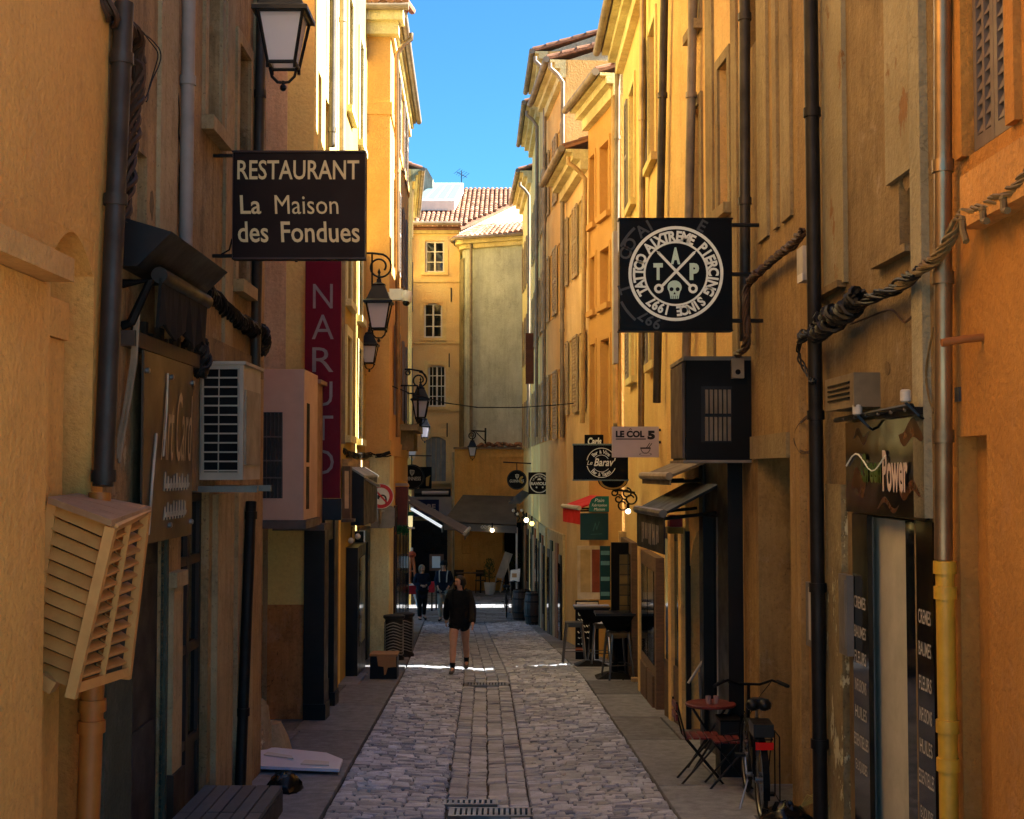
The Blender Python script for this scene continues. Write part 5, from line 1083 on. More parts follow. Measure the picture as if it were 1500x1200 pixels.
yA, yB = 9.0, 10.85; xl_, xr_ = -2.42, -1.8
for k in range(6):
    for y0, y1 in ((yA, 10.0), (10.012, yB)):
        x0 = xl_ + (xr_ - xl_) * k / 6; q = MB(); q.box(x0 + .006, x0 + (xr_ - xl_) / 6 - .006, y0, y1, zt - .03, zt + R() * .004); q.build('slat', GW, t)
for y in (yA + .1, yB - .16): q = MB(); q.box(xl_ + .03, xr_ - .03, y, y + .06, gz(y) - .02, zt - .032); q.build('leg', M('bench_leg', '#26221f', .6), t)
q = MB(); q.box(xr_ - .03, xr_, yA, yB, zt - .2, zt - .033); q.build('apron', MC['bench_leg'], t)
# ================================================================ THINGS ON THE RIGHT
# --- square black logo sign
F_ = Flat(13.0); WLOGO = M('logo_white', '#dfe6dc', .4, var=.03); GLOGO = M('logo_grey', '#3d3d3c', .4, var=.03); MINT = M('logo_mint', '#b9d3c4', .4, var=.03)
t = thing('logo_sign', 'large square black hanging sign with a round white logo and skull', 'sign', P(990, 484, 13.1))
q = MB(); F_.plate(q, 908, 320, 1072, 484, .14); q.build('panel', M('sign_black_gloss', '#090909', .4, var=.1, spec=.1), t)
q = MB(); F_.plate(q, 906, 319, 1074, 321.2, .16); F_.plate(q, 906, 483, 1074, 485, .16); q.build('rim', IRON, t, kind='stuff')
cx, cy = 990, 401; q = MB(); F_.ring(q, cx, cy, 65, 69.5, .005, n=64); q.build('outer_ring', WLOGO, t); q = MB(); F_.ring(q, cx, cy, 44.5, 47.5, .005, n=56); q.build('inner_ring', WLOGO, t)
q = MB(); F_.arc(q, 'TATTOO AIXTREME PIERCING', cx, cy, 56, -118, 118, 15, bold=.045, wf=.85); q.build('lettering', WLOGO, t)
q = MB(); F_.arc(q, 'SINCE 1997', cx, cy, 56, 138, 222, 14, bold=.045, wf=.85); q.build('lettering', WLOGO, t)
inside = lambda p: F_.p(911, 0).x < p.x < F_.p(1069, 0).x and F_.p(0, 478).z < p.z < F_.p(0, 327).z
q = MB(); F_.arc(q, 'TATTOO AIXTREME', cx, cy - 2, 80, -108, 30, 18, bold=.02, keep=inside, lift=.002); F_.arc(q, '1997', cx, cy, 80, 192, 218, 16, bold=.02, keep=inside, lift=.002); q.build('ghost_lettering', GLOGO, t, kind='stuff')
q = MB(); F_.ring(q, 990, 401, 88, 92, .002, 221, 243, 10); F_.ring(q, 990, 401, 88, 92, .002, 296, 318, 10); q.build('ghost_ring', GLOGO, t, kind='stuff')
for ch_, x, y in (('A', 989.5, 375), ('T', 964, 398), ('P', 1017, 398)): F_.text(ch_, MINT, t, x, y, 14, 25, bold=.06)
q = MB(); F_.line(q, (964, 370), (1012, 420), 4, .006); F_.line(q, (1017, 370), (969, 420), 4, .0065); F_.poly(q, [(961, 367), (967, 370), (964, 373)], .006); F_.poly(q, [(1020, 367), (1017, 373), (1014, 370)], .006)
for x in (965, 1015): F_.ring(q, x, 423, 3.2, 7, .007, n=20)
q.build('crossed_tools', WLOGO, t)
sk = [(988 + 10.5 * math.sin(a), 421 - 10 * math.cos(a)) for a in [i * math.pi / 10 for i in range(-7, 8)]]; q = MB(); F_.poly(q, sk + [(995, 432), (994, 438), (982, 438), (981, 432)], .008); q.build('skull', MINT, t)
q = MB(); F_.ring(q, 983.5, 424, 0, 3, .011, n=12); F_.ring(q, 992.5, 424, 0, 3, .011, n=12); F_.poly(q, [(988, 428), (990, 431.5), (986, 431.5)], .011)
for k in range(4): F_.line(q, (984 + k * 2.7, 433.5), (984 + k * 2.7, 438), .8, .011)
q.build('skull_sockets', BLACK, t)
q = MB(); a = P(1072, 330, 13.07); q.tube([a, R3.pt(R3.at_y(13.07), a.z, 0)], .02, 6); a = P(1072, 402, 13.07); q.tube([a, R3.pt(R3.at_y(13.07), a.z, 0)], .02, 6); a = P(1072, 470, 13.07); q.tube([a, R3.pt(R3.at_y(13.07), a.z, 0)], .02, 6); q.build('bracket', IRON, t, kind='stuff')
t = thing('banner_edge', 'thin white perforated banner edge behind the round logo sign', 'banner', P(904, 440, 20)); q = MB(); a, b = P(899, 532, 20), P(905, 338, 20); q.box(a.x, b.x, 20, 20.3, a.z, b.z); q.build('strip', OFFW, t)
# --- black air conditioner housing
F_ = Flat(13.7); t = thing('black_air_conditioner_box', 'black box housing on the wall with a vented window below the logo sign', 'air conditioner', P(1050, 674, 14))
AB = M('box_black', '#131110', .5, var=.12, scale=2, spec=.12); q = MB(); F_.plate(q, 1005, 528, 1106, 674, 1.1); q.build('casing', AB, t)
a, b = F_.p(1005, 674), F_.p(1005, 528); q = MB(); q.box(a.x - .03, a.x - .004, 13.75, 14.75, a.z + .02, b.z - .02); q.build('side_panel', M('side_brown', '#5c4c40', .5), t)
q = MB(); F_.plate(q, 1001, 522, 1108, 528, 1.15); F_.plate(q, 1001, 674, 1108, 678, 1.15); q.build('trim', M('trim_grey', '#7d7468', .5), t, kind='stuff')
q = MB(); F_.rect(q, 1027, 566, 1072, 648, .004); q.build('vent_frame', M('vent_black', '#141211', .5), t)
for r_ in range(2):
    for i in range(6):
        x = 1033 + i * 6.6; y = 571 + r_ * 40; q = MB(); a, b = F_.p(x, y + 35), F_.p(x + 4.4, y); q.hexa([(a.x, 13.66, a.z), (b.x, 13.69, a.z), (b.x, 13.7, a.z), (a.x, 13.7, a.z), (a.x, 13.66, b.z), (b.x, 13.69, b.z), (b.x, 13.7, b.z), (a.x, 13.7, b.z)]); q.build('vent_slat', M('vent_cream', '#a89a84', .5), t)
t = thing('junction_box', 'beige junction box on the corner of the black housing', 'junction box', P(1081, 552, 13.6)); F_ = Flat(13.6); q = MB(); F_.plate(q, 1073, 525, 1090, 554, .08); q.build('box', M('beige_box', '#9b8b72', .5), t); q = MB(); F_.ring(q, 1081, 545, 0, 4, .005, n=14); q.build('hole', BLACK, t)
# --- LE COL 5, Le Barav, Carls
F_ = Flat(19.2); t = thing('cafe_sign', 'pale grey hanging sign with black letters LE COL 5 and a noodle bowl', 'sign', P(931, 670, 19.25))
q = MB(); F_.plate(q, 897, 625, 965, 670, .1); q.build('panel', M('sign_pale', '#b9aeae', .45, var=.05), t)
BL = M('print_black', '#1a1718', .5); F_.text('LE COL', BL, t, 923, 636, 42, 10, bold=.05); F_.text('5', BL, t, 954, 637.5, 11, 13, bold=.07); q = MB(); F_.rect(q, 902, 642.5, 946, 644); F_.poly(q, [(921, 629), (923.5, 627.5), (926, 629), (925, 629.6), (923.5, 628.6), (922, 629.6)]); q.build('rule', BL, t)
q = MB(); bw = [(938, 656), (953, 656), (951, 661), (948, 664), (943, 664), (940, 661)]
for a, b in zip(bw, bw[1:] + bw[:1]): F_.line(q, a, b, .9)
F_.ring(q, 945.5, 665.5, 8, 9, .004, n=24, sy=.25); F_.line(q, (947, 656), (952, 649), 1); F_.line(q, (950, 656), (955, 649.5), 1); F_.rect(q, 939, 656, 952, 657.6); q.build('bowl_mark', BL, t)
q = MB(); a = P(965, 648, 19.25); q.tube([a, R5.pt(R5.at_y(19.25), a.z, 0)], .02, 6); a = P(965, 630, 19.25); q.tube([a, R5.pt(R5.at_y(19.25), a.z, 0)], .02, 6); q.build('bracket', IRON, t, kind='stuff')
F_ = Flat(21.5); t = thing('wine_bar_sign', 'black hanging wine bar sign with a round script logo', 'sign', P(880, 705, 21.55))
q = MB(); F_.plate(q, 840, 652, 920, 703, .12); q.build('panel', M('sign_black_gloss2', '#0a0a0b', .4, spec=.1), t); q = MB(); F_.plate(q, 839, 650, 921, 653, .14); F_.plate(q, 839, 702, 921, 704.5, .14); q.build('rim', M('rim_mint', '#7d928f', .4), t, kind='stuff')
q = MB(); F_.ring(q, 881, 678, 21, 22, .004, -80, 50, 24); F_.ring(q, 881, 678, 21, 22, .004, 112, 258, 24); F_.ring(q, 881, 678, 11, 11.7, .004, -55, 60, 16); F_.ring(q, 881, 678, 13, 13.7, .004, 130, 235, 16); q.build('ring', WLOGO, t)
F_.text('Barav\'', WLOGO, t, 886, 677, 32, 12, bold=.02, shear=.3); F_.text('Le', WLOGO, t, 864, 678, 8, 6, shear=.3)
q = MB(); F_.arc(q, 'Bar à Vins', 881, 678, 16.5, -45, 45, 5.5, bold=.02); q.build('lettering', WLOGO, t); q = MB(); F_.arc(q, 'Bar à Tapas', 881, 678, 17, 225, 138, 5.5, bold=.02, inward=True); q.build('lettering', WLOGO, t)
t = thing('oval_beer_sign', 'dark oval beer sign with a yellow rim under the wine bar sign', 'sign', P(897, 716, 22)); F_ = Flat(22); q = MB(); q.prism([F_.p(898 + 22 * math.cos(a_ * math.pi / 12), 703 + 15 * math.sin(a_ * math.pi / 12)) for a_ in range(24)], (0, .1, 0)); q.build('panel', BLACK, t); q = MB(); F_.ring(q, 898, 703, 17, 20.5, .004, 90, 270, 24, sy=.68); q.build('rim', M('rim_yellow', '#b08a34', .4), t)
F_ = Flat(24.0); t = thing('beer_box_sign', 'small black sign with white letters Carls above the wine bar sign', 'sign', P(872, 655, 24)); q = MB(); F_.plate(q, 857, 637, 884, 655, .2); q.build('panel', BLACK, t); F_.text('Carls', WLOGO, t, 871, 646.5, 20, 11, bold=.04, shear=.15)
t, F_ = round_beer('round black beer sign on the right beside the square black ravioli sign', 757, 703, 14.5, 41); q = MB(); q.tube([P(737, 677, 41), P(778, 679, 41)], .02, 5); q.tube([P(757, 677, 41), P(757, 690, 41)], .015, 5); q.build('bracket', IRON, t); q = MB(); F_.ring(q, 766, 703, 2.5, 5.5, .006, 180, 360, 10); q.build('gold_glass', M('gold_mark', '#b08a3a', .4), t)
F_ = Flat(37); t = thing('ravioli_sign', 'small square black sign with a round white badge reading RAVIOLIS', 'sign', P(790, 724, 37.05)); q = MB(); F_.plate(q, 774, 692, 806, 724, .12); q.build('panel', BLACK, t)
q = MB(); F_.ring(q, 790, 708, 13, 14.4, .004, n=36); F_.ring(q, 790, 703.5, 0, 3, .004, -90, 90, 10); F_.ring(q, 786, 714, 0, 1.3, .004, n=8); F_.ring(q, 795, 714, 0, 1.3, .004, n=8); q.build('badge', WLOGO, t); F_.text('RAVIOLIS', WLOGO, t, 790, 708.5, 25, 4.6, bold=.05)
q = MB(); F_.arc(q, 'LA MAISON DES', 790, 708, 10.3, -62, 62, 2.6, bold=.02); q.build('lettering', WLOGO, t); q = MB(); q.tube([P(806, 697, 37.06), P(822, 697, 37.06)], .02, 5); q.build('bracket', IRON, t)
# --- canopies and green signs
def canopy(name, label, F, ya, yb, zt, out, drop, m, val=.22, vm=None, bar=None):
    t = thing(name, label, 'awning', F.pt(F.at_y((ya + yb) / 2), zt, out / 2)); u0, u1 = sorted((F.at_y(ya), F.at_y(yb)))
    q = MB(); q.hexa([F.pt(u0, zt - .03, 0), F.pt(u1, zt - .03, 0), F.pt(u1, zt - drop - .03, out), F.pt(u0, zt - drop - .03, out), F.pt(u0, zt, 0), F.pt(u1, zt, 0), F.pt(u1, zt - drop, out), F.pt(u0, zt - drop, out)]); q.build('cloth', m, t)
    q = MB(); q.tube([F.pt(u0, zt - drop - .02, out + .03), F.pt(u1, zt - drop - .02, out + .03)], .045, 8); q.build('front_bar', bar or OFFW, t)
    q = MB(); F.box(q, u0, u1, zt - drop - .06 - val, zt - drop - .06, out + .01, out + .025); q.build('valance', vm or m, t)
    q = MB()
    for u in (u0 + .15, u1 - .15): q.tube([F.pt(u, zt - drop * .6 - .15, .02), F.pt(u, zt - drop - .08, out)], .02, 6)
    q.build('arm', IRON, t, kind='stuff'); return t
REDC = M('red_cloth', '#c3201f', .8, var=.08); canopy('red_awning', 'red shop awning with a plain red valance on the right', R6, 26.7, 28.3, -.5, .55, .2, REDC, .28)
BKC = M('black_cloth', '#17181b', .6, var=.15); t = canopy('black_awning', 'black awning with a lettered valance at the honey house', R4, 14.8, 16.6, -.08, .7, .36, BKC, .4, bar=M('bar_grey', '#6d6a66', .4, .4))
a = R4.pt(R4.at_y(17.2), -.78, .93); q = MB()
for k in range(5):
    for e in (0, .1): u_ = R4.at_y(15.7) + .5 - k * .24 - e; R4.box(q, u_ - .025, u_ + .025, -.84 + R() * .06, -.6, .726, .73)
    u_ = R4.at_y(15.7) + .45 - k * .24; R4.box(q, u_ - .05, u_ + .05, -.75 + R() * .1, -.7 + R() * .05, .726, .731)
q.build('valance_print', M('valance_letters', '#8d8378', .6), t, kind='stuff')
canopy('grey_awning', 'short beige grey awning roll above the black awning', R4, 15.5, 17.4, .16, .5, .2, M('beige_cloth', '#7d705f', .8), .06, bar=M('bar_beige', '#a89a83', .5))
t = thing('red_lantern_box', 'red and gold fringed box beneath the black awning', 'lantern', P(990, 770, 16.2)); F_ = Flat(16.2); q = MB(); F_.plate(q, 981, 755, 1000, 772, .25); q.build('red_box', M('red_paint', '#b01b16', .5), t); q = MB(); F_.plate(q, 979, 772.5, 1001, 782, .27); q.build('gold_band', M('gold_band', '#a8842a', .5), t)
GRN = M('green_sign', '#17685a', .45, var=.08); DGRN = M('dark_green', '#0f3b35', .4, var=.1)
F_ = Flat(24.6); t = thing('bread_sign', 'small rounded green hanging sign with white handwriting', 'sign', P(877, 752, 24.6)); q = MB(); q.prism([F_.p(x, y) for x, y in ((863, 750), (892, 750), (892, 727), (874, 727), (866, 732), (863, 740))], (0, .06, 0)); q.build('panel', GRN, t)
for s_, y, w_, h_ in (('Pain', 733, 14, 5), ('Fabrication', 740, 22, 4), ('Maison', 746, 16, 4)): F_.text(s_, WLOGO, t, 878, y, w_, h_, shear=.25)
t = thing('menu_sign', 'dark green square menu board hanging under the small green sign', 'sign', P(870, 790, 25)); F_ = Flat(25); q = MB(); F_.plate(q, 850, 752, 891, 791, .06); q.build('panel', DGRN, t); q = MB(); F_.line(q, (869, 778), (872, 766), 1.2); F_.line(q, (872, 766), (874, 776), 1.2); F_.line(q, (874, 776), (878, 764), 1.2); F_.line(q, (865, 783), (882, 782), .8); q.build('mark', M('faint_green', '#4c7a70', .5), t)
t = thing('menu_strip', 'tall narrow green price board below the square menu board', 'sign', P(886, 880, 24.4)); F_ = Flat(24.4); q = MB(); F_.plate(q, 879, 800, 894, 879, .05); q.build('panel', DGRN, t)
for y in (807, 822, 845, 867): q = MB(); F_.rect(q, 880, y, 893, y + 6, .004); q.build('strip', M('strip_green', '#6f9f9a', .5), t)
t = thing('cream_door', 'cream framed door with a rust red panel behind the high tables', 'door', P(862, 880, 25.6)); F_ = Flat(25.61); CRD = M('cream_frame', '#c4b08a', .5)
q = MB(); F_.plate(q, 846, 800, 850, 878, .08); F_.plate(q, 850, 800, 880, 805, .08); F_.plate(q, 850, 868, 880, 878, .08); F_.plate(q, 865, 805, 867, 868, .08); q.build('frame', CRD, t, kind='stuff'); q = MB(); F_.plate(q, 850.2, 805.2, 864.8, 867.8, .05); q.build('pane', M('straw_panel', '#b79a60', .5), t); q = MB(); F_.plate(q, 867.2, 805.2, 880, 867.8, .05); q.build('panel', M('rust_panel', '#7d3c20', .6), t)
t = thing('black_display_case', 'tall black display board with a yellow tiled inset beside the bar stools', 'display board', G(914, 990)); F_ = Flat(worldloc(t).y); q = MB(); F_.plate(q, 896, 795, 933, 990, .12); q.build('case', BLACK, t); q = MB(); F_.rect(q, 907, 812, 931, 918, .004); q.build('back', M('olive_back', '#4a3f1c', .5), t)
for r_ in range(7):
    for c_ in range(2): q = MB(); a, b = F_.p(908 + c_ * 12, 826 + r_ * 15), F_.p(918.8 + c_ * 12, 813 + r_ * 15); q.box(a.x, b.x, F_.d - .02, F_.d - .005, a.z, b.z); q.build('tile', M('ochre_tile', '#7a6226', .4, piece=.3), t)
for i, (x, y, d, m, lab) in enumerate(((920, 749, 22.5, LAMPW, 'lit white bulb below the wine bar sign'), (771, 762, 40.5, LAMPW, 'lit white bulb beside the round beer sign on the right'), (779, 767, 40.5, LAMPY, 'lit yellow bulb beside the white one over the barrels'), (721, 777, 48.7, LAMPW, 'small lit bulb hanging under the grey awning at the street end'))):
    t = thing('lit_bulb', lab, 'lamp', P(x, y, d)); q = MB(); q.ball(P(x, y, d), .045 if d < 30 else .07, 10); q.build('bulb', m, t, smooth=True); q = MB(); q.tube([P(x, y - 3, d), P(x, y - 11, d)], .025, 6); q.build('socket', BLACK, t)
t = thing('slate_canopy', 'small brown sloping canopy under the round beer sign on the right', 'canopy', P(756, 735, 41.5)); MB().prism([P(745, 735, 41.2), P(762, 736, 41.2), P(776, 722, 41.8), P(765, 718, 41.8)], (0, .5, -.06)).build('board', wood('canopy_wood', '#4c4036', '#352c25', (1, 1, 1)), t)
t = thing('hanging_baskets', 'dark cluster of lanterns and iron scrolls under the brown canopy', 'lanterns', P(760, 755, 41)); q = MB()
for k in range(9):
    x, y = 748 + R() * 22, 742 + R() * 18; q.tube([P(x, y, 41), P(x + 2, y + 6, 41), P(x - 1, y + 10, 41)], .02, 5)
q.build('ironwork', IRON, t, kind='stuff')
for k in range(3): q = MB(); q.ball(P(752 + k * 6, 748 + (k % 2) * 5, 41), .05, 6); q.build('glass', OFFW, t)
t = thing('bracket_cluster', 'black iron scroll bracket and cables below the wine bar sign', 'bracket', P(905, 730, 22.3)); q = MB()
for k in range(5): q.tube(scroll(P(900 + k * 6, 722 + (k % 3) * 9, 22.3), .06 + R() * .05, 1, 1.2, 16), .014, 5)
q.tube([P(890, 715, 22.3), P(930, 722, 22.3)], .02, 5); q.build('scrolls', IRON, t, kind='stuff')
t = thing('rust_sign', 'narrow rust brown vertical sign high on the far right row', 'sign', P(776, 563, 43)); F_ = Flat(43); q = MB(); F_.plate(q, 770, 488, 782, 562, .25); q.build('panel', M('rust_panel2', '#6d3417', .6, var=.2), t)
# --- grey awning at the end, pots, tables
t = thing('terrace_awning', 'wide grey terrace awning in front of the yellow annex', 'awning', P(702, 770, 50))
a, b, c, d = P(678, 725, 51.58), P(757, 727, 51.58), P(757, 769, 48.8), P(649, 764, 48.8); GAW = M('grey_awning_cloth', '#56524f', .85, var=.12, scale=1.5)
MB().prism([a, b, c, d], (0, 0, -.04)).build('cloth', GAW, t); MB().prism([d, c, c - Vector((0, 0, .3)), d - Vector((0, 0, .3))], (0, .015, 0)).build('valance', GAW, t)
MB().prism([a, d, d - Vector((0, 0, .28)), a - Vector((0, 0, .1))], (.015, 0, 0)).build('side', GAW, t)
q = MB(); q.tube([c - Vector((0, -.05, .1)), Vector((c.x, c.y + .05, -4.5))], .04, 6); q.build('post', OFFW, t)
q = MB(); rd = Vector((0, -.03, -.15))
for k in range(4): q.tube(scroll(P(706 + k * 5, 772, 48.73), .06, 1 - 2 * (k % 2), 1.1, 12), .012, 4)
q.build('emblem', OFFW, t, kind='stuff')
LEAF = M('leaf_green', '#4c5c2a', .6, var=.3, piece=.3)
def shrub(name, label, base, pr, ph, h, w_, n, potm, cat='potted plant', group=None):
    t = thing(name, label, cat, base, group)
    q = MB(); q.lathe([(pr * .72, 0), (pr, ph), (pr, ph + .02), (pr * .85, ph + .02)], base, 4 if potm is WHITE else 12); q.build('pot', potm, t)
    q = MB(); q.tube([base + Vector((0, 0, ph)), base + Vector((.02, 0, ph + h * .7))], .012, 5)
    for k in range(6): a = R() * 6.28; q.tube([base + Vector((0, 0, ph)), base + Vector((math.cos(a) * w_ * .5, math.sin(a) * w_ * .5, ph + h * (.5 + R() * .4)))], .008, 4)
    q.build('stem', M('stem_brown', '#4b3b26', .8), t, kind='stuff'); q = MB()
    for k in range(n):
        a, rr, z = R() * 6.28, math.sqrt(R()) * w_, ph + h * (.15 + .85 * R()); c = base + Vector((math.cos(a) * rr * (1.1 - .5 * (z - ph) / h), math.sin(a) * rr, z)); v = Vector((R() - .5, R() - .5, R() * .9)).normalized() * (.05 + R() * .05); s = v.cross(Vector((R() - .5, R() - .5, R() - .5))).normalized() * .018
        q.add([c, c + v * .5 - s, c + v, c + v * .5 + s], [(0, 1, 2, 3)])
    q.build('leaves', LEAF, t, kind='stuff'); return t
shrub('potted_plant', 'leafy plant in a square white pot under the grey awning', G(717, 871), .2, .42, .85, .26, 260, WHITE)
shrub('potted_plant', 'round green bush behind the white easel board', G(755, 866), .2, .5, .9, .3, 260, M('dark_pot', '#2a2725', .7))
shrub('potted_plant', 'dark little plant in a pot at the foot of the cream shop panel', G(993, 1046) + Vector((0, 0, 0)), .1, .3, .45, .13, 90, MC['dark_pot'])
def chair_simple(o, rz, t):
    m = MB()
    for x in (-.18, .18):
        for y in (-.18, .18): m.tube([o + Vector((x, y, 0)), o + Vector((x * .9, y * .9, .45 if y < 0 else .85))], .016, 5)
    m.box(o.x - .2, o.x + .2, o.y - .2, o.y + .2, o.z + .44, o.z + .47); m.box(o.x - .18, o.x + .18, o.y + .16, o.y + .18, o.z + .62, o.z + .84); return m
for i, (px, py, lab) in enumerate(((672, 869, 'dark cafe chair at the left of the terrace table under the grey awning'), (704, 869, 'dark cafe chair at the right of the terrace table under the grey awning'))):
    o = G(px, py); t = thing('cafe_chair', lab, 'chair', o, 'terrace chairs under the grey awning'); m = DKWOOD
    for x in (-.18, .18):
        for y in (-.18, .18): MB().tube([o + Vector((x, y, 0)), o + Vector((x * .9, y * .9, .45 if y < 0 else .85))], .018, 5).build('leg', m, t)
    MB().box(o.x - .2, o.x + .2, o.y - .2, o.y + .2, o.z + .452, o.z + .48).build('seat', m, t); MB().box(o.x - .18, o.x + .18, o.y + .15, o.y + .172, o.z + .6, o.z + .84).build('backrest', m, t)
o = G(688, 869); t = thing('cafe_table', 'dark cafe table between two chairs under the grey awning', 'table', o); MB().box(o.x - .5, o.x + .5, o.y - .3, o.y + .3, o.z + .73, o.z + .76).build('tabletop', wood('table_wood', '#5a4430', '#42301f'), t)
for x in (-.4, .4): MB().tube([o + Vector((x, 0, 0)), o + Vector((x, 0, .73))], .03, 6).build('leg', IRON, t)
t = thing('easel_board', 'leaning white easel board behind the parked bicycle', 'easel', G(735, 868)); o = worldloc(t); F_ = Flat(o.y); EZ = M('easel_white', '#d6cfc4', .5)
MB().prism([F_.p(x, y) for x, y in ((726, 846), (738, 848), (751, 812), (740, 808))], (0, .05, 0)).build('panel', EZ, t)
for a, b in (((727, 846), (723, 874)), ((737, 846), (731, 876)), ((744, 820), (748, 868))): MB().tube([F_.p(*a), F_.p(*b)], .03, 6).build('leg', EZ, t)
t = thing('white_crate', 'white crate on a stand to the right of the easel board', 'crate', G(755, 880)); o = worldloc(t); F_ = Flat(o.y); MB().prism([F_.p(x, y) for x, y in ((747, 852), (761, 852), (762, 834), (748, 836))], (0, .35, 0)).build('body', EZ, t); MB().prism([F_.p(x, y, .005) for x, y in ((750, 846), (757, 846), (757, 840), (750, 840))], (0, .003, 0)).build('print', CARD, t)
for x in (749, 760): MB().tube([F_.p(x, 852) + Vector((0, .1, 0)), F_.p(x, 880) + Vector((0, .1, 0))], .02, 5).build('leg', IRON, t)
# --- barrels
BRW = wood('barrel_wood', '#3a2417', '#26170f', (1, 1, 4), .55, .3)
for i, (px, py, lab) in enumerate(((764, 910, 'dark wooden barrel behind the nearer one on the right'), (783, 916, 'nearest dark wooden barrel standing by the cream wall'))):
    o = G(px, py) + Vector((0, .3, 0)); t = thing('barrel', lab, 'barrel', o, 'wine barrels by the right wall'); n = 16; pf = [(.24, 0), (.29, .22), (.31, .45), (.29, .68), (.24, .92)]
    for k in range(n):
        a0, a1 = 2 * math.pi * k / n + .012, 2 * math.pi * (k + 1) / n - .012; q = MB(); vs = []
        for r_, h_ in pf: vs += [o + Vector((math.cos(a_) * r_, math.sin(a_) * r_, h_)) for a_ in (a0, a1)]
        q.add(vs, [(j * 2, j * 2 + 1, j * 2 + 3, j * 2 + 2) for j in range(4)]); q.build('stave', BRW, t)
    q = MB(); q.lathe([(.225, .05), (.225, .89)], o, 16); q.build('head', BRW, t)
    for h_, r_ in ((.06, .258), (.25, .3), (.66, .3), (.86, .258)): q = MB(); q.lathe([(r_, h_ - .025), (r_ + .004, h_), (r_, h_ + .025)], o, 24); q.build('hoop', M('hoop_iron', '#2b2725', .5, .5), t)
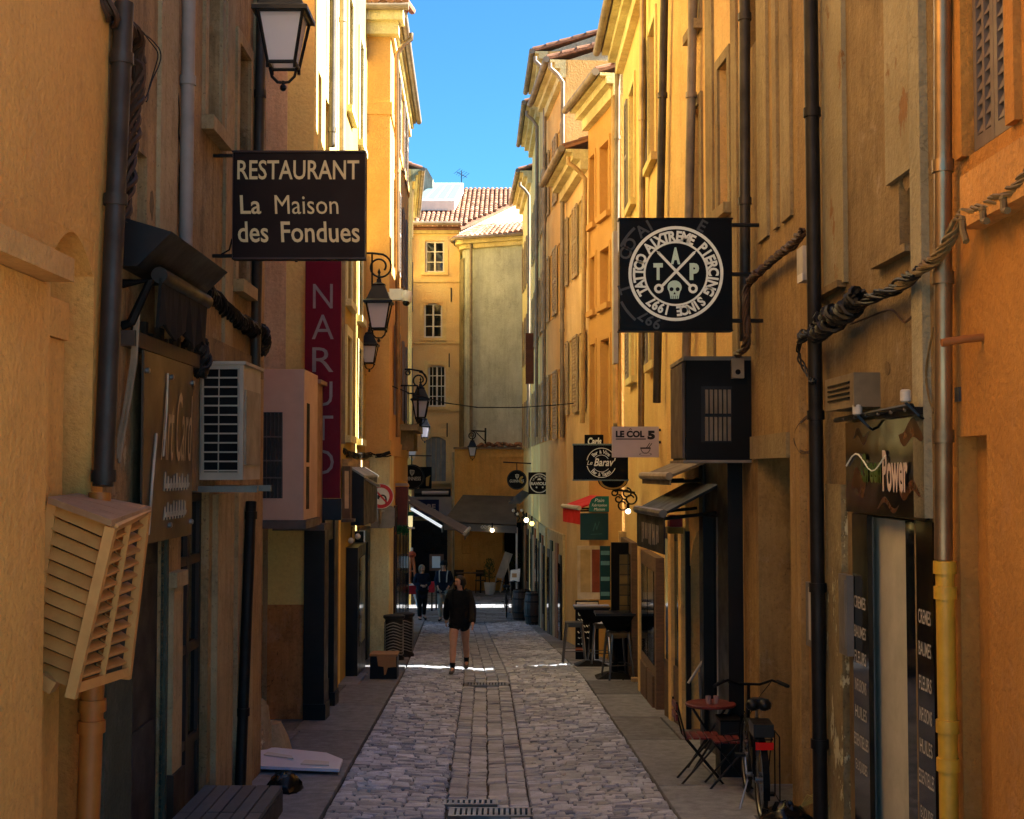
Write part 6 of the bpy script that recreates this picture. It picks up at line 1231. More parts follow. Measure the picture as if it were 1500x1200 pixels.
# --- bicycles
def bicycle(name, label, o, rz, loaded=True, group=None):
    """built along +Y: rear hub at y 0, front hub at y 1.05; wheels 0.34 m"""
    t = thing(name, label, 'bicycle', (0, 0, 0), group); W = .34
    for y in (0, 1.05):
        c = Vector((0, y, W)); q = MB(); q.tube([c + Vector((0, math.cos(a_ * math.pi / 14) * (W - .02), math.sin(a_ * math.pi / 14) * (W - .02))) for a_ in range(29)], .021, 8, False); w_ = q.build('tyre', RUBBER, t, smooth=True)
        q = MB(); q.tube([c + Vector((0, math.cos(a_ * math.pi / 14) * (W - .048), math.sin(a_ * math.pi / 14) * (W - .048))) for a_ in range(29)], .011, 6, False); q.build('rim', STEEL, t, smooth=True)
        q = MB()
        for k in range(18): a_ = k * math.pi / 9; q.tube([c + Vector((.02 * (-1) ** k, 0, 0)), c + Vector((0, math.cos(a_) * (W - .05), math.sin(a_) * (W - .05)))], .0018, 4)
        q.build('spokes', STEEL, t, kind='stuff'); q = MB(); q.tube([c - Vector((.05, 0, 0)), c + Vector((.05, 0, 0))], .025, 8); q.build('hub', STEEL, t)
        q = MB(); a0, a1 = (-.2, 3.4) if y == 0 else (.2, 2.6)
        pts = [c + Vector((0, math.cos(a0 + (a1 - a0) * k / 12) * (W + .025), math.sin(a0 + (a1 - a0) * k / 12) * (W + .025))) for k in range(13)]
        for p, r_ in zip(pts, pts[1:]): q.add([p - Vector((.028, 0, 0)), p + Vector((.028, 0, 0)), r_ + Vector((.028, 0, 0)), r_ - Vector((.028, 0, 0))], [(0, 1, 2, 3)])
        q.build('mudguard', BLACK, t)
    q = MB(); bb, st, hd, hl = Vector((0, .45, .29)), Vector((0, .28, .82)), Vector((0, .86, .86)), Vector((0, .92, .7))
    for a, b, r_ in ((bb, st, .018), (hl, bb, .02), (hl, hd, .02), (Vector((0, .33, .6)), hl, .016)): q.tube([a, b], r_, 8)
    for s in (-.05, .05): q.tube([Vector((s, 0, .34)), bb + Vector((s * .4, 0, 0))], .011, 6); q.tube([Vector((s, 0, .34)), st - Vector((-s * .3, 0, .15))], .01, 6); q.tube([hl + Vector((s, 0, -.05)), Vector((s, 1.05, .34))], .013, 6)
    q.build('frame', M('bike_black', '#141416', .3, .2), t, kind='stuff')
    q = MB(); q.tube([st, st + Vector((0, -.04, .1))], .014, 6); q.build('seat_post', STEEL, t)
    q = MB(); s0 = st + Vector((0, -.06, .13))
    q.hexa([s0 + Vector((-.1, -.13, -.03)), s0 + Vector((.1, -.13, -.03)), s0 + Vector((.025, .16, -.02)), s0 + Vector((-.025, .16, -.02)), s0 + Vector((-.085, -.1, .05)), s0 + Vector((.085, -.1, .05)), s0 + Vector((.018, .15, .03)), s0 + Vector((-.018, .15, .03))])
    q.ball(s0 + Vector((-.05, -.09, .0)), .065, 8, 1, 1, .8); q.ball(s0 + Vector((.05, -.09, .0)), .065, 8, 1, 1, .8); q.build('saddle', M('saddle', '#121212', .4), t, smooth=True, kind='stuff')
    q = MB(); h0 = hd + Vector((0, -.02, .16)); q.tube([hd, h0], .015, 6); q.build('stem', BLACK, t)
    q = MB(); q.tube([h0 + Vector(v) for v in ((-.31, -.2, .02), (-.2, -.1, .05), (-.1, -.02, .0), (0, 0, 0), (.1, -.02, .0), (.2, -.1, .05), (.31, -.2, .02))], .012, 8); q.build('handlebar', BLACK, t, smooth=True)
    for s in (-1, 1): q = MB(); q.tube([h0 + Vector((s * .24, -.13, .045)), h0 + Vector((s * .32, -.21, .018))], .018, 8); q.ball(h0 + Vector((s * .325, -.215, .016)), .017, 6); q.build('grip', RUBBER, t, smooth=True)
    q = MB(); q.tube([h0 + Vector((.2, -.08, .04)), h0 + Vector((.12, .05, -.1)), hl], .004, 5); q.tube([h0 + Vector((-.2, -.08, .04)), h0 + Vector((-.12, .05, -.1)), hl], .004, 5); q.build('brake_cable', RUBBER, t, kind='stuff')
    q = MB(); q.tube([bb - Vector((.07, 0, 0)), bb + Vector((.07, 0, 0))], .02, 8); q.tube([bb + Vector((.07, 0, 0)), bb + Vector((.075, -.05, -.16))], .011, 6); q.tube([bb - Vector((.07, 0, 0)), bb - Vector((.075, -.05, -.16))], .011, 6); q.build('crank', STEEL, t, kind='stuff')
    for s in (-1, 1): c = bb + Vector((s * .12, -s * .05, -s * .16)); q = MB(); q.box(c.x - .045, c.x + .045, c.y - .04, c.y + .04, c.z - .012, c.z + .012); q.build('pedal', RUBBER, t)
    if loaded:
        q = MB(); z = .72
        for x in (-.07, .07): q.tube([(x, -.22, z), (x, .22, z)], .007, 5); q.tube([(x, -.15, z), (x * .8, 0, .34)], .006, 5)
        for y in (-.22, -.1, .05, .22): q.tube([(-.07, y, z), (.07, y, z)], .006, 5)
        q.build('rack', BLACK, t, kind='stuff'); q = MB(); q.box(-.085, .085, -.2, .12, .735, .84); q.build('battery', M('battery_black', '#1a1a1c', .35), t)
        q = MB(); q.box(-.075, .075, -.25, -.225, .64, .7); q.build('rear_light', M('red_reflector', '#c4130c', .25, var=.02), t)
        q = MB(); q.tube([(.13, -.2, .74), (.13, -.2, .2), (.13, .1, .2), (.13, .1, .74), (.13, -.2, .74)], .006, 5); q.build('pannier_frame', BLACK, t)
        q = MB(); q.tube([bb + Vector((-.06, 0, -.05)), Vector((-.14, .38, 0))], .01, 6); q.build('kickstand', STEEL, t)
    t.location = o; t.rotation_euler = (0, 0, rz); return t
o = G(1112, 1192); o.y -= .05; bicycle('bicycle', 'black city bicycle with a red rear light parked by the doorway', Vector((o.x - .03, 11.75, gz(11.75))), math.radians(-3))
o = G(742, 905); bicycle('bicycle', 'dark bicycle parked in front of the white crate by the barrels', o, math.radians(0), False)
# --- folding table and chairs
PINK = M('red_table', '#6b2a27', .4, var=.08)
o = Vector((2.04, 14.15, gz(14.15))); t = thing('bistro_table', 'round red folding bistro table against the black bar front', 'table', o)
q = MB(); q.lathe([(.25, .66), (.26, .67), (.26, .685), (.25, .69)], o, 28); q.build('tabletop', PINK, t)
for s in (-1, 1): MB().tube([o + Vector((s * .22, -.15, 0)), o + Vector((-s * .2, -.12, .66))], .012, 6).build('leg', IRON, t); MB().tube([o + Vector((s * .22, .15, 0)), o + Vector((-s * .2, .12, .66))], .012, 6).build('leg', IRON, t)
t = thing('tumblers', 'two small glasses on the red bistro table', 'glasses', o + Vector((.02, -.05, .69)))
for x in (-.03, .05): q = MB(); q.lathe([(.025, .692), (.03, .77)], o + Vector((x, -.05, 0)), 10); q.build('glass', M('clear_glass', '#b08a80', .1), t, smooth=True)
for i, (x, y, lab) in enumerate(((1.86, 13.55, 'folding bistro chair with red slats at the left of the red table'), (2.1, 13.3, 'folding bistro chair with red slats nearest the bicycle'))):
    o = Vector((x, y, gz(y))); t = thing('folding_chair', lab, 'chair', o, 'red slatted folding chairs')
    for k in range(5): q = MB(); q.box(o.x - .17 + k * .072, o.x - .115 + k * .072, o.y - .17, o.y + .17, o.z + .44, o.z + .455); q.build('slat', M('chair_red', '#6e2522', .4), t)
    for s in (-.16, .16):
        MB().tube([o + Vector((-.22, s, .0)), o + Vector((.17, s, .44))], .011, 6).build('leg', IRON, t); MB().tube([o + Vector((.2, s, .0)), o + Vector((-.17, s, .44)), o + Vector((-.26 + .5 * i, s, .8 - i * .3))], .011, 6).build('leg', IRON, t)
    if i == 0:
        for k in range(2): q = MB(); q.box(o.x - .27, o.x - .25, o.y - .17, o.y + .17, o.z + .62 + k * .1, o.z + .68 + k * .1); q.build('back_slat', MC['chair_red'], t)
t = thing('menu_stand', 'slim steel stand with a slanted rail behind the red table', 'stand', G(1030, 1095)); o = worldloc(t); k = o.y / FPX; F_ = Flat(o.y)
MB().tube([F_.p(1032, 1098), F_.p(1024, 985)], .015, 8).build('post', STEEL, t); MB().tube([F_.p(1008, 1001), F_.p(1035, 960)], .016, 8).build('rail', OFFW, t); q = MB(); q.tube([F_.p(1020, 1128) + Vector((0, 0, .05)), F_.p(1062, 1128) + Vector((0, 0, .05))], .03, 8); q.build('foot', STEEL, t)
t = thing('black_step_block', 'black planter box at the base of the bar front', 'planter', G(1060, 1140)); o = Vector((2.2, 13.9, gz(13.9))); q = MB(); q.box(2.08, 2.3, 13.75, 14.1, o.z, o.z + .55); q.build('box', M('planter_black', '#121214', .5), t)
q = MB(); q.box(2.08, 2.3, 13.75, 14.1, o.z + .552, o.z + .575); q.build('rim', BLACK, t)
t = thing('rubbish_bag', 'black rubbish bag with pale leaves at the dark drainpipe on the right', 'rubbish bag', G(1165, 1205)); o = Vector((2.2, 11.1, gz(11.1))); t.location = o; LOC[t.name] = o; bagmesh(o, .24, .22, .27, 5).build('bag', BAGM, t, smooth=True); random.seed(21)
q = MB()
for k in range(6): a = k * .5 - 1.2; b = o + Vector((.12, 0, .24)); q.tube([b, b + Vector((.05 + .04 * k, -.02, .1)), b + Vector((.1 + .03 * k, -.03, .08 + .02 * k))], .007, 4)
q.build('pale_leaves', M('straw_leaf', '#b6a45a', .6), t, kind='stuff')
# --- high tables and stools
for i, (px, py, lab) in enumerate(((868, 976, 'dark high table farther from the camera among the bar stools'), (902, 994, 'nearer dark high table beside the black display board'))):
    o = G(px, py) + Vector((0, .1, 0)); t = thing('high_table', lab, 'table', o, 'high bar tables'); q = MB(); q.box(o.x - .34, o.x + .32, o.y - .28, o.y + .28, o.z + 1.05, o.z + 1.09); q.build('tabletop', M('table_dark', '#232225', .35), t)
    MB().tube([o + Vector((0, 0, .04)), o + Vector((0, 0, 1.05))], .05, 8).build('pedestal', BLACK, t); q = MB(); q.hexa([o + Vector(v) for v in ((-.14, -.14, .8), (.14, -.14, .8), (.14, .14, .8), (-.14, .14, .8), (-.3, -.25, 1.048), (.3, -.25, 1.048), (.3, .25, 1.048), (-.3, .25, 1.048))]); q.build('bracket', BLACK, t)
    q = MB(); q.hexa([o + Vector(v) for v in ((-.33, -.3, 0), (.33, -.3, 0), (.33, .3, 0), (-.33, .3, 0), (-.12, -.1, .1), (.12, -.1, .1), (.12, .1, .1), (-.12, .1, .1))]); q.build('base', BLACK, t)
GUN = M('gun_metal', '#615e58', .35, .75, .15); st_ = []
for i, (px, py, lab) in enumerate(((841, 972, 'metal bar stool farthest left at the edge of the cobbles'), (880, 975, 'metal bar stool between the two high tables'), (905, 995, 'metal bar stool in front nearest the camera'))):
    o = G(px, py)
    if i == 0:
        t = thing('bar_stool', lab, 'stool', o, 'metal bar stools'); q = MB(); q.box(o.x - .16, o.x + .16, o.y - .16, o.y + .16, o.z + .755, o.z + .78); q.build('seat', GUN, t); q = MB()
        for a, b in (((-.15, -.15), (.15, -.15)), ((.15, -.15), (.15, .15)), ((.15, .15), (-.15, .15)), ((-.15, .15), (-.15, -.15))): q.hexa([o + Vector((a[0] * .98, a[1] * .98, .69)), o + Vector((b[0] * .98, b[1] * .98, .69)), o + Vector((b[0] * .92, b[1] * .92, .69)), o + Vector((a[0] * .92, a[1] * .92, .69)), o + Vector((a[0], a[1], .753)), o + Vector((b[0], b[1], .753)), o + Vector((b[0] * .95, b[1] * .95, .753)), o + Vector((a[0] * .95, a[1] * .95, .753))])
        q.build('apron', GUN, t, kind='stuff')
        for a in ((-1, -1), (1, -1), (1, 1), (-1, 1)): MB().tube([o + Vector((a[0] * .215, a[1] * .215, 0)), o + Vector((a[0] * .14, a[1] * .14, .755))], .016, 6, r1=.026).build('leg', GUN, t)
        for a, b in (((-1, -1), (1, -1)), ((1, -1), (1, 1)), ((1, 1), (-1, 1)), ((-1, 1), (-1, -1))): MB().tube([o + Vector((a[0] * .19, a[1] * .19, .25)), o + Vector((b[0] * .19, b[1] * .19, .25))], .009, 5).build('footrest', GUN, t)
        s0 = t
    else: dup(s0, o, .12 * i, lab)
t = thing('menu_board', 'whiteboard and chalkboard with price writing behind the stools', 'menu board', G(858, 968)); F_ = Flat(worldloc(t).y); q = MB(); F_.plate(q, 843, 880, 877, 966, .05); q.build('board', BLACK, t); q = MB(); F_.rect(q, 845, 882, 876, 890, .004); q.build('white_strip', WHITE, t)
F_.text('US', WLOGO, t, 851, 899, 8, 6, bold=.03); q = MB()
for k in range(26): x, y = 846 + (k % 6) * 4 + R() * 2, 907 + (k // 6) * 9; F_.line(q, (x, y), (x + 2 + R() * 2, y + R() * 3), 1.3, .004)
q.build('chalk_marks', WLOGO, t, kind='stuff')
q = MB(); F_.rect(q, 843, 949, 854, 952.5, .004); q.build('orange_strip', M('orange_strip', '#b5633f', .6), t)
t = thing('stone_block', 'pair of small pale stone blocks at the old wooden shopfront', 'stone', G(937, 998)); o = worldloc(t); q = MB(); q.box(o.x, o.x + .12, o.y, o.y + .2, o.z, o.z + .11); q.build('block', TRIM2, t); q = MB(); q.box(o.x - .14, o.x - .02, o.y - .12, o.y + .05, o.z, o.z + .06); q.build('block', TRIM2, t)
# --- shop sign and shopfront on the peeling house
t = thing('shop_sign', 'glossy dark shop sign with green and white letters Power', 'sign', R2.pt(R2.u(1300), 0, .05)); ur = sorted((R2.u(1241, .04), R2.u(1356, .04)))
zt_, zb_ = .345, -.29; q = MB(); R2.box(q, ur[0], ur[1], zb_, zt_, .02, .05); q.build('panel', GLOSS, t)
exr = tuple(-R2.d) + (0,); uc = lambda px: R2.u(px, .05)
q = MB()
for u_, z_, a_, b_ in ((uc(1335), .23, .5, .12), (uc(1332), -.12, .45, .07), (uc(1258), -.08, .4, .16), (uc(1262), .24, .4, .06), (uc(1300), -.22, .5, .04)):
    tp = [(u_ - a_ * .5 + a_ * k / 14, math.sin(k * math.pi / 14) ** .6 * b_ * .5, .035 * math.sin(k * .55 + u_ * 9)) for k in range(15)]
    q.add([R2.pt(x, z_ + w2 + h2_, .0515) for x, h2_, w2 in tp] + [R2.pt(x, z_ + w2 - h2_, .0515) for x, h2_, w2 in tp[-2:0:-1]], [tuple(range(28))])
q.build('reflection_swirls', HAZEL, t, kind='stuff')  # brown reflections in the gloss, painted on as wavy bands
text('Power', M('letter_pink_white', '#c9b6ad', .4), t, R2.pt(uc(1313), .0, .058), exr, Z1, abs(uc(1295) - uc(1332)), .27, bold=.03)
text('Green', M('letter_green', '#3c5a1f', .4), t, R2.pt(uc(1278), .02, .058), exr, Z1, abs(uc(1262) - uc(1291)), .2, bold=.03)
q = MB(); q.tube([R2.pt(uc(1242) + (uc(1300) - uc(1242)) * k / 12, .06 + .06 * math.sin(k * .62 - .4), .06) for k in range(13)], .006, 5); q.build('white_wave', WLOGO, t)
q = MB(); q.tube([R2.pt(ur[0], zt_ + .04, .12), R2.pt(ur[1], zt_ + .02, .12)], .018, 6); R2.box(q, ur[0], ur[0] + .8, zt_ - .01, zt_ + .035, .05, .1); q.build('light_rail', IRON, t, kind='stuff')
for k in range(6): q = MB(); q.ball(R2.pt(ur[0] + .1 + k * .28, zt_ + .02, .13), .012, 6); q.build('screw', STEEL, t)
for i, (px, w0, lab) in enumerate(((1257, 11, 'black panel with white product words left of the shop door'), (1351, 12, 'black panel with white product words right of the shop door'))):
    t = thing('word_panel', lab, 'sign', R2.pt(uc(px), -1.6, .04)); a, b = sorted((uc(px - w0), uc(px + w0))); q = MB(); R2.box(q, a, b, -3.0, -.3, .01, .045); q.build('panel', GLOSS, t)
    for k, wd_ in enumerate((('CREMES', 'BAUMES', 'FLEURS', 'INFUSIONS', 'HUILES', 'ESSENTIELLES', 'E-LIQUIDES') if i == 0 else ('CREMES', 'BAUMES', 'FLEURS', 'INFUSIONS', 'HUILES', 'ESSENTIELLES', 'E-LIQUIDES'))):
        y = (882, 925, 962, 1003, 1042, 1083, 1121)[k] if i == 0 else (903, 950, 1000, 1046, 1092, 1137, 1190)[k]; z = R2.hit(px, y, .045)[1]
        if z > -2.95: text(wd_, OFFW, t, R2.pt((a + b) / 2, z, .045), exr, Z1, (b - a) * .75 if k not in (5,) else (b - a) * .92, .085, bold=.01)
t = thing('vent_box', 'brown louvred vent box on the wall above the shop sign', 'vent', R2.pt(uc(1232), .5, .1)); a, b = sorted((R2.u(1210, .18), R2.u(1252, .18))); q = MB(); R2.box(q, a, b, .43, .66, .0, .18); q.build('box', M('vent_brown', '#7a6b52', .5), t)
for k in range(4): q = MB(); R2.box(q, a + .1, b - .1, .49 + k * .035, .502 + k * .035, .181, .19); q.build('slot', BLACK, t)
for px, py, lab in ((1258, 600, 'small white spotlight lower on the wire by the vent box'), (1329, 580, 'small white spotlight higher above the glossy shop sign')):
    t = thing('spotlight', lab, 'lamp', R2.pt(R2.u(px, .12), 0, .12)); u, z = R2.hit(px, py, .14); q = MB(); q.lathe([(.022, -.038), (.033, -.03), (.033, .03), (.022, .038)], R2.pt(u, z, .15), 12); q.build('head', OFFW, t, smooth=True); q = MB(); q.tube([R2.pt(u, z - .04, .15), R2.pt(u - .03, z - .12, .08), R2.pt(u, z - .14, .04)], .01, 5); q.build('arm', IRON, t)
for px0, px1, y0, y1, m, nm, lab in ((1180, 1194, 852, 952, M('meter_grey', '#6f6a62', .5), 'meter_box', 'grey meter box left of the dark drainpipe'), (1228, 1241, 840, 962, MC['meter_grey'], 'meter_box', 'grey meter box on the crumbling pier right of the drainpipe')):
    F = R3 if px1 < 1197 else R2; t = thing(nm, lab, 'meter box', F.pt(F.u(px0), -1, .05)); q = MB(); F.pbox(q, (px0, y0), (px1, y1), .05, .1); q.build('box', m, t); q = MB(); F.pbox(q, (px0 + 4, y0 + 8), (px1 - 3, y1 - 12), .1, .108); q.build('lid', OFFW if px0 < 1200 else m, t)
t = thing('wall_lamp', 'small white wall fitting above the tan doorway', 'lamp', R3.pt(R3.u(1172), 1.9, .1)); q = MB(); R3.pbox(q, (1167, 366), (1176, 410), .02, .1); q.build('case', OFFW, t); q = MB(); R3.pbox(q, (1168, 404), (1175, 411), .1, .11); q.build('lens', WHITE, t)
# --- cable runs on the right
def rp(px, py, F, o=.1): u, z = F.hit(px, py, o); return F.pt(u, z, o)
bundle('cable_bundle', 'thick twisted bundle of painted cables across the orange wall at right', [rp(1520, 240, R1), rp(1490, 275, R1), rp(1440, 303, R1), rp(1408, 318, R1), rp(1392, 350, R1, .14), rp(1370, 378, R2, .16), rp(1345, 398, R2, .13), rp(1318, 418, R2)], .03, 8, OCAB, 4, 90, sr=.01)
bundle('cable_bundle', 'black cable bundle sagging across the flaking house to the drainpipe', [rp(1345, 395, R2, .13), rp(1318, 418, R2), rp(1270, 440, R2, .12), rp(1225, 462, R2, .13), rp(1195, 480, R2, .2), rp(1172, 495, R3, .12)], .036, 9, BCAB, 4, 80, sr=.01)
bundle('cable_clump', 'knot of black junction cables beside the drainpipe on the flaking house', [rp(1260, 432, R2, .12), rp(1235, 452, R2, .14), rp(1205, 470, R2, .16), rp(1196, 490, R2, .2), rp(1225, 470, R2, .14), rp(1250, 448, R2, .12)], .06, 7, BCAB, 6, 60, sr=.018)
bundle('cable_bundle', 'black twisted cable bundle on the tan house running down to the sign', [rp(1176, 340, R3), rp(1160, 358, R3), rp(1135, 378, R3), rp(1110, 400, R3), rp(1097, 414, R3), rp(1092, 440, R3, .16), rp(1094, 500, R3, .16), rp(1080, 520, R3, .2)], .035, 6, PCAB, 8, 80, sr=.014)
bundle('wall_cable', 'loop of thin cables below the black bundle near the drainpipe', [rp(1172, 498, R3), rp(1170, 520, R3), rp(1182, 545, R3), rp(1193, 560, R2, .18)], .02, 3, BCAB, 2, 40)
bundle('wall_cable', 'coiled loop of cable beside the meter box on the tan house', [rp(1188, 606, R3, .05), rp(1172, 620, R3, .05), rp(1165, 640, R3, .05), rp(1172, 660, R3, .05), rp(1186, 662, R3, .05)], .012, 3, PCAB, 2, 40)
bundle('wall_cable', 'thin pale cable hanging along the brass coloured downpipe', [rp(1368, 480, R2, .03), rp(1358, 530, R2, .03), rp(1358, 570, R2, .03), rp(1368, 605, R2, .03)], .004, 2, OCAB, 1, 30, sr=.005)
bundle('wall_cable', 'thin wire sagging over the stained wall above the shop sign', [rp(1246, 475, R2, .03), rp(1290, 458, R2, .03), rp(1308, 455, R2, .03), rp(1325, 472, R2, .03), rp(1345, 452, R2, .03)], .004, 2, PCAB, 1, 30, sr=.005)
for k, (px, py) in enumerate(((1410, 322), (1440, 308), (1470, 292))):
    t = thing('cable_tie', ('painted cable stub hanging lowest from the twisted bundle', 'painted cable tie in the middle of the twisted bundle', 'painted cable tie nearest the photo edge on the twisted bundle')[k], 'cable', rp(px, py, R1, .12)); q = MB(); p = rp(px, py, R1, .13); q.tube([p, p + Vector((-.01, -.03, -.06)), p + Vector((-.01, -.08, -.13 if k == 0 else -.07))], .018, 7); q.build('stub', OCAB, t, smooth=True); q = MB(); q.ball(p, .024, 6); q.build('knot', OCAB, t)
# --- red table and wooden tower in the sunlit side street
o = G(605, 908); t = thing('red_table', 'small table under a red cloth in the sunlit side street', 'table', o); k = o.y / FPX; F_ = Flat(o.y)
RC = M('red_tablecloth', '#c2242c', .8); q = MB(); a = F_.p(596, 857); q.box(a.x, a.x + 22 * k, o.y, o.y + .5, a.z - .02, a.z); q.build('tabletop', WHITE, t); q = MB(); q.box(a.x - .01, a.x + 22 * k + .01, o.y - .015, o.y + .52, a.z - .28, a.z - .022); q.build('cloth', RC, t)
for x in (0, 20): MB().tube([F_.p(597 + x * .9, 862, -.2), F_.p(596 + x, 905, -.2)], .03, 6).build('leg', M('leg_red', '#a33a30', .6), t)
t = thing('wooden_tower', 'pale orange wooden tripod tower standing on the red cloth table', 'display stand', F_.p(605, 857)); OW = wood('orange_wood', '#d08050', '#b5653a'); 
for a, b in (((599, 856), (601, 815)), ((609, 856), (604, 815))): MB().tube([F_.p(*a, -.2), F_.p(*b, -.2)], .045, 6).build('leg', OW, t)
q = MB(); F_.plate(q, 600, 836, 606, 838, .1); q.build('crossbar', OW, t); q = MB(); q.ball(F_.p(602.5, 813, -.2), .13, 10, 1, 1, .8); q.build('head', M('tower_red', '#c9552f', .6), t); q = MB(); q.tube([F_.p(602.5, 808, -.2), F_.p(602.5, 803, -.2)], .04, 6); q.build('tip', WHITE, t)
o = G(613, 893); t = thing('white_easel', 'small white stand beside the red cloth table', 'stand', o); MB().tube([o, o + Vector((-.15, .1, .5))], .03, 6).build('leg', WHITE, t); MB().tube([o + Vector((.05, .1, 0)), o + Vector((-.1, .15, .3))], .03, 6).build('foot', WHITE, t)
t = thing('framed_menu', 'framed menu on a stand behind the two far pedestrians', 'menu board', G(640, 895)); F_ = Flat(44.5); q = MB(); F_.plate(q, 629, 812, 650, 836, .05); q.build('frame', wood('frame_wood', '#6b4128', '#4c2d1b'), t); q = MB(); F_.rect(q, 633, 815, 645, 832, .004); q.build('sheet', WHITE, t); MB().tube([F_.p(639, 836, -.03), F_.p(639, 893, -.03)], .03, 6).build('post', DKWOOD, t)
t = thing('red_chair_cloth', 'red cloth over a chair back between the two far pedestrians', 'cloth', P(632, 870, 43)); F_ = Flat(43); q = MB(); F_.plate(q, 628, 853, 636, 868, .3); q.build('cloth', RC, t); MB().tube([F_.p(632, 868, -.2), F_.p(632, 896, -.2)], .03, 5).build('leg', IRON, t)
# ================================================================ PEOPLE
def skin(chains, root=0, sub=2):
    """chains: verts [(co, rx, ry)], edges; a Skin modifier grows one continuous surface"""
    vs, es = chains; me = bpy.data.meshes.new('skin'); me.from_pydata([v[0] for v in vs], es, []); o = bpy.data.objects.new('skin', me); C.objects.link(o)
    md = o.modifiers.new('skin', 'SKIN'); md.use_smooth_shade = True; sv = me.skin_vertices[0].data
    for i, v in enumerate(vs): sv[i].radius = (v[1], v[2] if len(v) > 2 else v[1]); sv[i].use_root = (i == root)
    s = o.modifiers.new('sub', 'SUBSURF'); s.levels = sub; s.render_levels = sub
    bpy.context.view_layer.update(); ev = o.evaluated_get(bpy.context.evaluated_depsgraph_get()); m = ev.to_mesh()
    r = ([v.co.copy() for v in m.vertices], [tuple(p.vertices) for p in m.polygons]); bpy.data.objects.remove(o); return r
def person(label, o, H, rz, skinc, top, bottom, hair, shoe, stride=.18, coat=False, shorts=False, bag=None, arms='swing', long_hair=True, turn=0., hat=None, sock=None):
    t = thing('person', label, 'person', (0, 0, 0)); s = H / 1.7; V = Vector; hip, kn, an = .9, .48, .08
    f = lambda x, y, z: V((x * s, y * s, z * s))
    L = {'pel': f(0, 0, .93), 'wai': f(0, 0, 1.08), 'che': f(0, .005, 1.27), 'nec': f(0, .015, 1.44), 'nk2': f(0, .005, 1.5), 'hd0': f(0, -.012, 1.555), 'hd1': f(0, -.012, 1.615), 'hd2': f(0, .0, 1.66)}
    sw = {-1: -stride, 1: stride}; vs = []; idx = {}
    def v(n, co, rx, ry=None): idx[n] = len(vs); vs.append((co, rx * s, (ry or rx) * s))
    v('pel', L['pel'], .135, .1); v('wai', L['wai'], .115, .09); v('che', L['che'], .145, .1); v('nec', L['nec'], .06, .055); v('nk2', L['nk2'], .052, .055); v('hd0', L['hd0'], .07, .085); v('hd1', L['hd1'], .078, .098); v('hd2', L['hd2'], .062, .075)
    es = [('pel', 'wai'), ('wai', 'che'), ('che', 'nec'), ('nec', 'nk2'), ('nk2', 'hd0'), ('hd0', 'hd1'), ('hd1', 'hd2')]
    for sd in (-1, 1):
        n = str(sd); st = sw[sd]
        v('hip' + n, f(sd * .085, 0, .86), .09); v('thi' + n, f(sd * .092, st * .35, .68), .092); v('kne' + n, f(sd * .09, st * .6 - .02, .49), .062); v('cal' + n, f(sd * .09, st * .85 + (.04 if st > 0 else 0), .35), .066); v('ank' + n, f(sd * .09, st * 1.1 + .02, .09 + (.04 if st > 0 else 0)), .036); v('toe' + n, f(sd * .1, st * 1.1 - .14, .035), .034, .028)
        es += [('pel', 'hip' + n), ('hip' + n, 'thi' + n), ('thi' + n, 'kne' + n), ('kne' + n, 'cal' + n), ('cal' + n, 'ank' + n), ('ank' + n, 'toe' + n)]
        if arms == 'swing': el, wr = f(sd * .245, -st * .35 + .03, 1.1), f(sd * .265, -st * .9 - .04, .88)
        elif arms == 'front': el, wr = f(sd * .24, .0, 1.12), f(sd * .08, -.2, 1.08)
        else: el, wr = f(sd * .23, .03, 1.12), f(sd * .16, -.14, 1.0)
        v('sho' + n, f(sd * .165, .01, 1.375), .06); v('elb' + n, el, .043); v('wri' + n, wr, .028)
        d = (wr - el).normalized(); v('pal' + n, wr + d * .06 * s, .03, .02); L['wri' + n] = wr; L['d' + n] = d; L['elb' + n] = el; L['sho' + n] = f(sd * .165, .01, 1.375)
        es += [('che', 'sho' + n), ('sho' + n, 'elb' + n), ('elb' + n, 'wri' + n), ('wri' + n, 'pal' + n)]
    E = [(idx[a], idx[b]) for a, b in es]; bv, bf = skin((vs, E)); mb = MB(); mb.add(bv, bf)
    for sd in (-1, 1):                    # five fingers, the thumb from the side of the palm
        n = str(sd); d = L['d' + n]; p0 = L['wri' + n] + d * .075 * s; ac = d.cross(V((1, 0, 0))).normalized()
        for k, ln in enumerate((.06, .072, .068, .052)):
            b = p0 + ac * (k - 1.5) * .018 * s; mb.tube([b - d * .02 * s, b + d * ln * .5 * s, b + d * ln * .85 * s + V((-sd * .018 * s, 0, 0))], .0085 * s, 6, r1=.006 * s)
        b = L['wri' + n] + d * .03 * s; mb.tube([b, b + ac * -.035 * s + d * .025 * s, b + ac * -.045 * s + d * .055 * s], .0105 * s, 6, r1=.008 * s)
    hd = L['hd0']; nose = MB(); 
    mb.hexa([hd + f(-.014, -.088, -.002), hd + f(.014, -.088, -.002), hd + f(.012, -.06, .0), hd + f(-.012, -.06, 0), hd + f(-.006, -.105, .006), hd + f(.006, -.105, .006), hd + f(.006, -.08, .05), hd + f(-.006, -.08, .05)])
    for sd in (-1, 1): mb.ball(hd + f(sd * .078, .005, .02), .02 * s, 6, .5, 1, 1.4)
    rot = Matrix.Translation(hd) @ Matrix.Rotation(turn, 4, 'Z') @ Matrix.Translation(-hd); zc = f(0, 0, 1.5).z
    def tw(m_):
        m_.v = [rot @ p if p.z > zc else p for p in m_.v]; return m_
    body = tw(mb).build('body', skinc, t, smooth=True)
    eye = M('eye_dark', '#1a120e', .3)
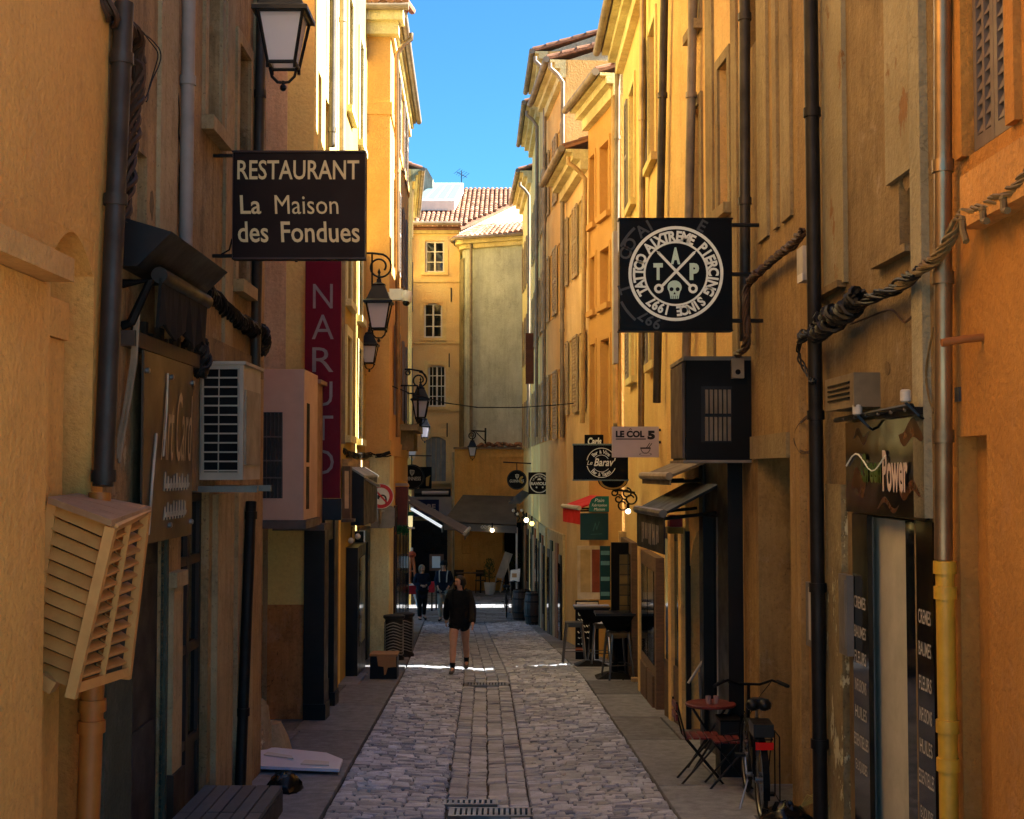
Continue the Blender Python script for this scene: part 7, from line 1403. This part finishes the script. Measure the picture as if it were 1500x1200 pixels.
    for sd in (-1, 1): q = MB(); q.ball(hd + f(sd * .03, -.085, .038), .009 * s, 6); tw(q).build('eye', eye, t); q = MB(); q.tube([hd + f(sd * .016, -.09, .055), hd + f(sd * .044, -.083, .056)], .004 * s, 4); tw(q).build('eyebrow', hair, t)
    q = MB(); q.tube([hd + f(-.022, -.087, -.032), hd + f(0, -.095, -.03), hd + f(.022, -.087, -.032)], .006 * s, 5); tw(q).build('mouth', M('lips', '#8a4a40', .5), t)
    # hair: a cap that leaves the face free
    q = MB(); n, m_ = 18, 9; hv = []; c = f(0, .008, 1.60)
    for i in range(m_ + 1):
        th = math.pi * i / m_
        for k in range(n):
            ph = 2 * math.pi * k / n; fr = -math.cos(ph)             # +1 at the back (+Y)
            back = .5 - .5 * math.cos(ph + math.pi * .5 + math.pi * .5) ; zz = math.cos(th); rr = math.sin(th); y_ = math.sin(ph)
            low = zz * .1 if zz > 0 else zz * (.1 + (.24 if long_hair else .04) * max(0, .35 + .65 * y_))
            rad = .1 * (1 + (.12 if zz < 0 and y_ > -.3 else 0)); pos = V((math.cos(ph) * rr * rad * .98, y_ * rr * rad * 1.1, low)) * s
            if zz < .35 and y_ < -.35: pos.y = max(pos.y, -.052 * s)
            hv.append(c + pos + V(((R() - .5) * .006, (R() - .5) * .006, 0)))
    q.add(hv, [(i * n + k, i * n + (k + 1) % n, (i + 1) * n + (k + 1) % n, (i + 1) * n + k) for i in range(m_) for k in range(n)]); tw(q).build('hair', hair, t, smooth=True)
    if hat: q = MB(); q.lathe([(.112 * s, 1.60 * s), (.112 * s, 1.645 * s), (.1 * s, 1.69 * s), (.06 * s, 1.73 * s), (.01, 1.745 * s)], (0, 0, 0), 14); q.build('hat', hat, t, smooth=True)
    # clothes follow the same skeleton a little wider
    cv, ci = [], {}
    def c_(n, co, rx, ry=None): ci[n] = len(cv); cv.append((co, rx * s, (ry or rx) * s))
    hem = .62 if coat else .84; c_('hem', f(0, .0, hem), .19 if not coat else .2, .15); c_('pel', L['pel'] + f(0, 0, .04), .19, .145); c_('wai', f(0, 0, 1.1), .18, .135); c_('che', L['che'], .185, .14); c_('nec', f(0, .012, 1.425), .085, .08)
    ce = [('hem', 'pel'), ('pel', 'wai'), ('wai', 'che'), ('che', 'nec')]
    for sd in (-1, 1):
        n = str(sd); c_('sho' + n, L['sho' + n] + f(sd * .01, 0, -.005), .083); c_('elb' + n, L['elb' + n], .072); c_('wri' + n, L['wri' + n], .056); ce += [('che', 'sho' + n), ('sho' + n, 'elb' + n), ('elb' + n, 'wri' + n)]
    jv, jf = skin((cv, [(ci[a], ci[b]) for a, b in ce]), 1); q = MB(); q.add(jv, jf); q.build('coat' if coat else 'jumper', top, t, smooth=True)
    cv, ci = [], {}; c_('pel', L['pel'] - f(0, 0, .02), .15, .115); ce = []
    for sd in (-1, 1):
        n = str(sd); g = lambda k: vs[idx[k + n]][0]; c_('hip' + n, g('hip'), .115); ce.append(('pel', 'hip' + n))
        if shorts: c_('thi' + n, g('thi') + f(0, 0, .02), .115); ce.append(('hip' + n, 'thi' + n))
        else:
            for a, b, r_ in (('hip', 'thi', .1), ('thi', 'kne', .078), ('kne', 'cal', .074), ('cal', 'ank', .066)): c_(b + n, g(b) + (f(0, 0, .02) if b == 'ank' else f(0, 0, 0)), r_); ce.append((a + n, b + n))
    jv, jf = skin((cv, [(ci[a], ci[b]) for a, b in ce])); q = MB(); q.add(jv, jf); q.build('shorts' if shorts else 'trousers', bottom, t, smooth=True)
    for sd in (-1, 1):
        n = str(sd); a, b = vs[idx['ank' + n]][0], vs[idx['toe' + n]][0]; q = MB(); lo = min(a.z, b.z) ; z0 = b.z - .035 * s
        jv, jf = skin(([(a + f(0, .045, -.045), .042 * s, .04 * s), (a + f(0, 0, -.03), .046 * s, .045 * s), ((a + b) / 2 + f(0, 0, -.008), .046 * s, .036 * s), (b + f(0, -.02, 0), .042 * s, .03 * s)], [(0, 1), (1, 2), (2, 3)])); q.add(jv, jf); q.build('shoe', shoe, t, smooth=True)
        if sock: q = MB(); q.tube([a - f(0, 0, .02), a + (vs[idx['cal' + n]][0] - a) * .4], .042 * s, 10, r1=.05 * s); q.build('sock', sock, t, smooth=True)
    if bag:
        q = MB()
        for sd in (-1, 1): q.tube([f(sd * .1, -.155, 1.12), f(sd * .11, -.15, 1.3), f(sd * .12, -.08, 1.43), f(sd * .11, .05, 1.45)], .018 * s, 6)
        q.build('strap', bag, t, kind='stuff')
    t.location = o; t.rotation_euler = (0, 0, rz); return t
SKIN = M('skin', '#c8987c', .55, var=.08, scale=8); KNIT = M('black_knit', '#111114', .95, var=.2, scale=12, bmp=.3); SHRT = M('black_shorts', '#0e0e10', .85)
DHAIR = M('dark_hair', '#1a1210', .55, var=.2, scale=20); BHAIR = M('grey_blond_hair', '#8d7a60', .6, var=.2, scale=20)
person('person in a black jumper and shorts walking up the cobbles looking aside', G(673, 984), 1.68, math.radians(-4), SKIN, KNIT, SHRT, DHAIR, M('grey_shoe', '#6b625b', .6), .3, shorts=True, bag=M('strap_dark', '#0b0b0c', .8), turn=math.radians(-42), sock=KNIT)
NAVYC = M('navy_coat', '#12162a', .85, var=.15); BOOT = M('black_boot', '#0f0f10', .5)
person('person with fair hair in a long dark navy coat and black trousers', G(618, 909), 1.68, math.radians(20), SKIN, NAVYC, SHRT, BHAIR, BOOT, .06, coat=True, arms='front', turn=math.radians(10))
person('person in a dark jacket and pale trousers wearing a dark hat', G(650, 910), 1.78, math.radians(-5), SKIN, M('dark_jacket', '#15192c', .8, var=.3), M('pale_trousers', '#9c9080', .85), DHAIR, BOOT, .08, arms='low', long_hair=False, hat=M('hat_dark', '#141419', .9), bag=OFFW)
